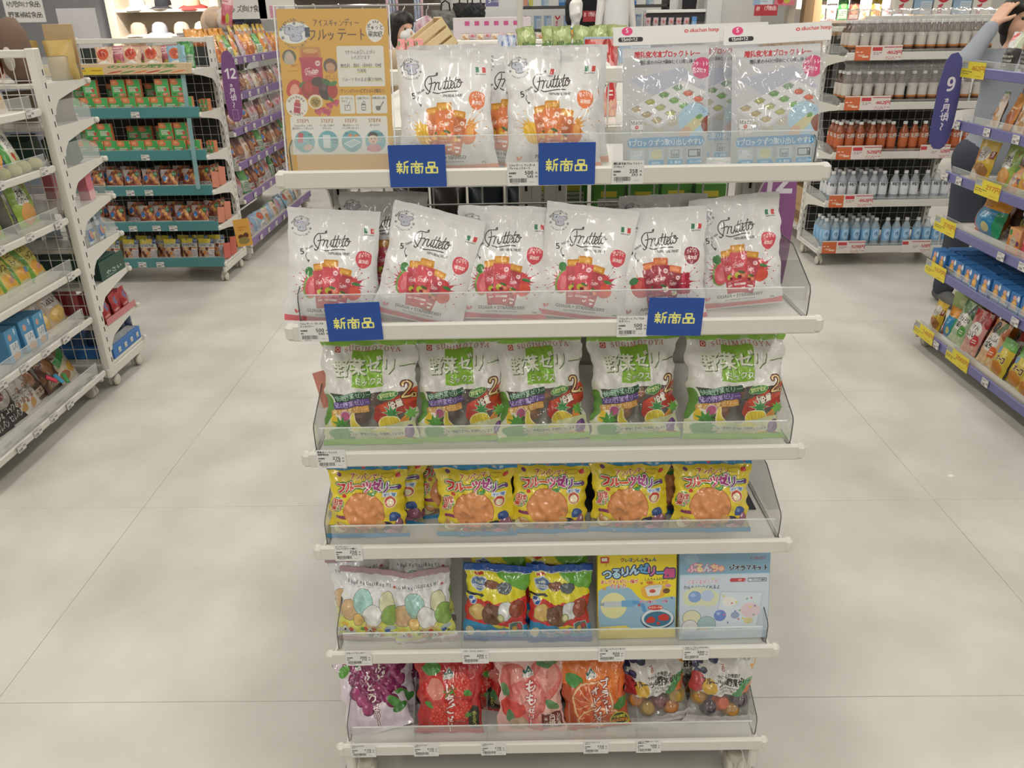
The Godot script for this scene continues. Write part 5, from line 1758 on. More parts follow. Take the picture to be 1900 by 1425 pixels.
func stand_goods():
	tag_mat = printed(tag_sheet(), 0.5)
	var silver := mat(C("b9b9ba"), 0.32, 0.2)
	var white := mat(C("d5d4d3"), 0.3)
	# top tier
	var st := thing("poster_stand", "yellow recipe poster in a clear acrylic stand on the top tier", "poster", on_stand(1, -0.300, 0.03, 1.0, 9.0, -0.4))
	var g := G.new()
	g.prism(rounded(0.178, 0.255, [0.001, 0.001, 0.001, 0.001], 1), -0.0004, 0.0004, pose(Vector3(-0.089, 0.003, 0)))
	part("printed_sheet", g.mesh(printed(poster(), 0.45)), st)
	g = G.new()
	g.prism(rounded(0.184, 0.262, [0.002, 0.002, 0.003, 0.003], 3), 0.0012, 0.003, pose(Vector3(-0.092, 0.0, 0)))
	part("clear_front", g.mesh(glass(C("eef2f2"), 0.05)), st)
	g = G.new()
	g.tube(PackedVector3Array([Vector3(-0.092, 0.001, 0.002), Vector3(-0.092, 0.262, 0.002), Vector3(0.092, 0.262, 0.002), Vector3(0.092, 0.001, 0.002), Vector3(-0.092, 0.001, 0.002)]), 0.0015, 6, true)
	part("clear_edge", g.mesh(glass(C("f2f2ee"), 0.7, 0.1)), st)
	g = G.new()
	g.box(Vector3(0.184, 0.003, 0.07), Vector3(0, 0.002, -0.034), 0.001)
	part("foot", g.mesh(glass(C("e6eaea"), 0.3)), st)
	var bars := []
	for k in 3:
		bars.append(printed(fruit_bars(k), 0.34, 0.6, false, 0.25))
	var fo := [{"seed": 3, "wr": 0.0026, "stand": 0.75, "pinch": 0.05, "flare": 0.1, "top": 0.1, "foot": 0.035, "sag": 0.0, "res": 30}, {"seed": 14, "wr": 0.0030, "stand": 0.7, "pinch": 0.06, "flare": 0.06, "top": 0.1, "foot": 0.035, "res": 30}, {"seed": 27, "wr": 0.0036, "stand": 0.8, "pinch": 0.04, "flare": 0.03, "top": 0.1, "foot": 0.035, "res": 30}]
	# row, world x, back from the guard, yaw, lean, roll, up, print, shape, label
	for b in [[1, -0.120, 0.040, 2, 11, 0.4, 0, 0, 0, "white fruit bar pouch with orange print behind the blue card beside the yellow poster"],
			[1, 0.059, 0.040, 0, 11, 0.5, 0, 0, 1, "white fruit bar pouch with orange print behind the blue card nearest the clear tray packs"],
			[1, -0.104, 0.105, 2, 8, 0.6, 0.004, 0, 2, "white fruit bar pouch half hidden behind the one next to the yellow poster"],
			[1, -0.022, 0.075, -24, 9, -3, 0, 0, 1, "turned white fruit bar pouch squeezed between the two orange printed ones in front"],
			[1, 0.075, 0.110, -2, 8, 0, 0, 0, 0, "white fruit bar pouch standing behind the orange printed one by the tray packs"],
			[2, -0.330, 0.040, 4, 12, -4.5, 0, 1, 0, "white guava strawberry pouch at the open end of its tier behind a blue card"],
			[2, -0.246, 0.125, 0, 10, -1, 0.012, 1, 2, "shaded guava strawberry pouch behind the steeply tilted one"],
			[2, -0.182, 0.034, 0, 12, -14, 0.002, 1, 1, "white guava strawberry pouch tilted steeply sideways on the second tier"],
			[2, -0.034, 0.045, 0, 12, -2.5, 0, 1, 2, "upright white guava strawberry pouch beside the steeply tilted one"],
			[2, 0.101, 0.038, -3, 12, -6.5, 0, 1, 0, "slightly tilted white guava strawberry pouch beside the apple raspberry one"],
			[2, 0.246, 0.040, 0, 12, 2.0, -0.006, 2, 1, "white apple raspberry pouch with dark red print behind a blue card"],
			[2, 0.262, 0.120, 0, 10, 1.0, 0.0, 1, 2, "white pouch in shade behind the apple raspberry pouch"],
			[2, 0.392, 0.075, 0, 12, 5.0, 0.006, 1, 2, "white guava strawberry pouch at the end of its tier beside the empty grip mat"]]:
		pouch("fruit_bar_pouch", b[9], "pouch", on_stand(b[0], b[1], b[2], b[3], b[4], b[5], b[6]), "white fruit bar pouches on the end display", 0.158, 0.195, 0.046, bars[b[7]], silver, fo[b[8]], null)
	var pm := printed(tray_pack(), 0.3)
	var hm := printed(tray_header(), 0.4)
	for b in [[0.246, 0.035, 1, 10, 1.2, "clear food tray pack with header card beside the orange printed pouch"], [0.340, 0.105, -3, 8, 1, "clear pack of food trays half hidden behind the two in front"], [0.428, 0.028, -3, 11, 2.4, "clear food tray pack with header card at the end of the top tier"]]:
		var t := thing("food_tray_pack", b[5], "pack", on_stand(1, b[0], b[1], b[2], b[3], b[4]), "clear food tray packs on the top tier")
		g = G.new()
		g.prism(rounded(0.142, 0.186, [0.004, 0.004, 0.002, 0.002], 3), -0.0004, 0.0004, pose(Vector3(-0.071, 0.006, 0.008)))
		part("printed_insert", g.mesh(pm), t)
		g = G.new()
		g.prism(rounded(0.172, 0.028, [0.001, 0.001, 0.001, 0.001], 1), -0.0022, 0.0022, pose(Vector3(-0.086, 0.196, 0.009)))
		part("header_card", g.mesh(hm), t)
		part("film", bag_mesh(0.168, 0.205, 0.036, glass(C("f0f2f4"), 0.09, 0.04), glass(C("f0f2f4"), 0.12, 0.06), {"seed": 40 + int(b[0] * 100), "wr": 0.0034, "pinch": 0.03, "top": 0.02, "foot": 0.02, "flare": 0.02, "res": 26}), t)
		g = G.new()
		for r in 3:
			for c in 3:
				g.box(Vector3(0.036, 0.036, 0.02), Vector3(-0.044 + c * 0.044, 0.05 + r * 0.05, -0.008), 0.006)
		g.box(Vector3(0.138, 0.17, 0.002), Vector3(0, 0.095, 0.003), 0.001)
		part("plastic_tray", g.mesh(mat(C("cfd2d6"), 0.35)), t)
	var nm := printed(new_card(), 0.5)
	g = G.new()
	g.prism(rounded(0.0935, 0.068, [0.001, 0.001, 0.001, 0.001], 1), 0.0, 0.0008, pose(Vector3(-0.04675, 0, 0)))
	var cm := g.mesh(nm)
	for b in [[1, -0.168, 0, "blue new-product card on the top rail nearest the yellow poster"], [1, 0.078, 0, "blue new-product card on the top rail nearest the clear tray packs"], [2, -0.284, 1.5, "blue new-product card under the guava pouches on the second rail"], [2, 0.26, -1.5, "blue new-product card under the apple raspberry pouch"]]:
		single("blue_card", b[3], "sign", cm, ST * pose(Vector3(b[1] - 0.056, SY[b[0] - 1] + 0.002, SD[b[0] - 1] + 0.0058), 0, 0, b[2]), "blue cards on the end display")
	# price tags: tier, x, cell, what it stands under
	for b in [[1, -0.166, 0, "between the yellow poster and a blue card"], [1, 0.006, 1, "between the two blue cards of the top rail"], [1, 0.179, 2, "under the clear tray packs"], [2, -0.354, 3, "on the second rail's open end beside a blue card"], [2, 0.189, 4, "on the second rail under the apple raspberry pouch"],
			[3, -0.35, 5, "under the vegetable jelly bags"], [4, -0.337, 6, "under the yellow fruit jelly bags"], [5, -0.338, 7, "under the white picnic bags"], [5, -0.101, 8, "under the blue topped bags"], [5, 0.175, 9, "under the yellow kit box"], [5, 0.347, 10, "under the pale blue kit box"],
			[6, -0.348, 11, "under the grape jelly pouches"], [6, -0.214, 12, "under the strawberry jelly pouch"], [6, -0.07, 13, "at the gap before the peach jelly pouch"], [6, 0.149, 14, "under the orange jelly pouch"], [6, 0.262, 15, "under the fruit and vegetable jelly pouches"]]:
		price_tag(b[0], b[1], b[2], 0.053, "small white price tag with barcode " + b[3])
	# third tier: vegetable jelly
	var vj := printed(veg_jelly(), 0.32, 0.7, true, 0.25)
	var clear := glass(C("e6e2d8"), 0.1, 0.05)
	var vg := mat(C("86b83a"), 0.3)
	var oj := [{"seed": 7, "wr": 0.0062, "pinch": 0.07, "top": 0.07, "foot": 0.05, "res": 34}, {"seed": 18, "wr": 0.0070, "pinch": 0.10, "top": 0.07, "foot": 0.05, "flare": 0.05, "res": 34}, {"seed": 33, "wr": 0.0064, "pinch": 0.08, "top": 0.07, "foot": 0.05, "flare": 0.07, "res": 34}]
	for b in [[-0.283, 0.05, 0, 17, 0, 0, 0.182, "at the open end above its tag", ["8a4a1c", "6a3414"]], [-0.112, 0.055, 0, 17, 1, 1, 0.168, "with an amber cup showing, beside the end one", ["b8682a", "4a2018"]],
			[0.040, 0.055, 2, 17, 2, 2, 0.164, "in the middle of its tier", ["8a3f24", "a8642c"]], [0.213, 0.055, 0, 17, 1.5, 1, 0.168, "with purple jelly, beside the dark gap", ["4a1f28", "b8742a"]], [0.395, 0.05, 0, 17, -0.5, 0, 0.188, "at the far end with a dark cup", ["3a1a1c", "9a4f22"]]]:
		var t := pouch("vegetable_jelly_bag", "green and white vegetable jelly bag " + b[7], "bag", on_stand(3, b[0], b[1], b[2], b[3], b[4]), "vegetable jelly bags on the third tier", b[6], 0.201, 0.068, vj, mat(C("b9b7a8"), 0.35), oj[b[5]], vg, vg)
		part("clear_window", bag_mesh(b[6] * 0.99, 0.199, 0.0665, clear, clear, oj[b[5]]), t)
		jelly_cups(t, [[-0.042, 0.098, 0.006, 20, b[8][0]], [0.004, 0.088, 0.010, -30, b[8][1]], [0.046, 0.1, 0.007, 60, b[8][0]], [-0.022, 0.058, 0.008, 10, b[8][1]], [0.028, 0.055, 0.009, -14, b[8][0]], [0.0, 0.122, 0.004, 0, b[8][1]]])
	single("dropped_card", "red framed card leaning behind the vegetable jelly bag at the open end", "card", bx(Vector3(0.05, 0.07, 0.001), mat(C("d08a78"), 0.5), 0.0, Vector3(0, 0.035, 0)), on_stand(3, -0.355, 0.10, 10, 20, 12, 0.06))
	# fourth tier: yellow fruit jelly
	var fj := printed(fruit_jelly(), 0.3, 0.8, true, 0.25)
	var bl := mat(C("2a86b8"), 0.3)
	var oy := [{"seed": 51, "wr": 0.0050, "pinch": 0.09, "top": 0.07, "foot": 0.06, "res": 30}, {"seed": 62, "wr": 0.0058, "pinch": 0.11, "top": 0.07, "foot": 0.06, "res": 30}]
	for b in [[-0.306, 0.045, 2, 15, -1.5, 0, "at the open end of its tier"], [-0.275, 0.105, -16, 12, -3, 1, "turned and half hidden behind the end one"], [-0.093, 0.045, 0, 14, -0.6, 1, "second from the open end, standing clear of its neighbours"], [-0.140, 0.115, 8, 12, 2, 0, "half hidden behind the clear standing one"],
			[0.048, 0.05, 2, 15, -3, 0, "in the middle of its tier leaning a little"], [0.207, 0.05, -2, 15, -1, 1, "beside the end one, its title creased"], [0.285, 0.11, 6, 12, 1, 1, "deep in the gap between the last two"], [0.367, 0.045, 0, 15, 0, 0, "at the far end before the dark mat"]]:
		var t := pouch("fruit_jelly_bag", "yellow fruit jelly bag with blue bands " + b[6], "bag", on_stand(4, b[0], b[1], b[2], b[3], b[4]), "yellow fruit jelly bags on the fourth tier", 0.158, 0.149, 0.052, fj, mat(C("a89a4a"), 0.35), oy[b[5]], bl, bl)
		part("clear_window", bag_mesh(0.1565, 0.147, 0.0505, clear, clear, oy[b[5]]), t)
		jelly_cups(t, [[-0.044, 0.028, 0.002, 10, "b98a5a"], [-0.01, 0.026, 0.004, -20, "a86a4a"], [0.028, 0.03, 0.003, 30, "c49a62"], [0.055, 0.026, 0.001, 0, "8a5a6a"]])
	# fifth tier
	var pk := mat(C("a98d92"), 0.28, 0.25)
	var sb := printed(picnic_bag(), 0.3, 0.7, false, 0.3)
	var os := [{"seed": 71, "wr": 0.0056, "pinch": 0.10, "top": 0.08, "foot": 0.07, "res": 28}, {"seed": 83, "wr": 0.0062, "pinch": 0.11, "top": 0.08, "foot": 0.07, "res": 28}]
	for b in [[-0.326, 0.045, 0, 18, -5, 0, 0, "in front at the open end of the fifth tier"], [-0.202, 0.038, 2, 20, 6, 1, -0.004, "in front beside the blue topped bags"], [-0.330, 0.085, 4, 15, 6, 1, 0.012, "tipped sideways behind the one at the open end"], [-0.212, 0.085, 0, 15, 2, 0, 0.018, "standing higher behind the front one"], [-0.225, 0.13, 0, 13, 3, 1, 0.026, "rearmost of its stack by the blue topped bags"]]:
		pouch("picnic_jelly_bag", "white picnic print jelly bag with pink seal " + b[7], "bag", on_stand(5, b[0], b[1], b[2], b[3], b[4], b[6]), "picnic print jelly bags on the fifth tier", 0.132, 0.158, 0.056, sb, silver, os[b[5]], pk, pk)
	var rb := printed(rescue_bag(), 0.26, 0.9, false, 0.25)
	var bs := mat(C("174a94"), 0.2, 0.3)
	for b in [[-0.062, 0.04, 0, 15, -3, 0, 0, "in front beside the picnic bags"], [0.073, 0.035, 0, 16, 0, 1, 0, "in front beside the yellow kit box"], [-0.052, 0.085, 0, 13, -2, 1, 0.014, "behind the front one by the picnic bags"], [0.066, 0.075, 0, 14, 0, 0, 0.014, "second in the stack by the yellow kit box"], [0.062, 0.115, 0, 12, 0, 1, 0.024, "third in the stack by the yellow kit box"]]:
		pouch("blue_topped_bag", "blue topped yellow, green and red jelly bag " + b[7], "bag", on_stand(5, b[0], b[1], b[2], b[3], b[4], b[6]), "blue topped bags on the fifth tier", 0.136, 0.168, 0.05, rb, mat(C("2f5a94"), 0.3), os[b[5]], bs, bs)
	var kit: Node3D = thing("kit_box", "flat yellow jelly noodle kit box beside the blue topped bags", "box", on_stand(5, 0.232, 0.05, 0, 13, 0.4))
	g = G.new()
	g.box(Vector3(0.162, 0.188, 0.028), Vector3(0, 0.094, 0), 0.0015, Rect2(0, 0, 1, 1), Rect2(0.3, 0.01, 0.02, 0.02))
	part("carton", g.mesh(printed(noodle_box(), 0.35, 0.4)), kit)
	part("back_flap", bx(Vector3(0.16, 0.02, 0.03), mat(C("d8c42a"), 0.4), 0.001, Vector3(0, 0.011, 0.001)), kit)
	kit = thing("kit_box", "flat pale blue diorama kit box at the end of the fifth tier", "box", on_stand(5, 0.410, 0.045, 0, 13, 0.6))
	g = G.new()
	g.box(Vector3(0.185, 0.190, 0.028), Vector3(0, 0.095, 0), 0.0015, Rect2(0, 0, 1, 1), Rect2(0.3, 0.005, 0.02, 0.01))
	part("carton", g.mesh(printed(diorama_box(), 0.35, 0.4)), kit)
	part("back_flap", bx(Vector3(0.183, 0.02, 0.03), mat(C("b9c9d6"), 0.4), 0.001, Vector3(0, 0.011, 0.001)), kit)
	# lowest tier
	var of := [{"seed": 91, "wr": 0.0062, "pinch": 0.09, "top": 0.06, "foot": 0.05, "flare": 0.02, "res": 30}, {"seed": 103, "wr": 0.0068, "pinch": 0.10, "top": 0.06, "foot": 0.05, "flare": 0.03, "res": 30}]
	var fm := []
	for k in 4:
		fm.append(printed(fruit_pouch(k), 0.26, 0.9, false, 0.25))
	var fname := ["purple grape", "red strawberry", "pink peach", "orange blood orange"]
	for b in [[0, -0.318, 0.045, 4, 42, 11, 0, 0, "lying back in front at the open end"], [0, -0.315, 0.1, 0, 17, 2, 0, 1, "standing behind the one that lies back"], [0, -0.262, 0.15, -8, 14, 0, 0, 0, "deep behind the grape pouches at the front"], [1, -0.166, 0.04, 0, 17, -1, 0, 0, "alone in its row with green leaves"],
			[1, -0.130, 0.11, -10, 14, -4, 0, 1, "in shade behind the front strawberry one"], [2, 0.012, 0.04, 0, 17, 0, 0, 1, "between the strawberry and orange rows"], [2, -0.022, 0.11, 6, 14, 6, 0, 0, "in shade behind the front peach one"], [3, 0.158, 0.045, 0, 17, 6, 0.002, 0, "tilted in front of its row"], [3, 0.165, 0.11, 0, 14, -3, 0.006, 1, "behind the tilted one"]]:
		pouch("fruit_jelly_pouch", "%s jelly pouch %s on the lowest tier" % [fname[b[0]], b[8]], "pouch", on_stand(6, b[1], b[2], b[3], b[4], b[5], b[6]), "fruit jelly pouches on the lowest tier", 0.148, 0.174, 0.058, fm[b[0]], mat([C("8a5a74"), C("9a2a26"), C("c9a098"), C("a8562a")][b[0]], 0.35), of[b[7]], null)
	var mj := printed(mix_jelly(), 0.3, 0.7, true, 0.25)
	for b in [[0.295, 0.06, 0, 17, 8, 1, "tilted towards the orange ones", [["b8702a", 0], ["6a2a3a", 1], ["a8862a", 0]]], [0.420, 0.055, 0, 17, -4, 0, "at the end of the tier", [["a87a2a", 0], ["c9542a", 1], ["3a2a3a", 0]]], [0.345, 0.12, 8, 13, 0, 1, "wedged behind the two in front", [["a87a2a", 0], ["6a3a2a", 1], ["5a2a3a", 0]]]]:
		var t := pouch("mixed_jelly_pouch", "grey clear-bottomed mixed jelly pouch " + b[6], "pouch", on_stand(6, b[0], b[1], b[2], b[3], b[4]), "fruit and vegetable jelly pouches on the lowest tier", 0.146, 0.172, 0.06, mj, mat(C("a8a6a2"), 0.35), of[b[5]], null)
		part("clear_window", bag_mesh(0.1445, 0.17, 0.0585, clear, clear, of[b[5]]), t)
		var c: Array = b[7]
		jelly_cups(t, [[-0.042, 0.06, 0.004, 20, c[0][0]], [0.004, 0.048, 0.010, -30, c[1][0]], [0.046, 0.056, 0.004, 40, c[2][0]], [-0.02, 0.036, 0.006, 0, c[2][0]], [0.03, 0.032, 0.006, 10, c[0][0]]])

# ---------------------------------------------------------------- one sheet of small prints, 8 x 8 cells of 100 x 100 units
var sheet_film: Material
var sheet_card: Material
func cell(k: int, r := Rect2(0, 0, 1, 1)) -> Rect2:
	return Rect2(Vector2(k % 8, k / 8) * 0.125 + (Vector2(0.02, 0.02) + r.position * 0.96) * 0.125, r.size * 0.96 * 0.125)

func sheet():
	var p := Art.new(self, 2048, 2048, 800, C("c9c7c2"))
	var ink := C("2f2c2a")
	for k in 64:
		p.at((k % 8) * 100, (k / 8) * 100)
		match k:
			0:      # rice pancake pouch
				p.rect(0, 0, 100, 100, C("8fae4a"))
				for j in 12:
					p.ell(fmod(j * 37, 100), fmod(j * 53, 100), 10, 7, C("9dba5a"))
				p.blob([22, 44, 34, 22, 46, 10, 58, 20, 70, 44, 66, 56, 24, 56], C("dcdcd4"))
				p.txt("お米", 46, 25, 17, C("3a322c"), 0.13, 1)
				p.txt("パンケーキ", 46, 42, 13, C("3a322c"), 0.13, 1, 0.86)
				p.txt("9", 74, 14, 18, C("a83a4a"))
				p.ell(50, 76, 32, 20, C("c98a48"))
				p.ell(48, 72, 29, 17, C("dba25e"))
			1:      # orange pouch
				p.rect(0, 0, 100, 100, C("dfa048"))
				p.ell(50, 30, 28, 22, C("e2d2a8"))
				p.txt("まんま", 50, 16, 15, C("5a3a1a"), 0.13, 1, 0.9)
				p.txt("ボーロ", 50, 32, 15, C("5a3a1a"), 0.13, 1, 0.9)
				p.ell(70, 78, 18, 16, C("3f5f86"))
				p.ell(26, 82, 14, 12, C("c9782f"))
			2:      # green white pouch
				p.rect(0, 0, 100, 100, C("4f9a3f"))
				p.rect(24, 0, 76, 100, C("cfd6b4"))
				p.blob([28, 20, 62, 8, 94, 20, 94, 46, 62, 54, 28, 46], C("e4e4dc"))
				p.txt("お米の", 60, 14, 15, C("3a3a5a"), 0.14, 1, 0.9)
				p.txt("スティック", 60, 32, 13, C("3a3a5a"), 0.14, 1, 0.8)
				p.ell(50, 64, 11, 10, C("c9482f"))
				p.ell(66, 80, 24, 14, C("b9c48a"))
			3:      # cream pouch
				p.rect(0, 0, 100, 100, C("d9c9bb"))
				p.txt("せんべい", 50, 14, 17, C("b5793f"), 0.12, 1, 0.84)
				p.ell(40, 54, 20, 14, C("b98a5a"))
				p.ell(64, 78, 22, 13, C("c9a071"))
				p.rect(0, 0, 100, 8, C("6a9a5a"))
			4:      # yellow biscuit mix bag
				p.rect(0, 0, 100, 100, C("cfb94e"))
				p.rect(0, 0, 22, 100, C("6a9a3f"))
				p.ell(54, 34, 34, 27, C("d9cf72"))
				p.txt("ビスケット", 54, 18, 13, C("4a4420"), 0.13, 1, 0.8)
				p.txt("ミックス", 54, 34, 16, C("4a4420"), 0.14, 1, 0.84)
				p.ell(50, 72, 26, 16, C("d9a23f"))
				p.rect(66, 60, 15, 12, C("4f86b4"))
				p.rect(52, 66, 13, 11, C("c98a80"))
				p.ell(50, 98, 44, 14, C("c9c2a0"))
			5:      # blue carton
				p.rect(0, 0, 100, 100, C("4f8fb9"))
				p.txt("9", 70, 4, 24, C("dce6ea"))
				p.ell(34, 26, 14, 10, C("c99a8a"))
				p.rect(16, 44, 68, 34, C("d3d8dc"))
				p.txt("蒸しパン", 50, 48, 18, C("2f3f5a"), 0.13, 1, 0.86)
				p.ell(54, 86, 30, 12, C("b98a5a"))
			6:      # red topped bun bag
				p.rect(0, 0, 100, 100, C("cdb9a4"))
				p.rect(0, 0, 100, 14, C("b5303a"))
				p.ell(50, 34, 36, 17, C("cfccc8"))
				p.txt("まんまるパン", 50, 26, 14, C("4a342c"), 0.14, 1, 0.84)
				p.ell(46, 70, 34, 21, C("d6b26a"))
				p.ell(40, 62, 16, 8, C("e4c78c"))
				p.rect(0, 92, 100, 8, C("c9982f"))
				p.txt("9", 80, 4, 15, C("c9303a"))
			7:      # brown chocolate bag
				p.rect(0, 0, 100, 100, C("5a3d31"))
				for j in 18:
					p.ell(fmod(j * 31 + 10, 100), fmod(j * 47 + 12, 100), 11, 8, [C("7a523f"), C("8f6a4c"), C("3f2a22")][j % 3], j * 30)
				p.ell(50, 40, 26, 18, C("a8744f"))
				p.rect(20, 70, 60, 18, C("b9a58f"))
				p.txt("クッキー", 50, 71, 15, C("3a241c"), 0.14, 1, 0.9)
			8:      # white bag with brown treats
				p.rect(0, 0, 100, 100, C("cbc6c2"))
				for j in 9:
					p.ell(fmod(j * 43 + 12, 100), fmod(j * 29 + 14, 90), 9, 7, C("8a6552"))
					p.ell(fmod(j * 43 + 10, 100), fmod(j * 29 + 12, 90), 4, 3, C("c4a58c"))
				p.txt("ココアの", 50, 42, 13, C("4a3a32"), 0.12, 1)
				p.txt("クッキー", 50, 56, 13, C("4a3a32"), 0.12, 1)
				p.ell(50, 84, 18, 11, C("b98f4a"))
			9:      # black pouch with a plate
				p.rect(0, 0, 100, 100, C("2c2628"))
				p.ell(44, 36, 36, 24, C("b9b2ac"))
				p.ell(44, 30, 20, 15, C("8a4a3a"))
				p.txt("コックの", 60, 58, 15, C("cfccc8"), 0.12, 1, 0.9)
				p.txt("蒸しパン".replace("蒸", "む"), 62, 76, 15, C("cfccc8"), 0.12, 1, 0.9)
			10:     # bag of mixed treats
				p.rect(0, 0, 100, 100, C("cfc3a8"))
				p.rect(0, 0, 100, 40, C("5a4238"))
				p.ell(40, 24, 26, 15, C("8a6a5a"))
				p.at(10, 40, -20)
				p.rect(0, 6, 90, 18, C("3f9a4f"))
				p.pop()
				p.ell(72, 72, 20, 14, C("c99a3f"))
				p.ell(30, 84, 24, 12, C("a8704a"))
			11, 15:     # green meal carton
				p.rect(0, 0, 100, 100, C("3f9a52") if k == 11 else C("4aa35c"))
				p.blob([2, 4, 40, 2, 58, 20, 46, 34, 6, 30], C("c9784f"))
				p.ell(26, 16, 14, 8, C("d99a6a"))
				p.rect(16, 42, 56, 28, C("b9c9ac"))
				p.txt("まぐろごはん", 44, 46, 9.4, C("2f4a32"), 0.14, 1, 0.86)
				p.small(20, 58, 48, 2, 5, C("5a7a5c"), k)
				p.ell(72, 60, 12, 10, C("b9523f"))
				p.rect(50, 78, 40, 16, C("c4604f"))
				p.rect(10, 80, 26, 12, C("2f7a42"))
				p.small(56, 81, 26, 2, 5, C("e0d2c2"), k + 1)
			12, 13:     # brown side dish pouch / yellow topped pouch
				p.rect(0, 0, 100, 100, C("8a4a32") if k == 12 else C("b9a28c"))
				for j in 16:
					p.ell(fmod(j * 41 + 30, 96), fmod(j * 23 + (18 if k == 12 else 46), 66) + (6 if k == 12 else 32), 10, 8, [C("a85a3a"), C("c97f42"), C("6a3024"), C("d9a45a")][j % 4])
				if k == 12:
					p.pts([0, 0, 42, 0, 20, 26, 0, 40], C("b9aaa6"))
					p.ell(24, 42, 13, 13, C("3f78b4"))
					p.ell(78, 22, 12, 12, C("2f7a4a"))
					p.txt("1.4", 78, 15, 12, C("cfe0cf"), 0.1, 1)
					p.rect(0, 72, 100, 28, C("cfcaca"))
					p.txt("さつまいもごはん", 50, 73, 12, C("3a2c2a"), 0.14, 1, 0.92)
					p.rect(22, 89, 56, 8, C("a83a42"))
				else:
					p.rect(0, 0, 100, 20, C("d6c43f"))
					p.rect(74, 0, 22, 22, C("3f5a8f"))
					p.txt("1.4", 85, 5, 11, C("dfe3ea"), 0.1, 1)
					p.rect(0, 22, 100, 16, C("c9c9c4"))
					p.txt("鶏つくねうま煮".replace("鶏", "と").replace("煮", "に"), 50, 23, 12, C("2c2c34"), 0.15, 1, 0.96)
					p.rect(64, 44, 34, 54, C("cdc4c6"))
					p.small(67, 50, 28, 6, 7, C("8a8288"), 4)
			14, 16:     # pasta sauce pouches
				p.rect(0, 0, 100, 100, C("cfae92") if k == 14 else C("8fb3c9"))
				p.ell(44, 34, 32, 24, C("c2502f") if k == 14 else C("c9683a"))
				p.ell(40, 30, 20, 14, C("a8321f") if k == 14 else C("b5523a"))
				p.ell(50, 84, 40, 22, C("dcd9d2"))
				p.txt("トマト" if k == 14 else "ソース", 50, 74, 18, C("3a4a4a"), 0.15, 1, 0.86)
			17:     # printed shelf strip
				p.rect(0, 0, 100, 100, C("cdb391"))
				p.rect(0, 30, 42, 70, C("d2b93a"))
				p.rect(21, 30, 9, 16, C("5a6a8a"))
				p.small(3, 55, 36, 2, 18, C("a8722a"), 7)
				p.at(44, 10, 0, 0.36, 1.2)
				p.txt("大地の野菜".replace("大地", "のの"), 2, 0, 26, C("5a8a4a"), 0.14)
				p.pop()
				for j in 6:
					p.ell(50 + j * 8.4, 76, 2.2, 14, [C("b5402f"), C("5a8a3f"), C("c9742f")][j % 3], 20)
			18:     # reddish brown pouch
				p.rect(0, 0, 100, 100, C("7a4a42"))
				p.rect(0, 0, 100, 26, C("5a342f"))
				p.ell(50, 54, 34, 22, C("a8714f"))
				p.rect(12, 76, 76, 16, C("b3a39c"))
				p.small(16, 79, 66, 2, 6, C("5a3a34"), 12)
			19:     # silver pink pouch
				p.rect(0, 0, 100, 100, C("b5a6aa"))
				p.ell(50, 40, 32, 24, C("c98f96"))
				p.ell(50, 42, 18, 13, C("a85f52"))
				p.rect(8, 70, 84, 18, C("d2ccd0"))
				p.small(14, 74, 70, 2, 7, C("6a5a62"), 13)
			20:     # orange bag
				p.rect(0, 0, 100, 100, C("c97a2f"))
				p.rect(0, 0, 100, 30, C("d9932f"))
				p.ell(50, 62, 34, 22, C("a8602f"))
				p.small(16, 36, 66, 2, 8, C("f0d9a8"), 15)
			21:     # green bag
				p.rect(0, 0, 100, 100, C("3f8a4a"))
				p.rect(8, 48, 84, 44, C("a8b5a2"))
				p.ell(50, 28, 30, 18, C("6aae5a"))
				p.small(14, 56, 70, 3, 8, C("4a5a4c"), 16)
			22:     # blue dip snack carton
				p.rect(0, 0, 100, 100, C("2f6fae"))
				p.star(82, 20, 16, 8, 0.6, C("d9dde2"))
				p.ell(48, 24, 20, 12, C("cf9a8a"))
				p.blob([20, 60, 26, 38, 52, 28, 76, 44, 70, 66, 40, 70], C("c98f3f"))
				p.blob([26, 56, 34, 42, 52, 36, 66, 48, 60, 60], C("e0b468"))
				p.rect(6, 68, 88, 28, C("aec6d6"))
				p.small(12, 74, 72, 2, 10, C("4a6a8a"), 17)
			23, 24, 25:      # three baby puff pouches
				p.rect(0, 0, 100, 100, [C("a9bf9c"), C("cf9590"), C("d9b08c")][k - 23])
				for j in 7:
					p.ell(fmod(j * 29 + 8, 96), 8 + fmod(j * 13, 22), 13, 11, [[C("3f6a3a"), C("5a8a4a"), C("2f4a3a")], [C("b52f2a"), C("c9483a"), C("a32a24")], [C("c9702f"), C("3a2c24"), C("5a7a3a")]][k - 23][j % 3])
				p.ell(50, 48, 34, 20, C("dfdcd4"))
				p.txt(["ほうれん草&", "トマト&", "にんじん&"][k - 23].replace("草", "そう"), 50, 34, 12.5, C("2f2c2a"), 0.16, 1, 0.86)
				p.txt(["かぼちゃ", "にんじん", "かぼちゃ"][k - 23], 50, 48, 14, C("2f2c2a"), 0.16, 1, 0.9)
				p.ell(76, 68, 15, 14, [C("5aa04a"), C("c4353a"), C("d9662f")][k - 23])
				p.ln([68, 66, 84, 66], 2, C("e6e0d6"))
				p.ln([68, 71, 84, 71], 2, C("e6e0d6"))
				for j in 22:
					p.ell(fmod(j * 17 + 4, 96), 80 + fmod(j * 11, 18), 6, 5, [[C("c4cfae"), C("b5c49c")], [C("e0b9a2"), C("d9a58f")], [C("e9cfa0"), C("e0bd86")]][k - 23][j % 2])
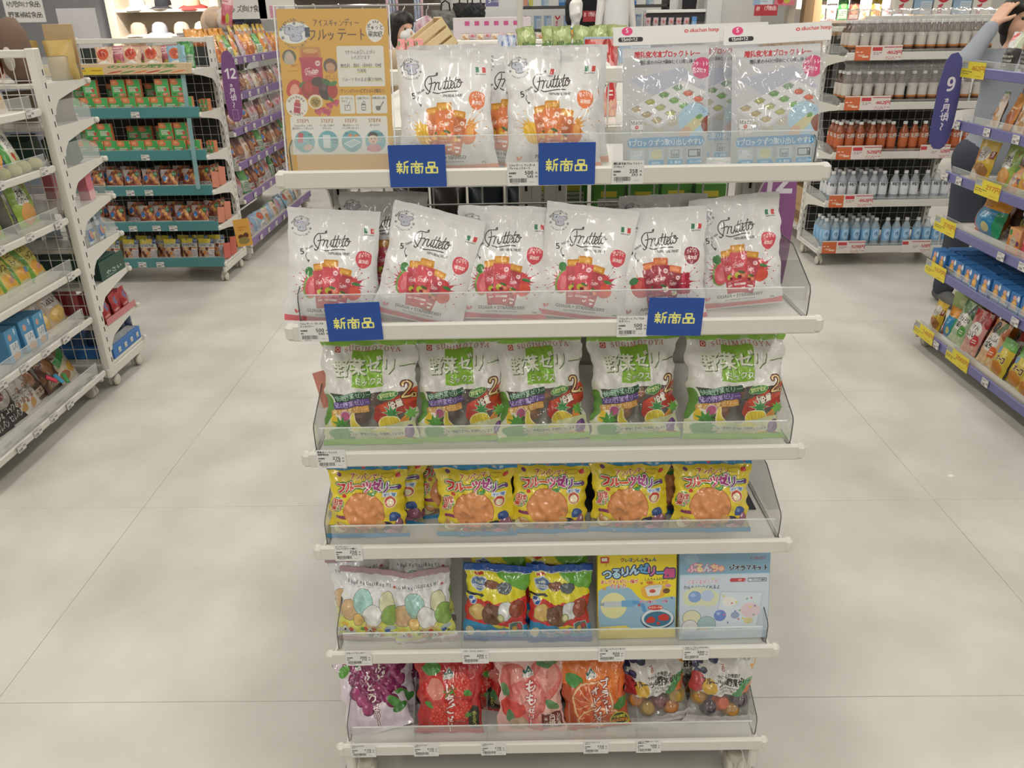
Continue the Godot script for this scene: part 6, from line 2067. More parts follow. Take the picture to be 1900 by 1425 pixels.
			26:     # yellow ball biscuit pouch
				p.rect(0, 0, 100, 100, C("cfb83a"))
				p.rect(0, 0, 100, 26, C("6aa84a"))
				p.txt("ボーロ", 56, 44, 20, C("5a3a1f"), 0.17, 1, 0.9, 0.06, C("efe3c0"))
				p.ell(50, 80, 36, 18, C("c9832f"))
				p.ell(24, 36, 12, 10, C("6f9ac4"))
			27, 28:       # juice cartons
				p.rect(0, 0, 100, 100, C("dca06a") if k == 27 else C("dc8f92"))
				p.ell(16, 20, 12, 12, C("4a8a4a"))
				p.txt("9", 62, 6, 26, C("c93a42"), 0.1, 0, 1.0, 0.05, C("efe0dc"))
				p.rect(0, 46, 100, 54, C("d9812f") if k == 27 else C("cf4a5f"))
				p.star(46, 56, 28, 12, 0.75, C("c9b9a8"))
				p.txt("やさい", 46, 44, 14, C("5a3424"), 0.14, 1, 0.86)
				p.ell(84, 56, 12, 10, C("6a3a6a"))
				p.ell(50, 88, 40, 12, C("c99a7a"))
			29:     # yellow pack
				p.rect(0, 0, 100, 100, C("c4a32c"))
				p.ell(46, 34, 30, 18, C("b9b2a8"))
				p.txt("おにぎり", 46, 28, 14, C("3a2f24"), 0.15, 1, 0.86)
				p.rect(78, 24, 16, 18, C("7a2f2f"))
				p.txt("9", 86, 23, 16, C("e6d9d0"), 0.1, 1)
				p.ell(18, 44, 14, 18, C("c9743a"))
				p.ell(56, 74, 34, 20, C("9a6a3a"))
				p.ell(30, 84, 20, 12, C("cfc0a8"))
			30:     # foil topped three colour pack
				p.rect(0, 0, 100, 100, C("2f86b4"))
				p.rect(0, 0, 100, 32, C("d9942a"))
				p.small(30, 24, 46, 1, 8, C("7a4a14"), 19)
				p.rect(0, 34, 26, 66, C("cf5a32"))
				p.rect(84, 34, 16, 66, C("2f9a6a"))
				p.txt("モモ", 52, 40, 16, C("cfe0ea"), 0.13, 1)
				p.ell(66, 76, 12, 12, C("cfc48a"))
				p.ell(12, 74, 9, 9, C("dfae8a"))
			31:     # black and white pack
				p.rect(0, 0, 100, 100, C("c9c6c2"))
				p.rect(0, 40, 100, 60, C("2f2c2c"))
				p.ell(34, 14, 24, 8, C("c93a3a"), -20)
				p.small(14, 56, 70, 3, 10, C("b9b4ae"), 20)
				p.rect(70, 0, 30, 40, C("b3bca2"))
			32, 33, 34, 35:     # bottle labels, wrapped round
				p.rect(0, 0, 100, 100, [C("c4beb6"), C("b9623a"), C("d3d6da"), C("7fb0d6")][k - 32])
				for r in 3:
					var x := 17 + r * 33.3
					if k == 32:
						p.txt("むぎ茶", x, 20, 9, C("4a3a34"), 0.14, 1)
						p.rect(x - 17, 62, 34, 26, C("b5743f"))
						p.rect(x - 17, 88, 34, 12, C("5a3f30"))
					elif k == 33:
						p.ell(x, 20, 12, 12, C("c9825a"))
						p.txt("むぎ茶", x, 34, 10.5, C("e0d6cc"), 0.16, 1, 0.9, 0.05, C("3a2a2a"))
						p.ell(x, 78, 12, 9, C("d9a074"))
					elif k == 34:
						p.txt("純水", x, 30, 13, C("3a4048"), 0.14, 1)
						p.rect(x - 17, 76, 34, 24, C("3f7fb4"))
						p.small(x - 10, 84, 20, 1, 8, C("b9d2e2"), 5)
					else:
						p.rect(x - 17, 0, 34, 20, C("c6d6e2"))
						p.ell(x, 48, 12, 14, C("a9cbe6"))
						p.txt("水", x, 40, 12, C("2f5a94"), 0.14, 1)
						p.rect(x - 17, 76, 34, 24, C("cdd6dc"))
						p.rect(x + 2, 84, 12, 8, C("b5453f"))
			36, 37, 38, 39, 40, 41:
				p.rect(0, 0, 100, 100, C("d9c836"))
				p.rect(2, 4, 26, 40, C("a8aaa0"))
				p.small(5, 14, 20, 2, 12, C("6a7488"), k)
				p.small(6, 58, 40, 2, 12, C("5a5420"), k + 2)
				p.at(96, 20, 0, 1, 1.8)
				p.txt("%s円" % ["462", "217", "276", "167", "140", "200"][k - 36], 0, 0, 21, C("b56a1c"), 0.13, 2, 0.95)
				p.pop()
				p.small(62, 80, 34, 1, 10, C("b5781f"), k + 9)
			42, 43, 46:
				p.rect(0, 0, 100, 100, C("d8d0ca"))
				if k != 46:
					p.rect(0, 10, 34, 90, C("c9683f"))
					p.small(4, 40, 26, 1, 14, C("e6cdbc"), 3)
					p.txt("52", 8, 58, 16, C("e6cdbc"), 0.1, 0, 0.7)
					p.small(18, 66, 14, 1, 22, C("e6cdbc"), 6)
				p.rect(37 if k != 46 else 3, 14, 20, 24, C("c23f48"))
				p.rect(60 if k != 46 else 34, 12, 38 if k != 46 else 62, 6, C("b5404a"))
				p.small(40, 46, 18, 2, 10, C("8a7a7a"), 8)
				p.at(98, 34, 0, 1, 2.2)
				p.txt("462円" if k == 42 else "528円", 0, 0, 13, C("b9343f"), 0.14, 2, 0.9)
				p.pop()
				p.small(66, 76, 30, 2, 10, C("b56a72"), 11)
			44:
				p.rect(0, 0, 100, 100, C("d3d1cd"))
				p.small(8, 14, 60, 2, 14, ink, 21)
				p.txt("98", 64, 40, 30, ink)
				p.bars(10, 60, 44, 30, 4)
			45:     # biscuit carton with a plain fish shape
				p.rect(0, 0, 100, 100, C("4f8a35"))
				p.rect(24, 12, 52, 10, C("c4b93a"))
				p.rect(14, 24, 74, 34, C("b9bcae"))
				p.small(18, 28, 64, 4, 7, C("55594c"), 22)
				p.rect(8, 66, 84, 34, C("c3c6c4"))
				p.blob([40, 84, 52, 70, 76, 70, 88, 78, 84, 96, 70, 86], C("2f4278"))
				p.blob([10, 92, 26, 78, 48, 84, 70, 96, 60, 104, 10, 104], C("b9824a"))
				for j in 8:
					p.ell(16 + j * 6, 88 + (j % 3) * 4, 2, 1.6, C("5a3a24"))
			47:     # shipping carton
				p.rect(0, 0, 100, 100, C("ae8d63"))
				p.rect(0, 47, 100, 4, C("9a7a52"))
				p.rect(14, 66, 44, 24, C("7a5c3c"))
				p.small(64, 68, 28, 3, 8, C("7a5c3c"), 30)
			48:     # white carton with red lettering
				p.rect(0, 0, 100, 100, C("cfcac2"))
				p.blob([50, 20, 24, 2, 14, 10, 30, 26, 50, 34, 70, 26, 86, 10, 76, 2], C("b3283c"))
				p.down("ポロ", 22, 40, 28, C("b3283c"), 0.2, 0.98)
			49:     # dark green carton
				p.rect(0, 0, 100, 100, C("274a3e"))
				p.txt("やさい", 52, 56, 22, C("b9c9c0"), 0.12, 1)
				p.small(20, 82, 60, 1, 9, C("8fa89c"), 32)
			50:     # red sweets pack
				p.rect(0, 0, 100, 100, C("a02a2f"))
				p.rect(40, 20, 30, 30, C("5a6a94"))
				p.rect(8, 62, 84, 20, C("c96a66"))
				p.small(14, 66, 70, 1, 12, C("e6c9c4"), 33)
			51:     # white and blue yogurt pouch
				p.rect(0, 0, 100, 100, C("c3ccd4"))
				p.rect(0, 44, 100, 40, C("4a72a8"))
				p.txt("ヨーグルト", 50, 14, 18, C("2f3f5f"), 0.14, 1, 0.9)
				p.ell(30, 64, 18, 15, C("b98a7a"))
				p.ell(66, 72, 18, 14, C("c9c05a"))
			52:     # pink drink pack
				p.rect(0, 0, 100, 100, C("c9727f"))
				p.rect(0, 8, 100, 28, C("d9b3b5"))
				p.small(12, 14, 70, 2, 10, C("a83a4a"), 34)
				p.ell(60, 76, 18, 15, C("b9b04a"))
				p.ell(30, 80, 15, 13, C("b5303a"))
			53:     # blue tray carton
				p.rect(0, 0, 100, 100, C("3a78b4"))
				for j in 4:
					p.rect(8 + j * 24, 44, 14, 34, C("a9c3dc"))
			54:     # matcha coloured pouch
				p.rect(0, 0, 100, 100, C("9aa86a"))
				p.rect(0, 48, 100, 52, C("5a7d3c"))
				p.small(20, 40, 60, 1, 16, C("3f5a2a"), 35)
				p.ell(50, 20, 26, 10, C("b9c48f"))
			55:     # pale blue book pack
				p.rect(0, 0, 100, 100, C("8fa9c2"))
				p.rect(38, 26, 58, 70, C("c3cdd6"))
				p.small(42, 34, 48, 7, 8, C("7a8a9c"), 36)
				p.small(30, 8, 50, 1, 10, C("4a5f86"), 37)
			56:     # yellow flyer
				p.rect(0, 0, 100, 100, C("cf9a3f"))
				p.small(24, 28, 52, 2, 9, C("a8622a"), 38)
				p.ell(34, 64, 17, 9, C("5a2a1c"))
				p.ell(66, 60, 17, 9, C("5a2a1c"))
				p.ell(50, 78, 34, 13, C("8a7a42"))
			57, 58:
				p.rect(0, 0, 100, 100, C("d3d0cc"))
				p.at(50, 14, 0, 1.0, 1.7)
				p.txt("幼児向け食品", 0, 0, 14, C("5a5854"), 0.12, 1, 1.0)
				p.pop()
				p.at(50, 56, 0, 1.0, 1.7)
				p.txt("野菜補給食品" if k == 57 else "キッズ向け食品", 0, 0, 14 if k == 57 else 12.4, C("5a5854"), 0.12, 1, 1.0)
				p.pop()
			59:
				p.rect(0, 0, 100, 100, C("d3d0cc"))
				p.at(50, 18, 0, 1.0, 1.7)
				p.txt("ベビーフード", 0, 0, 14, C("5a5854"), 0.12, 1, 1.0)
				p.pop()
				p.rect(30, 60, 17, 34, C("c48aa0"))
				p.rect(54, 60, 17, 34, C("a8a8a4"))
			60:
				p.rect(0, 0, 100, 100, C("6a6a94"))
				p.at(20, 10, 0, 1.0, 1.6)
				p.txt("9", 0, 0, 44, C("dcdce6"))
				p.pop()
				p.txt("ヵ月頃", 44, 50, 17, C("c3c3d6"), 0.12)
			61:
				p.rect(0, 0, 100, 100, C("a8323a"))
				p.at(50, 10, 0, 1, 2.4)
				p.txt("値下げ商品".replace("値", "お"), 0, 0, 17, C("e0c3c0"), 0.14, 1, 1.0)
				p.pop()
			62:     # printed cotton
				p.rect(0, 0, 100, 100, C("b3bccf"))
				for j in 30:
					p.ell(fmod(j * 37, 100), fmod(j * 61, 100), 7, 5, C("6a7aa8") if j % 2 else C("cfd3dc"), j * 40)
			63:
				p.rect(0, 0, 100, 100, C("d3b3bd"))
				for j in 30:
					p.ell(fmod(j * 37, 100), fmod(j * 61, 100), 7, 5, C("c48fa0") if j % 2 else C("dfcdd2"), j * 40)
		p.pop()
	var t := p.tex()
	sheet_film = printed(t, 0.28, 0.35, false, 0.12)
	sheet_card = printed(t, 0.5)

var packs := {}
func packet(k: int, w: float, h: float, d: float, v := 0, back := C("8a8884")) -> ArrayMesh:      # a small filled bag
	var key := "p%d %s %s %s %d" % [k, w, h, d, v]
	if not packs.has(key):
		packs[key] = bag_mesh(w, h, d, sheet_film, mat(back, 0.4), {"seed": 200 + k * 3 + v, "wr": 0.0045, "stand": 0.35, "pinch": 0.06, "top": 0.07, "foot": 0.04, "res": 10, "uv": cell(k)})
	return packs[key]

func carton(k: int, w: float, h: float, d: float, side := Rect2(0.02, 0.02, 0.06, 0.06), top := -1) -> ArrayMesh:      # a box standing on its base
	var key := "c%d %s %s %s" % [k, w, h, d]
	if not packs.has(key):
		var g := G.new()
		g.box(Vector3(w, h, d), Vector3(0, h / 2, 0), 0.0012, cell(k), cell(k, side))
		packs[key] = g.mesh(sheet_card)
	return packs[key]

func card(k: int, w: float, h: float, thick := 0.001, r := 0.001) -> ArrayMesh:
	var key := "k%d %s %s" % [k, w, h]
	if not packs.has(key):
		var g := G.new()
		g.prism(rounded(w, h, [r, r, r, r], 2), 0, thick, pose(Vector3(-w / 2, 0, 0)), cell(k))
		packs[key] = g.mesh(sheet_card)
	return packs[key]

# a row of like goods on a shelf: seen from its front, left to right
func line_up(frame: Transform3D, called: String, what: String, where: String, cat: String, mesh, xs: Array, y: float, z: float, lean := 8.0, wob := 4.0, seed_ := 1, from := "left"):
	var q := RandomNumberGenerator.new()
	q.seed = seed_
	for i in xs.size():
		var m: Mesh = mesh[i % mesh.size()] if mesh is Array else mesh
		var nth: String = ORD[i] + " from the " + from if xs.size() > 1 else ""
		var at := frame * pose(Vector3(xs[i], y, z + q.randf_range(-0.008, 0.008) * minf(wob, 1.0)), q.randf_range(-wob, wob), lean + q.randf_range(-wob, wob) * 0.5, q.randf_range(-wob, wob) * 0.6)
		single(called, ("%s %s %s" % [what, where, nth]).strip_edges(), cat, m, at, "%s %s" % [what, where])

func spaced(a: float, b: float, n: int) -> Array:
	var r := []
	for i in n:
		r.append(lerpf(a, b, i / maxf(n - 1.0, 1.0)))
	return r

# ---------------------------------------------------------------- left island: a run facing the aisle and an end unit facing away
func shelf_tags(f: Transform3D, xs: Array, y: float, z: float, where: String, called := "shelf_tag"):
	line_up(f, called, "small white shelf tag", where, "price tag", card(44, 0.052, 0.034), xs, y, z, 0, 1.0, 9)

func left_island():
	sheet()
	var f := pose(Vector3(-2.36, 0, -2.935), 90)
	var ys := [1.239, 1.016, 0.798, 0.575, 0.351, 0.090]
	var lv := []
	for y in ys:
		lv.append([y, 0.44, 0.028, null, 0.06, 0.0, 0])
	unit("gondola_shelf", "white shelving run on the near side, yellow biscuit and bun bags facing the aisle", f, 0.9, 1.49, lv, 0.07)
	var place := ["on the topmost visible tier", "on the second tier of the near shelving run", "on the third tier of the near shelving run", "on the fourth tier of the near shelving run", "above the blue cartons' tags", "on the lowest tier of the near run"]
	line_up(f, "rice_cracker_pouch", "cream and pink pouch", "on the top tier of the near shelving run,", "pouch", packet(3, 0.15, 0.2, 0.04), [0.02, 0.2, 0.36], 1.258, 0.33, 14, 6, 3, "near end")
	single("round_fruit_tub", "round amber tub half hidden at the frame's edge on the near run's top tier", "tub", cyl(0.05, 0.11, mat(C("b9a06a"), 0.2), 18, 0.02), f * pose(Vector3(-0.06, 1.258 + 0.055, 0.2)))
	line_up(f, "orange_snack_pouch", "orange rice snack pouch", "on the second tier of the near run,", "pouch", packet(1, 0.105, 0.165, 0.035), [0.14, 0.25], 1.035, 0.345, 14, 5, 5, "near end")
	line_up(f, "green_snack_pouch", "green and white snack pouch", "on the second tier of the near run,", "pouch", packet(2, 0.115, 0.175, 0.035), [0.33], 1.035, 0.36, 14, 5, 6)
	line_up(f, "cracker_pouch", "cream pouch", "behind the green and white pouch of the near run", "pouch", packet(3, 0.11, 0.16, 0.035), [0.39], 1.035, 0.27, 14, 5, 7)
	line_up(f, "snack_ball", "pale yellow snack tub", "along the front guard of the near run's second tier,", "tub", cyl(0.026, 0.045, mat(C("c9c27a"), 0.3), 14, 0.012), spaced(0.0, 0.42, 6), 1.058, 0.395, 0, 2, 8, "near end")
	line_up(f, "pancake_pouch", "green rice pancake pouch", "with a golden pancake print on the near run,", "pouch", [packet(0, 0.135, 0.2, 0.05), packet(0, 0.15, 0.205, 0.05, 1)], [0.1, 0.36], 0.817, 0.34, 12, 3, 4, "near end")
	single("pancake_pouch", "green pancake pouch seen nearly edge on between its two neighbours", "pouch", packet(0, 0.13, 0.2, 0.05), f * pose(Vector3(0.245, 0.817, 0.31), 62, 10, 3), "green pancake pouches")
	line_up(f, "biscuit_bag", "yellow mixed biscuit bag", "leaning on the near run's fourth tier,", "bag", [packet(4, 0.135, 0.185, 0.05), packet(4, 0.135, 0.185, 0.05, 1)], [-0.1, 0.02, 0.13, 0.24, 0.34], 0.594, 0.34, 24, 7, 5, "near end")
	line_up(f, "biscuit_bag", "yellow mixed biscuit bag", "in the back row of the near run's fourth tier,", "bag", [packet(4, 0.135, 0.185, 0.05), packet(4, 0.135, 0.185, 0.05, 1)], [-0.04, 0.08, 0.19, 0.3, 0.39], 0.594, 0.25, 16, 7, 15, "near end")
	line_up(f, "steamed_bread_carton", "blue steamed bread carton", "on the near run's fifth tier,", "box", carton(5, 0.085, 0.13, 0.1), [-0.02, 0.09, 0.165], 0.370, 0.33, 2, 5, 3, "near end")
	line_up(f, "steamed_bread_carton", "blue steamed bread carton", "at the back of the near run's fifth tier,", "box", carton(5, 0.085, 0.13, 0.1), [-0.08, 0.02, 0.12], 0.370, 0.2, 2, 3, 4, "near end")
	line_up(f, "bun_bag", "clear bun bag with a red top", "on the near run's fifth tier,", "bag", [packet(6, 0.13, 0.165, 0.075), packet(6, 0.145, 0.165, 0.07, 1)], [0.265, 0.385], 0.370, 0.335, 16, 8, 6, "near end")
	line_up(f, "chocolate_biscuit_bag", "brown chocolate biscuit bag", "on the lowest tier of the near run,", "bag", [packet(7, 0.14, 0.18, 0.05), packet(7, 0.14, 0.18, 0.05, 1)], [0.16, 0.27], 0.109, 0.31, 22, 9, 7, "near end")
	line_up(f, "cocoa_biscuit_bag", "white bag with brown cocoa biscuits", "on the lowest tier of the near run,", "bag", packet(8, 0.13, 0.18, 0.04), [0.02, 0.085], 0.109, 0.32, 20, 7, 8, "near end")
	line_up(f, "bread_pouch", "black pouch with a plate print", "on the lowest tier of the near run,", "pouch", packet(9, 0.15, 0.19, 0.04), [-0.16, -0.06], 0.109, 0.32, 22, 7, 9, "near end")
	line_up(f, "treat_bag", "brown and cream treat bag with a green band", "on the lowest tier of the near run,", "bag", packet(10, 0.15, 0.19, 0.045), [0.38], 0.109, 0.32, 24, 4, 10)
	for k in 3:
		single("foil_ribbon", ["red foil ribbon", "blue foil ribbon", "green foil ribbon"][k] + " lying on the treat bags of the lowest near tier", "ribbon", bx(Vector3(0.022, 0.05, 0.006), mat([C("c9304a"), C("3f9ac4"), C("4aa05a")][k], 0.2, 0.3), 0.002), f * pose(Vector3(0.2 + 0.05 * k, 0.19 - 0.02 * k, 0.35), 0, 40, 30 - 30 * k))
	for k in 6:
		shelf_tags(f, spaced(-0.25, 0.37, [2, 3, 4, 2, 5, 6][k]), ys[k] + 0.001, 0.4455, "on the rail of the near run's %s tier," % ORD[k])
	# the end unit, its shelves reaching away from us
	var e := pose(Vector3(-2.35, 0, -3.46), 180)
	var ey := [1.334, 1.167, 0.996, 0.824, 0.647, 0.474, 0.286, 0.115]
	lv = []
	for k in 8:
		lv.append([ey[k], 0.335, 0.024, null, 0.05, 0.10 if k in [0, 1, 2, 4, 7] else 0.0, 1 if k == 7 else 0])
	unit("end_shelf", "white end unit with wire back and brackets, its shelves pointing away down the shop", e, 0.9, 1.49, lv, 0.07)
	var dome := func(col: Color, face: Color, label: String, at: Transform3D):      # soft round toys in their bags
		var t := thing("plush_toy", label, "toy", at, "round plush toys on the end unit")
		var g := G.new()
		g.lathe([0.0001, 0.13, 0.03, 0.126, 0.058, 0.1, 0.07, 0.06, 0.062, 0.02, 0.03, 0.0, 0.0001, 0.0], 18)
		part("body", g.mesh(mat(col, 0.9)), t)
		g = G.new()
		g.lathe([0.0001, 0.03, 0.02, 0.026, 0.034, 0.0, 0.0001, 0.0], 14, Transform3D(Basis(Vector3.RIGHT, PI / 2), Vector3(0, 0.05, 0.045)))
		part("face", g.mesh(mat(face, 0.9)), t)
		g = G.new()
		g.lathe([0.0001, 0.05, 0.012, 0.03, 0.016, 0.0], 10, Transform3D(Basis(Vector3.BACK, 0.7), Vector3(-0.05, 0.09, 0)))
		part("ear", g.mesh(mat(col.darkened(0.5), 0.9)), t)
	dome.call(C("b5653f"), C("bdb8b0"), "orange round plush toy with a pale face above the end unit's top bar", e * pose(Vector3(-0.14, 1.353, 0.1), 180, 0, 0, Vector3(1.2, 1.95, 1.1)))
	dome.call(C("6a5648"), C("bdb8b0"), "brown round plush toy with a pale face above the end unit's top bar", e * pose(Vector3(-0.285, 1.353, 0.12), 180, 0, 0, Vector3(0.9, 1.95, 1)))
	line_up(e, "bun_pack", "yellow brown bun pack in clear film", "behind the end unit's upper guards,", "pack", [packet(29, 0.13, 0.16, 0.08, 0, C("b59a5a")), packet(29, 0.13, 0.16, 0.08, 1, C("b59a5a"))], [-0.40, -0.25], 1.353, 0.24, -4, 5, 11)
	line_up(e, "bun_pack", "brown shaded bun pack", "on the end unit's second tier,", "pack", [packet(18, 0.14, 0.13, 0.09, 0, C("8a7a68")), packet(19, 0.14, 0.13, 0.09, 1, C("8a7a68"))], [-0.36, -0.2, -0.04, 0.12], 1.186, 0.2, 0, 8, 12, "aisle side")
	line_up(e, "striped_pack", "red and pink striped pack", "high behind the end unit's top bar,", "pack", carton(52, 0.11, 0.2, 0.03), [0.05, 0.2], 1.353, 0.2, 0, 3, 13, "aisle side")
	single("kraft_sign", "tan cardboard sign standing behind the end unit's plush toys", "sign", bx(Vector3(0.13, 0.222, 0.006), mat(C("b39c76"), 0.7), 0.001, Vector3(0, 0.111, 0)), e * pose(Vector3(-0.38, 1.353, 0.31)))
	line_up(e, "green_tent_carton", "dark green leaning carton", "on the end unit's third tier,", "box", carton(49, 0.11, 0.12, 0.09), [-0.36, -0.2, -0.04], 1.015, 0.16, 14, 9, 14, "aisle side")
	line_up(e, "pink_drink_pack", "narrow pink drink pack", "on the end unit's fourth tier,", "pack", carton(52, 0.05, 0.125, 0.05), [-0.38, -0.22, -0.06], 0.843, 0.24, 4, 3, 15, "aisle side")
	line_up(e, "yogurt_pouch", "white and blue yogurt pouch", "on the end unit's fifth tier,", "pouch", packet(51, 0.085, 0.13, 0.03, 0, C("b3bcc6")), [-0.4, -0.31, -0.2, -0.1, 0.0], 0.666, 0.2, 4, 6, 16, "aisle side")
	for i in 2:
		single("yogurt_pouch", "white and blue yogurt pouch turned to the open end of its tier, %s in depth" % ORD[i], "pouch", packet(51, 0.085, 0.13, 0.03, 0, C("b3bcc6")), e * pose(Vector3(-0.43, 0.666, 0.1 + 0.1 * i), -82, 6, 0), "yogurt pouches at the open end")
	line_up(e, "dark_green_carton", "dark green flat carton", "on the end unit's sixth tier,", "box", carton(49, 0.13, 0.1, 0.16), [-0.365, -0.2, -0.05, 0.1], 0.493, 0.19, 0, 2, 17, "aisle side")
	single("dark_green_carton", "dark green carton with white lettering turned to the open end", "box", card(49, 0.24, 0.09, 0.004), e * pose(Vector3(-0.436, 0.493, 0.2), -90))
	line_up(e, "red_sweets_pack", "red sweets pack", "on the end unit's seventh tier,", "pack", carton(50, 0.06, 0.1, 0.1), spaced(-0.4, 0.3, 7), 0.305, 0.22, 2, 3, 18, "aisle side")
	for i in 3:
		single("red_sweets_pack", "red sweets pack facing the open end of its tier, %s in depth" % ORD[i], "pack", packet(50, 0.08, 0.11, 0.03, 0, C("8a2a2c")), e * pose(Vector3(-0.43, 0.305, 0.07 + 0.095 * i), -84, 4, 3), "red sweets packs at the open end")
	single("price_strip", "pink strip along the open end of the red sweets tier", "strip", bx(Vector3(0.003, 0.03, 0.3), mat(C("c4787a"), 0.4), 0.0), e * pose(Vector3(-0.448, 0.316, 0.17)))
	single("blue_tray", "blue open display tray of drinks on the end unit's lowest goods tier", "tray", bx(Vector3(0.56, 0.06, 0.29), mat(C("2f6fb4"), 0.45), 0.002), e * pose(Vector3(-0.165, 0.165, 0.17)))
	for i in 8:
		var g := G.new()
		g.lathe([0.0001, 0.1, 0.012, 0.1, 0.012, 0.088, 0.026, 0.07, 0.028, 0.0, 0.0001, 0.0], 12)
		single("drink_bottle", "dark blue drink bottle in the blue tray, %s from the open end" % ORD[i], "bottle", g.mesh(mat(C("3a4a68"), 0.15)), e * pose(Vector3(-0.4 + 0.065 * (i / 4), 0.196, 0.07 + 0.07 * (i % 4))), "drink bottles in the blue tray")
	for i in 4:
		single("tray_label", "small white label on the blue tray's end, %s in depth" % ORD[i], "label", card(44, 0.024, 0.024), e * pose(Vector3(-0.4465, 0.15, 0.08 + 0.065 * i), -90, 0), "white labels on the blue tray")

# ---------------------------------------------------------------- the island beyond it: an end unit with teal strips, then a run with purple strips


func left_rack():
	var f := pose(Vector3(-2.37, 0, -5.5), 0)
	var teal := mat(C("4d8587"), 0.4)
	var cream := printed(noise_tex(0.02, C("c4ab88"), C("cdb592"), 4, 2, 128), 0.5)
	var ys := [1.293, 1.045, 0.793, 0.577, 0.350, 0.112]
	var lv := []
	for k in 6:
		lv.append([ys[k], 0.4, 0.062, cream if k == 0 else teal, 0.045, 0.0, 0])
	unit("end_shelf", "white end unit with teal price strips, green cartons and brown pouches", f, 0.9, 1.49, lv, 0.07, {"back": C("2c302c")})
	single("printed_strip", "cream shelf strip with vegetable pictures and yellow price panels on the teal unit", "strip", card(17, 0.86, 0.058, 0.001), f * pose(Vector3(-0.01, ys[0] + 0.002, 0.4055)))
	line_up(f, "sauce_pouch", "pale pouch with red sauce print", "on the teal unit's top tier,", "pouch", [packet(14, 0.11, 0.13, 0.03), packet(14, 0.11, 0.13, 0.03, 1), packet(14, 0.11, 0.13, 0.03, 2), packet(16, 0.11, 0.13, 0.03)], [-0.09, 0.07, 0.2, 0.345], 1.318, 0.33, 10, 5, 21)
	line_up(f, "sauce_pouch", "pink backed sauce pouch", "in the top tier's second row,", "pouch", packet(52, 0.11, 0.13, 0.03), [-0.04, 0.1, 0.25], 1.318, 0.27, 8, 6, 22)
	line_up(f, "teal_pouch", "dark teal pouch end", "at the top tier's outer end,", "pouch", packet(21, 0.1, 0.15, 0.03), [0.39], 1.318, 0.3, 6, 5, 23)
	for t in 2:
		var y: float = ys[1 + t] + 0.019
		line_up(f, "meal_carton", "green meal carton", "in front row of the teal unit's %s tier," % ORD[t + 1], "box", [carton(11, 0.083, 0.1, 0.03), carton(15, 0.083, 0.1, 0.03)], spaced(-0.40, 0.37, 10), y, 0.37, 3, 1.0, 24 + t)
		line_up(f, "meal_carton", "green meal carton", "stacked up on the teal unit's %s tier," % ORD[t + 1], "box", carton(15 - 4 * t, 0.083, 0.1, 0.03), [-0.2, -0.03, 0.06, 0.235, 0.325] if t == 0 else [-0.25, -0.165, 0.21, 0.3], y + 0.1, 0.355, 4, 2, 26 + t)
		line_up(f, "meal_carton", "green meal carton", "in shade at the back of the %s tier," % ORD[t + 1], "box", carton(11, 0.083, 0.1, 0.03), [-0.33, -0.12, 0.12] if t == 0 else [-0.34, -0.05, 0.03, 0.14], y + 0.07, 0.24, 4, 2, 28 + t)
		line_up(f, "small_green_carton", "small pale green carton", "stacked at the outer end of the %s tier," % ORD[t + 1], "box", carton(15, 0.03, 0.07, 0.06), [0.405, 0.43], y, 0.2, 0, 2, 30 + t)
	var bag := [packet(12, 0.11, 0.135, 0.03), packet(12, 0.11, 0.135, 0.03, 1), packet(12, 0.11, 0.135, 0.03, 2)]
	for t in 2:
		var y: float = ys[3 + t] + 0.019
		line_up(f, "side_dish_pouch", "white footed brown pouch", "in front on the teal unit's %s tier," % ORD[t + 3], "pouch", bag, [-0.3, -0.19, -0.07, 0.04, 0.165, 0.295] if t == 0 else [-0.36, -0.22, -0.02, 0.08, 0.21, 0.32], y, 0.35, 14, 7, 32 + t)
		line_up(f, "side_dish_pouch", "brown side dish pouch", "in the second row of the %s tier," % ORD[t + 3], "pouch", bag, [-0.36, -0.24, -0.11, 0.1, 0.22, 0.36] if t == 0 else [-0.29, -0.12, 0.02, 0.14, 0.27, 0.37], y + 0.012, 0.29, 12, 6, 34 + t)
		for i in 2:
			single("side_dish_pouch", "dark red pouch edge turned outward at the %s tier's end, %s in depth" % [ORD[t + 3], ORD[i]], "pouch", packet(12, 0.1, 0.13, 0.035, 1), f * pose(Vector3(0.4, y, 0.12 + 0.1 * i), 70, 10, 4), "dark pouch edges on the teal unit")
	line_up(f, "stew_pouch", "yellow topped stew pouch", "in front on the teal unit's lowest tier,", "pouch", [packet(13, 0.105, 0.15, 0.03), packet(13, 0.105, 0.15, 0.03, 1)], [-0.31, -0.19, -0.065, 0.09, 0.205, 0.315], ys[5] + 0.019, 0.34, 12, 4, 36)
	line_up(f, "stew_pouch", "yellow topped stew pouch", "in the second row of the lowest tier,", "pouch", [packet(13, 0.105, 0.15, 0.03), packet(13, 0.105, 0.15, 0.03, 1)], [-0.25, -0.12, 0.02, 0.15, 0.26, 0.37], ys[5] + 0.03, 0.28, 10, 5, 37)
	for k in 3:
		for i in 2:
			single("peach_divider", "peach coloured cut card divider at the %s tier's outer end, %s in depth" % [ORD[k + 3], ORD[i]], "divider", bx(Vector3(0.003, 0.1 + 0.02 * i, 0.12), mat(C("c97f66") if k < 2 else C("c4604f"), 0.6), 0.0), f * pose(Vector3(0.434, ys[3 + k] + 0.075, 0.28 - 0.13 * i), 0, 12, 0), "peach dividers on the teal unit")
	for k in range(1, 6):
		shelf_tags(f, [[-0.31, 0.06], [-0.29, 0.07], [-0.3, -0.2, -0.07, 0.05, 0.19], [-0.22, -0.1, 0.05, 0.16], [-0.37, -0.2, -0.09, 0.03, 0.15]][k - 1], ys[k] + 0.004, 0.4055, "on the teal strip of the %s tier," % ORD[k])
	var g := G.new()
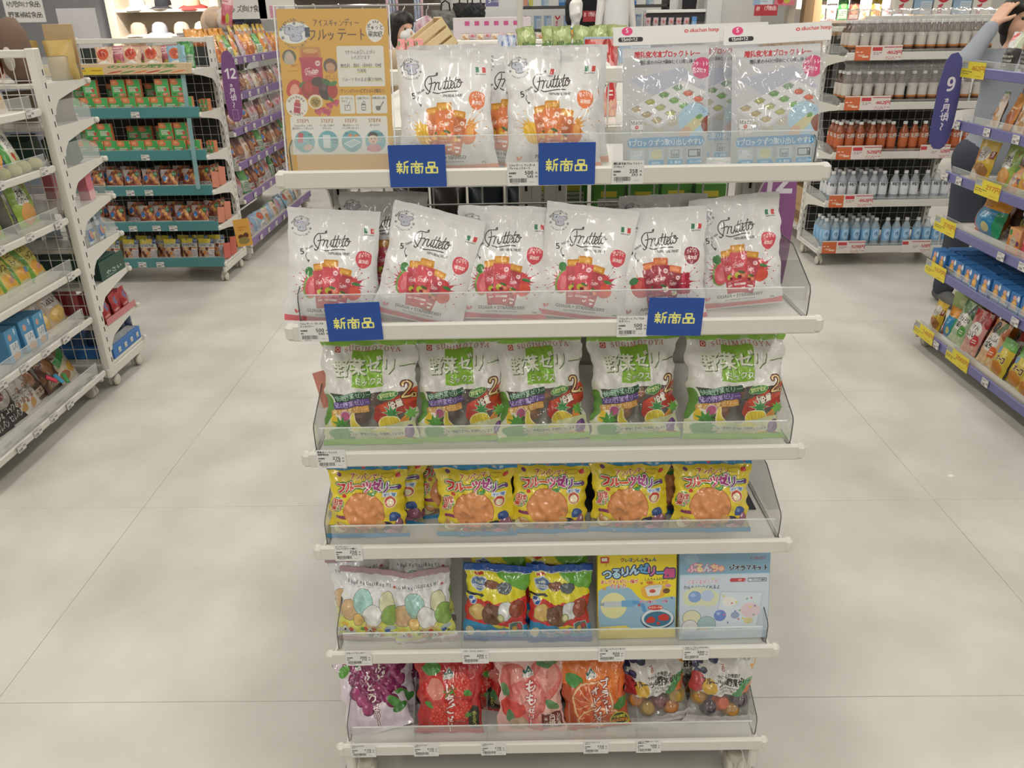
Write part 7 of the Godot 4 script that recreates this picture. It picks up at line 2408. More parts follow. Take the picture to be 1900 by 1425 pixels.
	g.prism(rounded(0.026, 0.84, [0.012, 0.012, 0.012, 0.012]), 0, 0.003)
	single("hanging_strip", "tall narrow pale teal strip hanging at the teal unit's outer end", "strip", g.mesh(glass(C("8fb9bd"), 0.55, 0.3)), f * pose(Vector3(0.36, 0.62, 0.43), 12, 4, -1.5))
	single("notice_pouch", "white printed notice in a clear pouch hanging on the teal strip", "notice", card(55, 0.1, 0.1, 0.002), f * pose(Vector3(-0.37, 0.325, 0.412), 0, 4, -3))
	single("flyer", "small ochre flyer hanging at the foot of the teal unit's outer post", "flyer", card(56, 0.1, 0.19, 0.0012), pose(Vector3(-1.83, 0.2, -5.28), 24, -8, 3))
	blade(Transform3D(Basis(Vector3.UP, deg_to_rad(8)), Vector3(-1.803, 0.985, -5.4)), "12", C("74487c"), "purple blade sign reading 12 months on the post beyond the teal unit")
	# purple run
	var r := pose(Vector3(-2.34, 0, -6.52), 90)
	var pur := mat(C("7d6595"), 0.45)
	var py := [1.302, 1.077, 0.860, 0.636, 0.408, 0.10]
	lv = []
	for k in 6:
		lv.append([py[k], 0.44, 0.052, pur, 0.03, 0.0, 0])
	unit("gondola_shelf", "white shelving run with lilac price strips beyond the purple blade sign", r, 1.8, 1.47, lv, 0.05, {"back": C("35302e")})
	var names := ["orange and yellow snack bag", "mixed colour baby food pouch", "silvery meal pouch", "dark green meal pouch", "reddish meal pouch", "pale carton"]
	for k in 6:
		var ks: Array = [[20, 20, 29, 21, 29, 19], [19, 3, 18, 19, 18, 3], [19, 18, 3, 19, 12, 19], [21, 12, 18, 3, 18, 12], [12, 19, 21, 12, 18, 12], [55, 3, 19, 55, 16, 3]][k]
		var ms := []
		for i in ks.size():
			ms.append(packet(ks[i], 0.13, [0.17, 0.15, 0.15, 0.16, 0.17, 0.13][k], 0.045, i % 2))
		line_up(r, "meal_pouch", names[k], "on the lilac run's %s tier," % ORD[k], "pouch", ms, spaced(-0.82, 0.84, 15), py[k] + 0.019, 0.36, 16, 9, 40 + k, "near end")
		shelf_tags(r, spaced(-0.7, 0.8, 8), py[k] + 0.008, 0.4455, "on the lilac strip of the %s tier," % ORD[k])
	line_up(r, "orange_bag", "bright orange bag", "piled along the lilac run's top,", "bag", packet(20, 0.15, 0.17, 0.05), spaced(-0.8, -0.1, 8), 1.36, 0.2, 8, 8, 47, "near end")
	line_up(r, "yellow_bag", "bright yellow bag", "piled along the lilac run's top,", "bag", packet(29, 0.15, 0.17, 0.05), spaced(0.0, 0.8, 8), 1.38, 0.24, 8, 8, 48, "near end")

func blade(at: Transform3D, num: String, col: Color, label: String, group := ""):       # a tall rounded sign edge with its months
	var p := Art.new(self, 160, 660, 100, col)
	if num == "2":
		num = "12"
	p.at(50, 90, 0, 1.0, 1.15)
	p.txt(num, 0, 0, 72, C("d9d3dc"), 0.1, 1, 0.86)
	p.pop()
	p.txt("ヵ", 36, 180, 28, C("d9d3dc"), 0.15)
	p.down("月頃〜", 32, 212, 36, C("d9d3dc"), 0.13, 1.12)
	p.ln([34, 340, 66, 340, 66, 396, 34, 396, 34, 340], 2, C("b9a3bd") if col.r > 0.35 else col)
	var t := thing("blade_sign", label, "sign", at, group)
	var o := PackedVector2Array()
	for q in [[-0.018, 0.0], [0.012, -0.002], [0.03, 0.012], [0.044, 0.05], [0.050, 0.12], [0.052, 0.22], [0.046, 0.32], [0.03, 0.40], [0.008, 0.425], [-0.02, 0.418], [-0.036, 0.39], [-0.046, 0.32], [-0.05, 0.2], [-0.049, 0.1], [-0.042, 0.03]]:
		o.append(Vector2(q[0], q[1]))
	var g := G.new()
	g.prism(o, -0.002, 0.002)
	part("board", g.mesh(printed(p.tex(), 0.4)), t)
	part("bracket_clip", bx(Vector3(0.06, 0.02, 0.014), mat(W, 0.4), 0.002), t, pose(Vector3(-0.045 if num == "12" else 0.03, 0.3, -0.009)))

# ---------------------------------------------------------------- right island: a run with blue strips facing the aisle
func right_island():
	var f := pose(Vector3(2.48, 0, -3.0), -90)
	var blue := mat(C("6a6a9c"), 0.4)
	var ys := [1.300, 1.070, 0.837, 0.608, 0.390, 0.072]
	var lv := []
	for k in 6:
		lv.append([ys[k], 0.44, 0.042, blue, 0.05, 0.0, 0])
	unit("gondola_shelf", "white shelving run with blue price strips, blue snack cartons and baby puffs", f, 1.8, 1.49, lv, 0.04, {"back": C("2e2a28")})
	var z := 0.35
	line_up(f, "dark_label_pack", "black and white labelled pack", "on the blue run's top tier,", "pack", [packet(31, 0.13, 0.17, 0.05), packet(31, 0.13, 0.17, 0.05, 1)], [-0.74, -0.6, -0.46, -0.32], ys[0] + 0.019, z, 10, 7, 51, "far end")
	line_up(f, "dark_label_pack", "black and white labelled pack", "in the blue run's top back row,", "pack", packet(31, 0.13, 0.17, 0.05, 2), [-0.78, -0.64, -0.5, -0.36], ys[0] + 0.03, 0.25, 8, 7, 52, "far end")
	line_up(f, "stick_pack", "green and cream snack stick pack", "on the blue run's second tier,", "pack", packet(3, 0.075, 0.16, 0.03), [-0.75, -0.57], ys[1] + 0.019, z, 10, 8, 53, "far end")
	line_up(f, "orange_stick_pack", "orange snack stick pack", "on the blue run's second tier,", "pack", packet(20, 0.085, 0.16, 0.03), [-0.66, -0.49, -0.42], ys[1] + 0.019, z, 10, 12, 54, "far end")
	line_up(f, "rice_snack_bag", "yellow rice snack bag", "on the blue run's third tier,", "bag", packet(29, 0.15, 0.18, 0.05), [-0.77], ys[2] + 0.019, z, 10, 3, 55)
	line_up(f, "rice_snack_bag", "green pancake bag", "beside the yellow rice snack bag on the blue run", "bag", packet(0, 0.13, 0.18, 0.05), [-0.63], ys[2] + 0.019, 0.32, 10, 6, 56)
	line_up(f, "biscuit_bag", "pale yellow biscuit bag", "on the blue run's third tier,", "bag", [packet(4, 0.13, 0.16, 0.06), packet(4, 0.13, 0.16, 0.06, 1)], [-0.42, -0.29, -0.16], ys[2] + 0.019, z, 14, 6, 57, "far end")
	line_up(f, "small_toy_pack", "orange and lilac small snack pack", "beside the yellow 217 card", "pack", packet(27, 0.09, 0.11, 0.04), [-0.52], ys[2] + 0.019, z, 20, 3, 58)
	line_up(f, "foil_pack", "gold foil topped blue pack", "on the blue run's fourth tier,", "pack", packet(30, 0.21, 0.175, 0.12, 0, C("a8742a")), [-0.68], ys[3] + 0.019, 0.31, 10, 1, 59)
	line_up(f, "brown_pack", "dark brown pack", "in shade on the blue run's fourth tier,", "pack", packet(7, 0.13, 0.15, 0.06), [-0.5, -0.42], ys[3] + 0.019, 0.2, 8, 5, 60, "far end")
	line_up(f, "juice_carton", "orange vegetable juice carton", "on the blue run's fourth tier,", "box", carton(27, 0.085, 0.105, 0.05), [-0.36], ys[3] + 0.019, z, 0, 2, 61)
	line_up(f, "juice_carton", "pink vegetable juice carton", "on the blue run's fourth tier,", "box", carton(28, 0.085, 0.105, 0.05), [-0.265], ys[3] + 0.019, z, 0, 2, 62)
	line_up(f, "juice_carton", "green vegetable juice carton", "on the blue run's fourth tier,", "box", carton(11, 0.085, 0.105, 0.05), [-0.17, -0.07], ys[3] + 0.019, z, 0, 2, 63, "far end")
	for r in 4:
		line_up(f, "dip_snack_carton", "blue dip snack carton", "in the %s row on the blue run's fifth tier," % ORD[r], "box", carton(22, 0.068, 0.1, 0.06, Rect2(0.02, 0.02, 0.04, 0.04)), spaced(-0.86, -0.1, 11), ys[4] + 0.019, 0.395 - 0.068 * r, 0, 2, 64 + r, "far end")
	var xs := [-0.68, -0.545, -0.405]
	for k in 3:
		line_up(f, "puff_pouch", ["green spinach and pumpkin", "red tomato and carrot", "orange carrot and pumpkin"][k] + " baby puff pouch", "on the blue run's lowest tier", "pouch", packet(23 + k, 0.125, 0.21, 0.05), [xs[k]], ys[5] + 0.019, 0.35, 16, 4, 68 + k)
	line_up(f, "rice_puff_bag", "yellow green puff bag", "at the far end of the blue run's lowest tier,", "bag", packet(29, 0.1, 0.15, 0.05), [-0.85], ys[5] + 0.019, 0.37, 10, 3, 71)
	line_up(f, "blue_snack_bag", "small blue snack bag", "between the yellow green bag and the spinach pouch", "bag", packet(30, 0.1, 0.15, 0.05), [-0.765], ys[5] + 0.019, 0.34, 14, 5, 72)
	line_up(f, "ball_biscuit_bag", "yellow ball biscuit pouch", "on the blue run's lowest tier,", "pouch", packet(26, 0.12, 0.17, 0.05), [-0.285, -0.17, -0.06], ys[5] + 0.019, 0.35, 14, 4, 73, "far end")
	line_up(f, "display_tray", "olive patterned open tray", "behind the yellow green puff bags of the lowest tier", "tray", carton(54, 0.24, 0.19, 0.1), [-0.78], ys[5] + 0.019, 0.22, 0, 0.5, 74)
	for r in 2:
		line_up(f, "puff_pouch", "shaded red and brown puff pouch", "in the %s row behind the baby puffs," % ORD[r + 1], "pouch", [packet(24, 0.125, 0.2, 0.05, 1), packet(25, 0.125, 0.2, 0.05, 1)], spaced(-0.6, 0.1, 6), ys[5] + 0.019, 0.27 - 0.08 * r, 12, 5, 75 + r, "far end")
	for k in 4:
		line_up(f, "rear_pack", "shaded snack pack", "deep on the blue run's %s tier," % ORD[k], "pack", [packet(18, 0.12, 0.16, 0.06), packet(7, 0.12, 0.16, 0.06), packet(26, 0.12, 0.16, 0.06)], spaced(-0.82, -0.2, 6), ys[k] + 0.019, 0.19, 6, 6, 80 + k, "far end")
	for c in [[36, 0, -0.84, "462"], [37, 2, -0.52, "217"], [38, 3, -0.80, "276"], [39, 4, -0.80, "167"], [40, 5, -0.785, "140"], [41, 5, -0.45, "200"]]:
		single("yellow_price_card", "yellow price card reading %s on the blue run's %s strip%s" % [c[3], ORD[c[1]], " at its far end" if c[0] == 40 else ""], "price card", card(c[0], 0.2, 0.068), f * pose(Vector3(c[2], ys[c[1]] - 0.004, 0.4455), 0, 0, 0), "yellow price cards on the blue run")
	for k in 6:
		shelf_tags(f, [[], [-0.87, -0.62, -0.4], [-0.88, -0.76, -0.2], [-0.3, -0.15, 0.0], [-0.1, 0.1], [-0.64, -0.2]][k], ys[k] + 0.004, 0.4455, "on the blue strip of the %s tier," % ORD[k])
	blade(Transform3D(Basis(Vector3.UP, deg_to_rad(-6)), Vector3(2.0, 0.975, -3.95)), "9", C("4c4c86"), "blue blade sign reading 9 months at the end of the blue run")

# ---------------------------------------------------------------- the bottled water unit
func bottle_meshes(k: int, liquid: Color) -> Array:
	var g := G.new()
	g.lathe([0.0001, 0.205, 0.0125, 0.205, 0.0135, 0.202, 0.0135, 0.188], 14)
	var cap := g.mesh(mat(C("d3d4d4"), 0.4))
	g = G.new()
	g.lathe([0.012, 0.190, 0.012, 0.182, 0.016, 0.172, 0.026, 0.150, 0.029, 0.138, 0.0285, 0.13, 0.028, 0.06, 0.0295, 0.045, 0.0295, 0.012, 0.026, 0.002, 0.0001, 0.0], 16)
	var body := g.mesh(glass(liquid, 0.42, 0.06) if k in [34, 35] else mat(liquid, 0.12))
	g = G.new()
	g.lathe([0.0292, 0.136, 0.0295, 0.134, 0.0295, 0.056, 0.0292, 0.054], 18, Transform3D.IDENTITY, cell(k))
	return [cap, body, g.mesh(sheet_card)]

func water_rack():
	var f := pose(Vector3(2.47, 0, -5.7), 0)
	var ys := [1.300, 1.010, 0.710, 0.402, 0.093]
	var lv := []
	for k in 5:
		lv.append([ys[k], 0.4, 0.045, null, 0.04, 0.06, 0])
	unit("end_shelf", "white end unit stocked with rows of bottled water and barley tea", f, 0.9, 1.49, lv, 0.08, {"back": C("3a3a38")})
	var kinds := [[32, C("5a4436"), "brown barley tea bottle"], [32, C("5a4436"), "brown barley tea bottle"], [33, C("8a4a30"), "orange labelled tea bottle"], [34, C("c3cdd4"), "white labelled pure water bottle"], [35, C("bcd0de"), "blue labelled baby water bottle"]]
	for k in 5:
		var m := bottle_meshes(kinds[k][0], kinds[k][1])
		var first: Node3D = null
		for row in 3:
			for i in 13:
				if row > 0 and i > 5 and k > 0:
					continue
				var x := -0.40 + 0.064 * i + 0.012 * float(i / 3)
				if x > 0.43:
					continue
				var lab := "%s on the water unit's %s tier, %s row, %s from the open end" % [kinds[k][2], ORD[k], ["front", "middle", "rear"][row], ORD[i]]
				var at := f * pose(Vector3(x, ys[k] + 0.019, 0.345 - 0.066 * row), 0)
				if first == null:
					first = thing("water_bottle", lab, "bottle", at, "bottles on the water unit's %s tier" % ORD[k])
					part("body", m[1], first)
					part("label_sleeve", m[2], first)
					part("cap", m[0], first)
				else:
					again(first, at, lab)
		single("promo_card", "white and orange promotion card on the water unit's %s tier, its open end" % ORD[k], "price card", card(42 if k in [0, 1, 3] else 43, 0.285, 0.085), f * pose(Vector3([-0.262, -0.28, -0.285, -0.285, -0.285][k], ys[k] + 0.0, 0.4065), 0, 3, 0), "promotion cards on the water unit")
	single("promo_card", "white and red promotion card on the tea tier beside the blue blade sign", "price card", card(46, 0.19, 0.085), f * pose(Vector3(0.2, ys[2], 0.4065), 0, 3, 0))
	single("promo_card", "white and red promotion card under the paler bottles of the lowest water tier", "price card", card(46, 0.19, 0.085), f * pose(Vector3(0.2, ys[4], 0.4065), 0, 3, 0))
	var ns := FastNoiseLite.new()
	ns.seed = 77
	ns.frequency = 1.0
	for k in 2:                                            # loose shrink film over the upper tiers
		var g := G.new()
		var hh := 0.245 + 0.0 * k
		g.surf(60, 26, func(u: float, v: float):
			var q: float = v * 3.0
			var y: float = lerpf(0.12, hh, clampf(q, 0, 1)) if q < 1.0 else (hh + 0.02 * sin(PI * (q - 1.0)) if q < 2.0 else lerpf(hh, 0.1, q - 2.0))
			var zz: float = 0.378 + 0.004 * q if q < 1.0 else lerpf(0.382, 0.17, clampf(q - 1.0, 0, 1))
			var nn := ns.get_noise_2d(u * 26.0, v * 9.0 + k * 30.0)
			return Vector3(lerpf(-0.44, 0.44, u), y + 0.016 * nn * clampf(q - 0.6, 0.0, 1.0), zz + 0.008 * ns.get_noise_2d(u * 30.0, v * 7.0 + 9.0)), Vector3.BACK)
		single("shrink_film", "crumpled clear film over the %s tier of tea bottles" % ORD[k], "film", g.mesh(glass(C("dcdcda"), 0.20, 0.08)), f * pose(Vector3(0, ys[k] + 0.019, 0)))
	# the run behind it, with shipping cartons
	var r := pose(Vector3(2.47, 0, -6.68), -90)
	lv = []
	for y in [1.25, 0.86, 0.47, 0.12]:
		lv.append([y, 0.42, 0.03, null, 0.0, 0.0, 0])
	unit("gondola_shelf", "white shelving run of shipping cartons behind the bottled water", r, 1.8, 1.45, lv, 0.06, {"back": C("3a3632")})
	for k in 4:
		line_up(r, "shipping_carton", "brown shipping carton", "on the carton run's %s tier," % ORD[k], "box", carton(47, 0.3, [0.2, 0.26, 0.27, 0.26][k], 0.32), spaced(-0.72, 0.72, 5), [1.25, 0.86, 0.47, 0.12][k] + 0.019, 0.22, 0, 2, 90 + k, "far end")
		shelf_tags(r, [0.62, 0.8], [1.25, 0.86, 0.47, 0.12][k] + 0.001, 0.425, "on the carton run's %s rail," % ORD[k])

# ---------------------------------------------------------------- the run behind the end display, and what stands on top of it
func centre_run():
	var ys := [1.34, 1.03, 0.76, 0.45, 0.10]
	for s in 2:
		var f := pose(Vector3(0.056 + (0.053 if s else -0.053), 0, -2.68), -90 if s == 0 else 90)
		var lv := []
		for y in ys:
			lv.append([y, 0.38, 0.03, null, 0.0, 0.0, 0])
		unit("gondola_shelf", "white shelving run behind the end display, side %s" % ["by the teal unit", "by the bottled water"][s], f, 1.8, 1.47, lv, 0.06)
	for i in 3:
		single("lettered_carton", "white carton with red lettering behind the wire back, %s from the post" % ORD[i], "box", carton(48, 0.024, 0.14, 0.11, Rect2(0.8, 0.5, 0.1, 0.1)), pose(Vector3(-0.41 + 0.034 * i, 1.049, -1.97)), "red lettered cartons behind the wire")
	for i in 6:
		single("biscuit_carton", "green biscuit carton with a plain fish print behind the wire, %s from the far side" % ORD[i], "box", carton(45, 0.075, 0.15, 0.075, Rect2(0.02, 0.02, 0.05, 0.05)), pose(Vector3(0.475 - 0.083 * i, 1.049, -2.03 - 0.01 * (i % 2) - (0.1 if i > 3 else 0.0))), "green biscuit cartons behind the wire")
	for i in 4:
		single("dark_jar", "dark shaded jar behind the wire, %s from the red lettered cartons" % ORD[i], "jar", cyl(0.045, 0.15, mat([C("2a2c2a"), C("3a3630"), C("2c3a40"), C("35424a")][i], 0.3), 16, 0.01), pose(Vector3(-0.27 + 0.095 * i, 1.049 + 0.075, -2.05)), "dark jars behind the wire")
	for k in 3:
		for i in 7:
			single("stock_carton", "pale stock carton on the centre run's %s tier, %s along" % [ORD[k + 2], ORD[i]], "box", carton([55, 45, 48][k], 0.11, 0.16, 0.1), pose(Vector3(-0.34 + 0.115 * i, ys[2 + k] + 0.019, -1.93)), "cartons low behind the end display")
	blade(Transform3D(Basis(Vector3.UP, deg_to_rad(-4)), Vector3(0.568, 0.955, -1.8)), "2", C("8a5488"), "purple blade sign half hidden behind the end display's post")
	var top := 1.47
	for i in 6:
		single("matcha_pouch", "pale green pouch on top of the centre run, %s from the poster side" % ORD[i], "pouch", packet(54, 0.05, 0.085, 0.02, i % 2, C("7a8a5a")), pose(Vector3([0.036, 0.085, 0.122, 0.16, 0.225, 0.262][i], top, -2.2 - 0.02 * (i % 2) - (0.12 if i > 3 else 0.0)), [20, -10, 8, -6, 12, -14][i], 6, [8, -4, 5, -8, 3, -5][i]), "pale green pouches on the centre run")
	for i in 2:
		single("book_pack", "pale blue flat pack on top of the centre run, %s from the green pouches" % ORD[i], "pack", carton(55, 0.078, 0.06, 0.012), pose(Vector3(0.205 + 0.085 * i, top, -2.12), 0, 6), "pale blue packs on the centre run")
	for i in 3:
		single("pink_carton", "small pink carton beside the pale wooden crate, %s from the poster" % ORD[i], "box", carton(28, 0.018, 0.055, 0.07), pose(Vector3(-0.288 + 0.022 * i, top, -2.2), 6, 12), "small pink cartons by the crate")
	var t := thing("wooden_crate", "small pale wooden crate tipped up on the centre run", "crate", pose(Vector3(-0.2, top + 0.018, -2.26), 20, 0, 34))
	for i in 3:
		part("slat", bx(Vector3(0.1, 0.02, 0.004), mat(C("cdb88f"), 0.7), 0.001), t, pose(Vector3(0, 0.012 + 0.026 * i, 0.035)))
		part("slat", bx(Vector3(0.1, 0.02, 0.004), mat(C("cdb88f"), 0.7), 0.001), t, pose(Vector3(0, 0.012 + 0.026 * i, -0.035)))
	for s: float in [-1.0, 1.0]:
		part("end_board", bx(Vector3(0.006, 0.076, 0.07), mat(C("c4ad82"), 0.7), 0.001), t, pose(Vector3(0.05 * s, 0.038, 0)))
	part("base_board", bx(Vector3(0.1, 0.004, 0.07), mat(C("c4ad82"), 0.7), 0.001), t, pose(Vector3(0, 0.002, 0)))
	single("cloth_pack", "blue and ochre folded cloth pack behind the crate", "pack", packet(62, 0.07, 0.03, 0.03, 0, C("b5822f")), pose(Vector3(-0.12, top + 0.005, -2.35), -8, 4, 0))
	single("patterned_pouch", "grey blue patterned pouch behind the white fruit bar pouches", "pouch", packet(62, 0.045, 0.08, 0.02, 1), pose(Vector3(-0.02, top - 0.01, -2.02), 4, 6))
	single("red_print_pack", "red and white printed pack seen between the pouches and tray packs", "pack", packet(24, 0.08, 0.17, 0.03, 2), pose(Vector3(0.20, 1.359, -2.0), 10, 6))
	single("sign_pole", "slim white pole rising above the centre run", "pole", cyl(0.008, 1.1, mat(W, 0.4), 12, 0.001), pose(Vector3(0.012, 2.02, -2.35)))

# ---------------------------------------------------------------- the far departments: hats, clothes, mannequins, bright shelves
func at_far(px: float, py: float, z: float) -> Vector3:       # a far point, laid out on a plan drawn over the view's grid at that depth
	return Vector3((px - 950.0) * (-z * 0.000606) - 0.0037 * -z, 1.58 + (-z) * (0.016 - 0.00000871 * (px - 950.0) - 0.000556 * py), z)

func hat(kind: int, col: Color, brim: Color, label: String, at: Transform3D):
	var t := thing("hat", label, "hat", at, "hats in the far department")
	var g := G.new()
	g.lathe([0.0001, 0.12, 0.04, 0.115, 0.075, 0.09, 0.09, 0.04, 0.093, 0.0], 18)
	part("crown", g.mesh(mat(col, 0.9)), t)
	g = G.new()
	if kind == 0:
		g.lathe([0.093, 0.004, 0.13, -0.01, 0.17, -0.03, 0.165, -0.036, 0.12, -0.016, 0.09, 0.0], 20)
	else:
		g.surf(12, 6, func(u: float, v: float): return Vector3(sin((u - 0.5) * 2.4) * (0.09 + 0.075 * v), -0.012 * v - 0.03 * v * absf(u - 0.5), cos((u - 0.5) * 2.4) * (0.09 + 0.075 * v)), Vector3.UP)
	part("brim", g.mesh(mat(brim, 0.9)), t)

func garment(label: String, cellk: int, at: Transform3D, w := 0.34, h := 0.6):
	var t := thing("hanging_dress", label, "dress", at, "dresses on the far rail")
	var g := G.new()
	for side: float in [1.0, -1.0]:
		g.surf(14, 14, func(u: float, v: float):
			var a := 2.0 * u - 1.0
			var half := w / 2 * (0.62 + 0.38 * smoothstep(0.0, 0.14, v) - 0.16 * smoothstep(0.14, 0.4, v) + 0.34 * smoothstep(0.4, 1.0, v))
			return Vector3(a * half, -h * v - 0.05 * absf(a) * (1.0 - v), side * (0.05 + 0.012 * sin(a * 12.0) * v) * sqrt(maxf(1.0 - a * a, 0.0))), Vector3.BACK * side, cell(cellk))
	part("cloth", g.mesh(sheet_card), t)
	g = G.new()
	g.tube(PackedVector3Array([Vector3(0, 0, 0), Vector3(0, 0.05, 0), Vector3(0.018, 0.066, 0), Vector3(0.022, 0.09, 0), Vector3(0, 0.108, 0), Vector3(-0.02, 0.094, 0)]), 0.006, 6)
	g.tube(PackedVector3Array([Vector3(-w * 0.36, -0.05, 0), Vector3(0, 0.0, 0), Vector3(w * 0.36, -0.05, 0)]), 0.007, 6)
	part("hanger", g.mesh(mat(C("d9d6d2"), 0.2, 0.6)), t)

func far_shop():
	# overhead department signs on rods
	for s in [[57, 40, 19, -6.8, 0.30, 0.17, "white hanging sign for toddler and vegetable foods"], [58, 452, 6, -7.4, 0.36, 0.24, "white hanging sign for toddler and kids foods"], [59, 512, 4, -7.4, 0.30, 0.26, "white hanging sign for baby food"]]:
		var c := at_far(s[1], s[2], s[3])
		var t := thing("hanging_sign", s[6], "sign", Transform3D(Basis(Vector3.BACK, 0.0), c), "hanging department signs")
		part("board", card(s[0], s[4], s[5], 0.006), t, pose(Vector3(0, -s[5] / 2, 0)))
		for x: float in [-0.4, 0.4]:
			part("rod", cyl(0.004, 1.3, mat(C("8f8d88"), 0.4, 0.6), 8, 0.0005), t, pose(Vector3(x * s[4], s[5] / 2 + 0.65, -0.004)))
	single("white_notice", "blank white notice board with one line of print before the grey wall", "sign", bx(Vector3(0.32, 0.34, 0.012), mat(C("d2cfd0"), 0.5), 0.002), Transform3D(Basis.IDENTITY, at_far(135, 58, -7.2)))
	struct("trim_1", bx(Vector3(3.4, 2.9, 0.08), mat(C("a5a6ac"), 0.7), 0.0), pose(Vector3(-5.9, 1.45, -10.9)))
	# lit hat cabinet
	var hc := thing("hat_cabinet", "brightly lit cream hat cabinet with two shelves behind the teal unit", "cabinet", pose(Vector3(-4.05, 0, -10.4)))
	var cream := mat(C("ddd4c4"), 0.6)
	part("back_board", bx(Vector3(1.2, 2.4, 0.03), mat(C("d0c2b0"), 0.7), 0.002), hc, pose(Vector3(0, 1.2, -0.24)))
	for s: float in [-1.0, 1.0]:
		part("side_board", bx(Vector3(0.1, 2.4, 0.5), cream, 0.004), hc, pose(Vector3(0.6 * s, 1.2, 0)))
	for y: float in [0.5, 0.95, 1.40, 1.69, 2.1]:
		part("shelf", bx(Vector3(1.12, 0.03, 0.46), cream, 0.003), hc, pose(Vector3(0, y, 0)))
	part("arched_end", bx(Vector3(0.22, 2.4, 0.4), mat(C("c9c8c6"), 0.6), 0.06), hc, pose(Vector3(0.8, 1.2, 0.02)))
	var cols := [["b9b7b6", "cfcfd2", "grey and white"], ["1f222a", "2a2d36", "black"], ["d6b79a", "b5403f", "beige"], ["bfae9f", "c9b9aa", "tan"], ["a9adbb", "b9bcc6", "grey blue"], ["bfb3a8", "d2cdc8", "sand"], ["d3c8c2", "dccfc8", "cream"]]
	for k in 7:
		var upper := k < 3
		hat(k % 2, C(cols[k][0]), C(cols[k][1]), "%s hat on the lit cabinet's %s shelf, %s along" % [cols[k][2], "upper" if upper else "lower", ORD[k if upper else k - 3]], pose(Vector3(-4.05 + ([-0.34, -0.04, 0.3][k] if upper else [-0.38, -0.13, 0.13, 0.37][k - 3]), 1.745 if upper else 1.455, -10.3), 10 * k - 20, -8))
	var sp := SpotLight3D.new()
	sp.name = "cabinet_spot"
	sp.light_color = Color(1, 0.95, 0.88)
	sp.light_energy = 9.0
	sp.spot_angle = 34
	sp.light_size = 0.05
	sp.shadow_enabled = true
	sp.spot_range = 12
	sp.spot_attenuation = 2
	var lampo := thing("track_lamp", "small white track lamp aimed at the hat cabinet", "lamp", Transform3D(Basis.IDENTITY, Vector3(-4.05, 2.85, -8.9)), "track lamps")
	part("housing", cyl(0.05, 0.14, mat(W, 0.4), 14, 0.004, Transform3D(Basis(Vector3.RIGHT, 0.8), Vector3.ZERO)), lampo)
	lampo.add_child(sp)
	sp.look_at_from_position(Vector3(-4.05, 2.74, -8.98), Vector3(-4.05, 1.5, -10.4))
	# hats hanging on the wall beside it
	hat(0, C("c4ab94"), C("c9b19a"), "straw coloured hat hung by the lit cabinet", Transform3D(Basis(Vector3.RIGHT, 1.3), at_far(392, 40, -9.6)))
	hat(0, C("d6c6b8"), C("d2c4ba"), "pale pink hat hung beside the straw one", Transform3D(Basis(Vector3.RIGHT, 1.3), at_far(414, 42, -9.55)))
	hat(1, C("23263a"), C("1f2233"), "navy cap with a red side", Transform3D(Basis(Vector3.UP, 1.2), at_far(436, 40, -9.5)))
	hat(1, C("26272b"), C("3a3a40"), "black and white cap over the yellow bags", Transform3D(Basis(Vector3.UP, -0.6), at_far(463, 48, -9.4)))
	single("red_cap_piece", "bright red cloth folded under the navy cap", "cloth", packet(50, 0.1, 0.1, 0.04), Transform3D(Basis.IDENTITY, at_far(434, 52, -9.45)))
	single("balloon_stick", "red and pink bunny ear stick above the lilac run", "toy", packet(52, 0.09, 0.24, 0.05, 0, C("c9726a")), Transform3D(Basis(Vector3.BACK, -0.2), at_far(413, 22, -7.0) + Vector3(0, -0.1, 0)))
	single("hat_ledge", "grey ledge under the wall hats", "shelf", bx(Vector3(1.2, 0.03, 0.3), mat(C("a8a7a5"), 0.6), 0.004), Transform3D(Basis.IDENTITY, at_far(430, 62, -9.5)))
	# dress rail before a dark panel
	struct("trim_2", bx(Vector3(1.75, 2.6, 0.06), mat(C("6f665e"), 0.7), 0.0), pose(Vector3(-1.73, 1.3, -10.2)))
	struct("trim_3", bx(Vector3(1.8, 0.14, 0.5), mat(C("d8d2bf"), 0.6), 0.004), pose(Vector3(-1.73, 1.93, -10.0)))
	struct("trim_4", bx(Vector3(3.4, 2.8, 0.08), mat(C("d3d2d0"), 0.7), 0.0), pose(Vector3(0.9, 1.4, -11.2)))
	single("dress_rail", "chrome rail carrying the far dresses", "rail", cyl(0.012, 1.7, mat(C("b9b7b3"), 0.2, 0.8), 10, 0.001, Transform3D(Basis(Vector3.BACK, PI / 2), Vector3.ZERO)), Transform3D(Basis.IDENTITY, at_far(670, 10, -9.2)))
	var xs := [546, 580, 627, 668, 702, 746, 790]
	for k in 7:
		garment("%s dress on the far rail, %s from the baby food sign" % [["white", "white", "pink", "pink", "pink", "blue patterned", "pink flowered"][k], ORD[k]], 62 if k == 5 else 63, Transform3D(Basis.IDENTITY, at_far(xs[k], 9, -9.2) + Vector3(0, -0.1, 0)), 0.3, 0.34 if k > 4 else 0.4)
	for k in 7:
		single("folded_garment", "garment hung sideways on the far rail, %s from the pink dresses" % ORD[k], "dress", packet(62 if k % 3 else 63, 0.03, 0.5, 0.02, k % 2), Transform3D(Basis.IDENTITY, at_far(718 + k * 6 + (28 if k > 3 else 0), 68, -9.3)), "sideways garments on the far rail")
	# a counter of small wares with pink labels
	single("ware_counter", "long white counter with trays before the dark bags", "counter", bx(Vector3(1.5, 1.36, 0.6), mat(C("d6d3cc"), 0.5), 0.01, Vector3(0, 0.68, 0)), pose(Vector3(-0.25, 0, -7.3)))
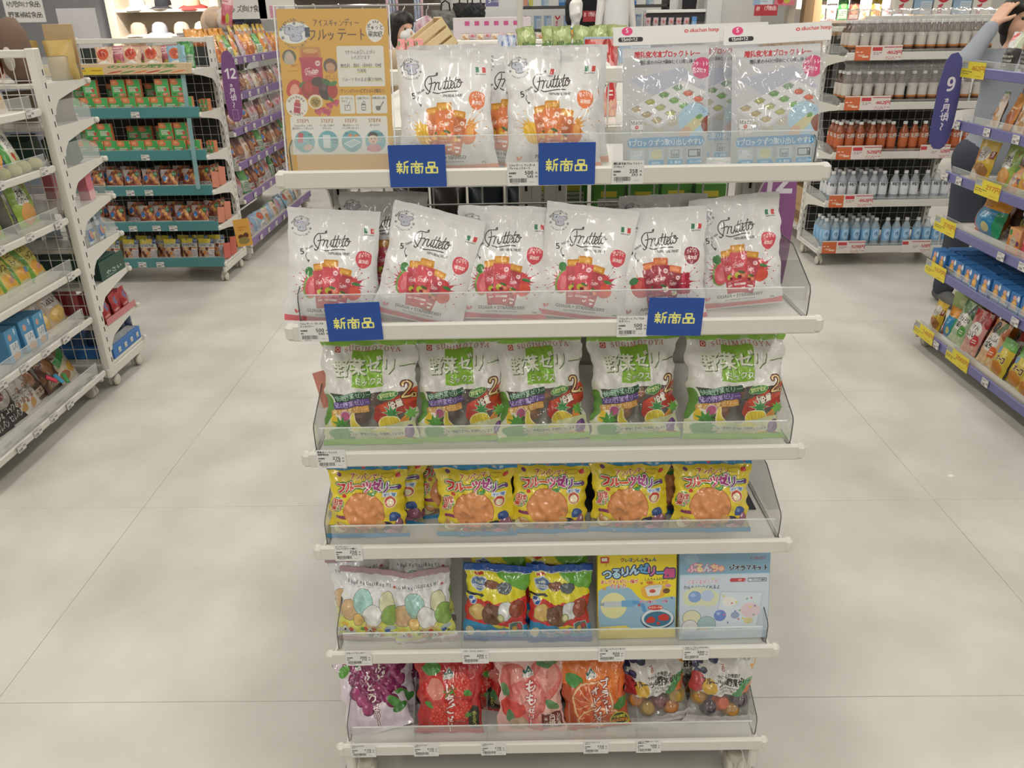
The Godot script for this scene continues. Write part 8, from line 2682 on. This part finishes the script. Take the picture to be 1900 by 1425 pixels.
	single("ware_tray", "white shallow tray on the long white counter", "tray", bx(Vector3(1.3, 0.035, 0.3), mat(C("dcd9d2"), 0.5), 0.008), pose(Vector3(-0.16, 1.385, -7.2)))
	var lb := thing("label_board", "pale lilac board with six pink labels behind the white tray", "board", Transform3D(Basis.IDENTITY, Vector3(at_far(912, 40, -7.45).x, 1.36, -7.45)))
	part("board", bx(Vector3(0.66, 0.21, 0.02), mat(C("cfc6cb"), 0.5), 0.004, Vector3(0, 0.105, 0)), lb)
	for k in 6:
		part("pink_label", bx(Vector3(0.038, 0.032, 0.004), mat(C("c04f86"), 0.5), 0.0), lb, pose(Vector3(-0.21 + 0.082 * k, 0.165, 0.012)))
	for k in 12:
		single("small_ware", "small pale pink ware on the white tray, %s from the black bags" % ORD[k], "ware", packet(19 if k % 2 else 3, 0.07, 0.05, 0.03, k % 2), Transform3D(Basis.IDENTITY, Vector3(-0.42 + 0.062 * k, 1.402, -7.22)), "pale wares on the white tray")
	for k in 5:
		single("orange_ware", "orange packed ware at the tray's end, %s from the pole" % ORD[k], "ware", packet(20, 0.06, 0.07, 0.03, k % 2), Transform3D(Basis.IDENTITY, Vector3(0.24 + 0.06 * k, 1.402, -7.18)), "orange wares on the white tray")
	for k in 3:
		var b := thing("shoulder_bag", ["grey cloth bag on the counter by the pink dress", "black bag with a loop handle on the counter", "black rucksack beside the lilac panel"][k], "bag", Transform3D(Basis.IDENTITY, at_far([826, 860, 884][k], [56, 48, 46][k], -8.0)), "bags on the far counter")
		part("body", bag_mesh([0.26, 0.2, 0.16][k], [0.17, 0.19, 0.18][k], 0.1, mat([C("6a6a68"), C("1d1c1d"), C("222224")][k], 0.8), mat(C("1d1c1d"), 0.8), {"seed": 300 + k, "wr": 0.012, "res": 14, "top": 0.03}), b)
		var g := G.new()
		g.tube(PackedVector3Array([Vector3(-0.04, 0.16, 0), Vector3(-0.035, 0.22, 0), Vector3(0, 0.245, 0), Vector3(0.035, 0.22, 0), Vector3(0.04, 0.16, 0)]), 0.008, 6)
		part("handle", g.mesh(mat(C("1d1c1d"), 0.8)), b)
	single("bag_counter", "grey counter the dark bags stand on", "counter", bx(Vector3(1.0, 1.36, 0.5), mat(C("9a9894"), 0.6), 0.01, Vector3(0, 0.68, 0)), pose(Vector3(-0.45, 0, -8.05)))
	single("month_sign", "small lilac wall sign reading 9 months", "sign", card(60, 0.14, 0.12, 0.006), Transform3D(Basis.IDENTITY, at_far(913, 12, -9.6)))
	for k in 2:
		single("hanging_banner", ["narrow brown banner beside the white pole", "narrow green banner beside the white pole"][k], "banner", bx(Vector3(0.045, 0.5, 0.004), mat([C("b07a62"), C("a8a24f")][k], 0.7), 0.0, Vector3(0, 0.25, 0)), Transform3D(Basis.IDENTITY, at_far([975, 985][k], 11, -9.0)))
	# dark shelf with small packs, mannequins, trousers
	var sh := thing("dark_shelf", "dark grey open shelf with small packs behind the mannequins", "shelf", pose(Vector3(0.9, 0, -10.3)))
	for y: float in [0.7, 1.1, 1.42, 1.66, 2.0]:
		part("shelf_board", bx(Vector3(1.7, 0.03, 0.4), mat(C("4a4846"), 0.6), 0.003), sh, pose(Vector3(0, y, 0)))
	for x: float in [-0.84, -0.2, 0.4, 0.84]:
		part("upright", bx(Vector3(0.03, 2.2, 0.4), mat(C("3a3836"), 0.6), 0.003), sh, pose(Vector3(x, 1.1, 0)))
	for k in 14:
		single("grey_pack", "small grey boxed pack on the dark shelf, %s along" % ORD[k], "pack", carton(55 if k % 3 else 48, 0.085, 0.14, 0.05), pose(Vector3(0.14 + 0.115 * k, 1.435, -10.18)), "packs on the dark shelf")
	for k in 8:
		single("grey_pack", "small boxed pack on the dark shelf's upper board, %s along" % ORD[k], "pack", carton(55 if k % 2 else 53, 0.085, 0.16, 0.05), pose(Vector3(0.14 + 0.2 * k, 1.675, -10.18)), "packs on the dark shelf's upper board")
	single("red_sign", "dark red sale sign beside the white mannequin head", "sign", card(61, 0.13, 0.1, 0.006), Transform3D(Basis.IDENTITY, at_far(1094, 40, -9.0)))
	# a wall of hooks and a pair of trousers
	var hk := thing("hook_rack", "wall rack with black header board under the black trousers", "rack", Transform3D(Basis.IDENTITY, at_far(1256, 31, -9.2)))
	part("header", bx(Vector3(0.62, 0.08, 0.03), mat(C("2f2e30"), 0.5), 0.003), hk)
	part("ledge", bx(Vector3(0.66, 0.03, 0.2), mat(C("dad8d6"), 0.5), 0.003), hk, pose(Vector3(0.01, 0.055, -0.06)))
	part("lower_panel", bx(Vector3(0.62, 1.4, 0.02), mat(C("8f8f92"), 0.6), 0.002), hk, pose(Vector3(0, -0.72, -0.05)))
	for k in 7:
		single("hook_pack", ["white hook pack hung under the black header, %s along" % ORD[k], "small blue pack hung under the black header"][1 if k == 6 else 0], "pack", packet(53 if k == 6 else 48, 0.055, 0.1, 0.02, k % 2) if k == 6 else packet(19, 0.055, 0.09, 0.02, k % 2, C("d3d2d0")), Transform3D(Basis.IDENTITY, at_far(1204 + 14.4 * k, 50, -9.15)), "packs on the hook board")
	single("black_trousers", "black trousers hung on the white wall", "trousers", bag_mesh(0.15, 0.5, 0.06, mat(C("1a1a1c"), 0.8), mat(C("1a1a1c"), 0.8), {"seed": 320, "wr": 0.006, "res": 12, "pinch": 0.0}), Transform3D(Basis.IDENTITY, at_far(1279, 23, -9.3)))
	struct("trim_5", bx(Vector3(0.9, 2.9, 0.1), mat(C("dcdcda"), 0.6), 0.002), pose(Vector3(2.2, 1.45, -9.6)))
	struct("trim_6", bx(Vector3(0.16, 2.9, 0.16), mat(C("c6c8c6"), 0.6), 0.01), pose(Vector3(2.05, 1.45, -9.2)))
	# pale wooden uprights, red signs and the over-lit shelf at the far right
	for k in 3:
		struct("trim_%d" % (7 + k), bx(Vector3([0.09, 0.08, 0.07][k], 2.9, 0.12), mat([C("8a6f4f"), C("c9a77c"), C("b3aa9c")][k], 0.6), 0.004), pose(Vector3([2.96, 3.05, 2.8][k], 1.45, -9.0 - 0.02 * k)))
	single("sale_sign", "red lettered sale sign before the pale wooden uprights", "sign", card(61, 0.23, 0.1, 0.006), Transform3D(Basis.IDENTITY, at_far(1422, 29, -8.8)))
	for k in 2:
		single("leaflet", ["grey leaflet above the red sale sign", "pink striped leaflet beside the wooden uprights"][k], "leaflet", card([55, 52][k], 0.2, 0.26, 0.004), Transform3D(Basis.IDENTITY, at_far([1415, 1455][k], 10, -8.9)))
	struct("trim_10", bx(Vector3(2.6, 2.8, 0.08), mat(C("d6d4d0"), 0.6), 0.0), pose(Vector3(4.4, 1.4, -9.9)))
	var br := thing("bright_shelf", "over-lit white shelf of coloured packs behind the bottled water", "shelf", pose(Vector3(3.72, 0, -9.5)))
	for y: float in [0.9, 1.30, 1.47, 1.72]:
		part("shelf_board", bx(Vector3(1.15, 0.03, 0.34), mat(C("6a5d50"), 0.6), 0.003), br, pose(Vector3(0, y, 0)))
	for x: float in [-0.57, 0.57]:
		part("upright", bx(Vector3(0.05, 2.2, 0.34), mat(C("8a7256"), 0.6), 0.003), br, pose(Vector3(x, 1.1, 0)))
	for k in 9:
		single("bright_pack", "%s pack on the over-lit shelf, %s along" % [["white", "white", "green", "red brown", "white", "yellow", "white", "pale blue", "white"][k], ORD[k]], "pack", packet([3, 19, 21, 18, 3, 29, 19, 16, 3][k], 0.11, [0.2, 0.16, 0.2, 0.22, 0.13, 0.2, 0.14, 0.17, 0.16][k], 0.05, k % 2, C("d6d4d0")), pose(Vector3(3.24 + 0.118 * k, 1.485, -9.42)), "packs on the over-lit shelf")
	var l2 := SpotLight3D.new()
	l2.name = "shelf_spot"
	l2.light_color = Color(1, 0.97, 0.93)
	l2.light_energy = 16.0
	l2.spot_angle = 36
	l2.light_size = 0.05
	l2.shadow_enabled = true
	l2.spot_range = 12
	l2.spot_attenuation = 2
	var lo := thing("track_lamp", "small white track lamp aimed at the bright shelf", "lamp", Transform3D(Basis.IDENTITY, Vector3(3.6, 2.85, -8.1)), "track lamps")
	part("housing", cyl(0.05, 0.14, mat(W, 0.4), 14, 0.004, Transform3D(Basis(Vector3.RIGHT, 0.8), Vector3.ZERO)), lo)
	lo.add_child(l2)
	l2.look_at_from_position(Vector3(3.6, 2.74, -8.18), Vector3(3.7, 1.5, -9.5))
	for k in 5:
		single("stock_box", "pale boxed stock high behind the shrink film, %s along" % ORD[k], "box", carton(55 if k % 2 else 48, 0.16, 0.14, 0.1), Transform3D(Basis.IDENTITY, at_far(1672 + 36 * k, 26, -8.0)), "boxes behind the shrink film")
	single("stock_shelf", "white shelf under the pale boxed stock", "shelf", bx(Vector3(1.2, 0.03, 0.3), mat(W, 0.5), 0.003), Transform3D(Basis.IDENTITY, at_far(1745, 27.5, -8.0) + Vector3(0, -0.016, 0)))
	single("paper_scrap", "tiny white paper scrap lying alone on the empty floor", "paper", bx(Vector3(0.022, 0.001, 0.014), mat(C("e0dfdb"), 0.6), 0.0), pose(Vector3(1.60, 0.0008, -2.58), 30))

# ---------------------------------------------------------------- people and mannequins: a smooth skin round a skeleton
func skin(bones: Array, step: float, k: float, g: G = null) -> G:       # bones: [from, radius, to, radius]
	var lo := Vector3.ONE * 1e9
	var hi := -lo
	for b in bones:
		for j in [0, 2]:
			lo = lo.min(b[j] - Vector3.ONE * (b[j + 1] + 3 * k))
			hi = hi.max(b[j] + Vector3.ONE * (b[j + 1] + 3 * k))
	var n := Vector3i(((hi - lo) / step).ceil()) + Vector3i.ONE * 2
	var f := PackedFloat32Array()
	f.resize(n.x * n.y * n.z)
	for b in bones:
		var a: Vector3 = b[0]
		var e: Vector3 = b[2]
		var ra: float = b[1]
		var re: float = b[3]
		var m := maxf(ra, re) + 3 * k
		var i0 := Vector3i(((a.min(e) - Vector3.ONE * m - lo) / step).floor()).clamp(Vector3i.ZERO, n - Vector3i.ONE)
		var i1 := Vector3i(((a.max(e) + Vector3.ONE * m - lo) / step).ceil()).clamp(Vector3i.ZERO, n - Vector3i.ONE)
		var d := e - a
		var dd := maxf(d.length_squared(), 1e-9)
		for z in range(i0.z, i1.z + 1):
			for y in range(i0.y, i1.y + 1):
				for x in range(i0.x, i1.x + 1):
					var p := lo + Vector3(x, y, z) * step
					var t := clampf((p - a).dot(d) / dd, 0, 1)
					var s := (p - a - d * t).length() - lerpf(ra, re, t)
					if s < 3.0 * k:
						f[x + n.x * (y + n.y * z)] += exp(-s / k)
	if g == null:
		g = G.new()
	var id := {}
	var field := func(i: Vector3i) -> float: return -k * log(maxf(f[i.x + n.x * (i.y + n.y * i.z)], 1e-9))
	for z in n.z - 1:
		for y in n.y - 1:
			for x in n.x - 1:
				var c := Vector3.ZERO
				var hit := 0
				var v := PackedFloat32Array()
				var inside := 0
				for q in 8:
					var s: float = f[(x + (q & 1)) + n.x * ((y + ((q >> 1) & 1)) + n.y * (z + (q >> 2)))]
					v.append(-k * log(maxf(s, 1e-9)))
					inside += int(s > 1.0)
				if inside == 0 or inside == 8:
					continue
				for ed in [[0, 1], [2, 3], [4, 5], [6, 7], [0, 2], [1, 3], [4, 6], [5, 7], [0, 4], [1, 5], [2, 6], [3, 7]]:
					var a: float = v[ed[0]]
					var b: float = v[ed[1]]
					if (a < 0.0) != (b < 0.0):
						var t := clampf(a / (a - b), 0.0, 1.0)
						c += Vector3(ed[0] & 1, (ed[0] >> 1) & 1, ed[0] >> 2).lerp(Vector3(ed[1] & 1, (ed[1] >> 1) & 1, ed[1] >> 2), t)
						hit += 1
				var gr := Vector3((v[1] + v[3] + v[5] + v[7]) - (v[0] + v[2] + v[4] + v[6]), (v[2] + v[3] + v[6] + v[7]) - (v[0] + v[1] + v[4] + v[5]), (v[4] + v[5] + v[6] + v[7]) - (v[0] + v[1] + v[2] + v[3]))
				id[Vector3i(x, y, z)] = g.add(lo + (Vector3(x, y, z) + c / hit) * step, gr.normalized())
	for key: Vector3i in id:
		var s0: bool = f[key.x + n.x * (key.y + n.y * key.z)] > 1.0
		for ax in 3:
			var o := Vector3i.ZERO
			o[ax] = 1
			var e := key + o
			if (f[e.x + n.x * (e.y + n.y * e.z)] > 1.0) == s0:
				continue
			var b := Vector3i.ZERO
			b[(ax + 1) % 3] = 1
			var d := Vector3i.ZERO
			d[(ax + 2) % 3] = 1
			var q := [key, key - b, key - b - d, key - d]
			if q.all(func(w): return id.has(w)):
				g.tri(id[q[0]], id[q[1]], id[q[2]])
				g.tri(id[q[0]], id[q[2]], id[q[3]])
	return g

func hand_bones(w: Vector3, along: Vector3, palm: Vector3, curl: float, s: float) -> Array:     # palm, four fingers of unequal length, a thumb off its side
	var side := along.cross(palm).normalized()
	var b := []
	for i in 4:
		b.append([w + side * (i - 1.5) * 0.012, 0.013, w + along * 0.078 + side * (i - 1.5) * 0.0195, 0.0105])
	for i in 4:
		var at := w + along * 0.085 + side * (i - 1.5) * 0.0205
		var d := along
		var l: float = [0.030, 0.036, 0.034, 0.026][i]
		for j in 3:
			d = (d + palm * curl).normalized()
			var e := at + d * l
			b.append([at, 0.0088 - 0.0008 * j, e, 0.008 - 0.0009 * j])
			at = e
			l *= 0.78
	var th := w + along * 0.022 + side * -0.028
	var d := (along * 0.6 - side * 0.75 + palm * 0.3).normalized()
	b.append([w + along * 0.01 - side * 0.012, 0.014, th + d * 0.03, 0.0105])
	b.append([th + d * 0.03, 0.0098, th + d * 0.03 + (along * 0.8 - side * 0.3 + palm * 0.4).normalized() * 0.032, 0.0082])
	for k in b:
		for j in [0, 2]:
			k[j] = w + (k[j] - w) * s
			k[j + 1] *= s
	return b

func person(label: String, at: Transform3D, tall: float, look: Dictionary):
	var t := thing("person", label, "person", at, "")
	var s := tall / 1.65
	var sk := mat(look.get("skin", C("c99f86")), 0.55)
	var hip := 0.86
	var top := 1.42
	var head := Vector3(0, 1.565, 0.015)
	var hand_up: bool = look.get("hand_up", false)
	var sl := Vector3(0.17, 1.36, 0)
	var sr := Vector3(-0.17, 1.36, 0)
	var el := Vector3(0.23, 1.10, -0.02)
	var wl := Vector3(0.24, 0.86, 0.06)
	var er := Vector3(-0.33, 1.36, 0.16) if hand_up else Vector3(-0.23, 1.10, -0.02)
	var wr := Vector3(-0.175, 1.545, 0.075) if hand_up else Vector3(-0.24, 0.86, 0.06)
	var core := [[Vector3(0, hip, 0), 0.12, Vector3(0, 1.1, 0.01), 0.105], [Vector3(0, 1.1, 0.01), 0.105, Vector3(0, 1.3, 0), 0.115], [Vector3(-0.08, hip, 0), 0.1, Vector3(0.08, hip, 0), 0.1], [Vector3(-0.13, 1.345, 0), 0.062, Vector3(0.13, 1.345, 0), 0.062]]
	var legs := []
	for x: float in [-0.085, 0.085]:
		var st: float = look.get("step", 0.0) * (1.0 if x < 0.0 else -0.4)
		legs.append([Vector3(x, hip - 0.02, 0), 0.085, Vector3(x * 1.05, 0.46, 0.03 + st * 0.6), 0.058])
		legs.append([Vector3(x * 1.05, 0.46, 0.03 + st * 0.6), 0.058, Vector3(x * 1.1, 0.09, -0.01 + st), 0.04])
	var arms := [[sl, 0.05, el, 0.04], [el, 0.04, wl, 0.028], [sr, 0.05, er, 0.04], [er, 0.04, wr, 0.028]]
	var neck := [[Vector3(0, 1.36, -0.005), 0.052, Vector3(0, 1.5, 0.0), 0.048]]
	var fig := []
	for b in core + legs + arms + neck:
		fig.append([b[0] * s, b[1] * s, b[2] * s, b[3] * s])
	var g := skin(fig, 0.02, 0.014 * s)
	var face := [[head + Vector3(0, 0.03, -0.02), 0.082, head + Vector3(0, -0.03, 0.005), 0.07], [head + Vector3(0, -0.06, 0.02), 0.052, head + Vector3(0, -0.085, 0.045), 0.03], [head + Vector3(0, 0.005, 0.075), 0.011, head + Vector3(0, -0.028, 0.094), 0.014],
		[head + Vector3(-0.02, -0.062, 0.074), 0.010, head + Vector3(0.02, -0.062, 0.074), 0.010], [head + Vector3(-0.032, 0.022, 0.058), 0.014, head + Vector3(0.032, 0.022, 0.058), 0.014], [head + Vector3(-0.078, 0.0, -0.01), 0.012, head + Vector3(-0.08, -0.03, -0.012), 0.01], [head + Vector3(0.078, 0.0, -0.01), 0.012, head + Vector3(0.08, -0.03, -0.012), 0.01], neck[0]]
	var fs := []
	for b in face:
		fs.append([b[0] * s, b[1] * s, b[2] * s, b[3] * s])
	skin(fs, 0.006, 0.006, g)
	skin(hand_bones(wl * s, Vector3(0.05, -1, 0.15).normalized(), Vector3(-1, 0, 0.2).normalized(), 0.22, s), 0.004, 0.003, g)
	skin(hand_bones(wr * s, Vector3(0.55, 0.75, -0.2).normalized() if hand_up else Vector3(-0.05, -1, 0.15).normalized(), Vector3(0.7, -0.6, -0.3).normalized() if hand_up else Vector3(1, 0, 0.2).normalized(), 0.26, s), 0.004, 0.003, g)
	part("body", g.mesh(sk), t)
	var cl := []
	for b in core + arms.slice(0, 1) + arms.slice(2, 3) + (arms.slice(1, 2) + arms.slice(3, 4) if look.get("sleeves", true) else []):
		cl.append([b[0] * s, (b[1] + 0.014) * s, b[2].lerp(b[0], 0.12 if b in arms else 0.0) * s, (b[3] + 0.012) * s])
	part("shirt", skin(cl, 0.02, 0.012).mesh(mat(look["shirt"], 0.85)), t)
	cl = []
	for b in legs + core.slice(2, 3):
		cl.append([b[0] * s, (b[1] + 0.016) * s, b[2] * s, (b[3] + 0.02) * s])
	part("trousers", skin(cl, 0.02, 0.012).mesh(mat(look["trousers"], 0.85)), t)
	for x: float in [-0.094, 0.094]:
		var so := Vector3(0, 0, look.get("step", 0.0) * (1.0 if x < 0.0 else -0.4)) * s
		part("shoe", skin([[Vector3(x, 0.042, -0.05) * s, 0.036 * s, Vector3(x, 0.04, 0.06) * s, 0.038 * s], [Vector3(x, 0.038, 0.06) * s, 0.038 * s, Vector3(x * 1.05, 0.034, 0.15) * s, 0.03 * s], [Vector3(x, 0.05, -0.04) * s, 0.036 * s, Vector3(x, 0.085, -0.03) * s, 0.04 * s]], 0.009, 0.008).mesh(mat(look.get("shoe", C("5a5a58")), 0.7)), t, Transform3D(Basis.IDENTITY, so))
	var hb := [[head + Vector3(0, 0.045, -0.035), 0.09, head + Vector3(0, 0.0, -0.05), 0.082], [head + Vector3(-0.05, 0.07, 0.02), 0.045, head + Vector3(0.05, 0.07, 0.02), 0.045], [head + Vector3(-0.07, 0.03, 0.01), 0.03, head + Vector3(-0.072, -0.05, -0.02), 0.028], [head + Vector3(0.07, 0.03, 0.01), 0.03, head + Vector3(0.072, -0.05, -0.02), 0.028], [head + Vector3(0, 0.0, -0.06), 0.075, head + Vector3(0, -0.09, -0.05), 0.06], [head + Vector3(0, 0.095, 0.04), 0.026, head + Vector3(0.04, 0.06, 0.072), 0.016], [head + Vector3(0, 0.095, 0.04), 0.026, head + Vector3(-0.045, 0.055, 0.07), 0.016]]
	for b in hb:
		for j in [0, 2]:
			b[j] = b[j] * s
			b[j + 1] *= s
	part("hair", skin(hb, 0.008, 0.008).mesh(mat(look.get("hair", C("15130f")), 0.6)), t)
	for x: float in [-0.031, 0.031]:
		var ge := G.new()
		ge.lathe([0.0001, 0.009, 0.007, 0.006, 0.009, 0.0, 0.007, -0.006, 0.0001, -0.009], 10, Transform3D(Basis.IDENTITY, (head + Vector3(x, 0.004, 0.062)) * s))
		part("eye", ge.mesh(mat(C("201a18"), 0.3)), t)
	if look.get("mask", false):
		part("face_mask", skin([[(head + Vector3(-0.035, -0.045, 0.05)) * s, 0.035 * s, (head + Vector3(0.035, -0.045, 0.05)) * s, 0.035 * s], [(head + Vector3(0, -0.02, 0.07)) * s, 0.03 * s, (head + Vector3(0, -0.08, 0.055)) * s, 0.03 * s]], 0.007, 0.008).mesh(mat(C("d9d8d6"), 0.8)), t)

func people():
	person("shopper with dark hair raising a hand to the head behind the blue run", pose(Vector3(2.60, 0, -4.55), 0), 1.61, {"shirt": C("8a8f98"), "trousers": C("3a3f4a"), "hand_up": true})
	person("dark haired shopper in a white face mask beside the far dresses", pose(Vector3(-0.86, 0, -6.6), 50), 1.58, {"shirt": C("b9a58c"), "trousers": C("4a4640"), "mask": true})
	person("shopper hidden by the near end unit, one grey shoe showing on the floor", pose(Vector3(-2.60, 0, -4.22), 84), 1.5, {"step": 0.2, "shirt": C("5a5f6a"), "trousers": C("4a4a48"), "shoe": C("6e6d66")})
	# shop mannequins
	var wm := mat(C("dcdad6"), 0.35)
	for k in 2:
		var c: Vector3 = [at_far(1068, 18, -8.6), at_far(1142, 8, -9.0)][k]
		var t := thing("mannequin", ["white child mannequin with black hood and blue vest", "white headless mannequin in a white top behind the hooded one"][k], "mannequin", Transform3D(Basis(Vector3.UP, 0.35), Vector3(c.x, 0, c.z)), "far mannequins")
		var h := c.y
		var bones := []
		if k == 0:
			bones.append_array([[Vector3(0, h + 0.04, -0.01), 0.075, Vector3(0, h - 0.03, 0.01), 0.062], [Vector3(0, h - 0.06, 0.02), 0.048, Vector3(0, h - 0.1, 0.04), 0.026], [Vector3(0, h, 0.075), 0.01, Vector3(0, h - 0.03, 0.086), 0.012], [Vector3(0, h - 0.2, 0), 0.04, Vector3(0, h - 0.06, 0), 0.04]])
			var low := h - 0.24
			for b in [[Vector3(-0.12, low, 0), 0.05, Vector3(0.12, low, 0), 0.05], [Vector3(0, low, 0), 0.09, Vector3(0, low - 0.42, 0), 0.1], [Vector3(-0.07, low - 0.45, 0), 0.08, Vector3(-0.08, 0.06, 0), 0.04], [Vector3(0.07, low - 0.45, 0), 0.08, Vector3(0.08, 0.06, 0), 0.04], [Vector3(-0.14, low, 0), 0.04, Vector3(-0.2, low - 0.45, 0.03), 0.03], [Vector3(0.14, low, 0), 0.04, Vector3(0.2, low - 0.45, 0.03), 0.03]]:
				bones.append(b)
			part("body", skin(bones, 0.014, 0.01).mesh(wm), t)
			part("vest", skin([[Vector3(-0.12, low, 0), 0.068, Vector3(0.12, low, 0), 0.068], [Vector3(0, low - 0.02, 0), 0.112, Vector3(0, low - 0.4, 0), 0.12]], 0.016, 0.01).mesh(mat(C("2a6f9a"), 0.7)), t)
			part("hood", skin([[Vector3(0, h + 0.05, -0.04), 0.088, Vector3(0, h - 0.08, -0.06), 0.075], [Vector3(-0.1, h - 0.2, -0.06), 0.05, Vector3(0.1, h - 0.2, -0.06), 0.05]], 0.014, 0.01).mesh(mat(C("1c1c1f"), 0.8)), t)
			part("strap", bx(Vector3(0.05, 0.34, 0.01), mat(C("1c1c1f"), 0.7), 0.003), t, pose(Vector3(0.06, low - 0.1, 0.118)))
		else:
			for b in [[Vector3(0, h + 0.26, 0), 0.045, Vector3(0, h + 0.15, 0), 0.05], [Vector3(-0.13, h + 0.1, 0), 0.06, Vector3(0.13, h + 0.1, 0), 0.06], [Vector3(0, h + 0.08, 0), 0.12, Vector3(0, h - 0.2, 0), 0.11], [Vector3(0, h - 0.2, 0), 0.11, Vector3(0, h - 0.4, 0), 0.13], [Vector3(-0.15, h + 0.1, 0), 0.045, Vector3(-0.22, h - 0.35, 0.03), 0.03], [Vector3(0.15, h + 0.1, 0), 0.045, Vector3(0.22, h - 0.35, 0.03), 0.03], [Vector3(-0.07, h - 0.42, 0), 0.09, Vector3(-0.08, 0.06, 0), 0.04], [Vector3(0.07, h - 0.42, 0), 0.09, Vector3(0.08, 0.06, 0), 0.04]]:
				bones.append(b)
			part("body", skin(bones, 0.018, 0.012).mesh(wm), t)
			part("top", skin([[Vector3(-0.13, h + 0.1, 0), 0.075, Vector3(0.13, h + 0.1, 0), 0.075], [Vector3(0, h + 0.08, 0), 0.135, Vector3(0, h - 0.36, 0), 0.145]], 0.018, 0.012).mesh(mat(C("d9d9d9"), 0.8)), t)
		part("stand_plate", cyl(0.16, 0.012, mat(C("b9b7b3"), 0.3, 0.5), 20, 0.002), t, pose(Vector3(0, 0.006, 0)))
	single("black_coat", "black coat on a stand between the two mannequins", "coat", bag_mesh(0.3, 0.9, 0.16, mat(C("19191b"), 0.8), mat(C("19191b"), 0.8), {"seed": 331, "wr": 0.014, "res": 14, "pinch": 0.0}), Transform3D(Basis.IDENTITY, Vector3(at_far(1087, 0, -9.4).x, 1.44, -9.4)))
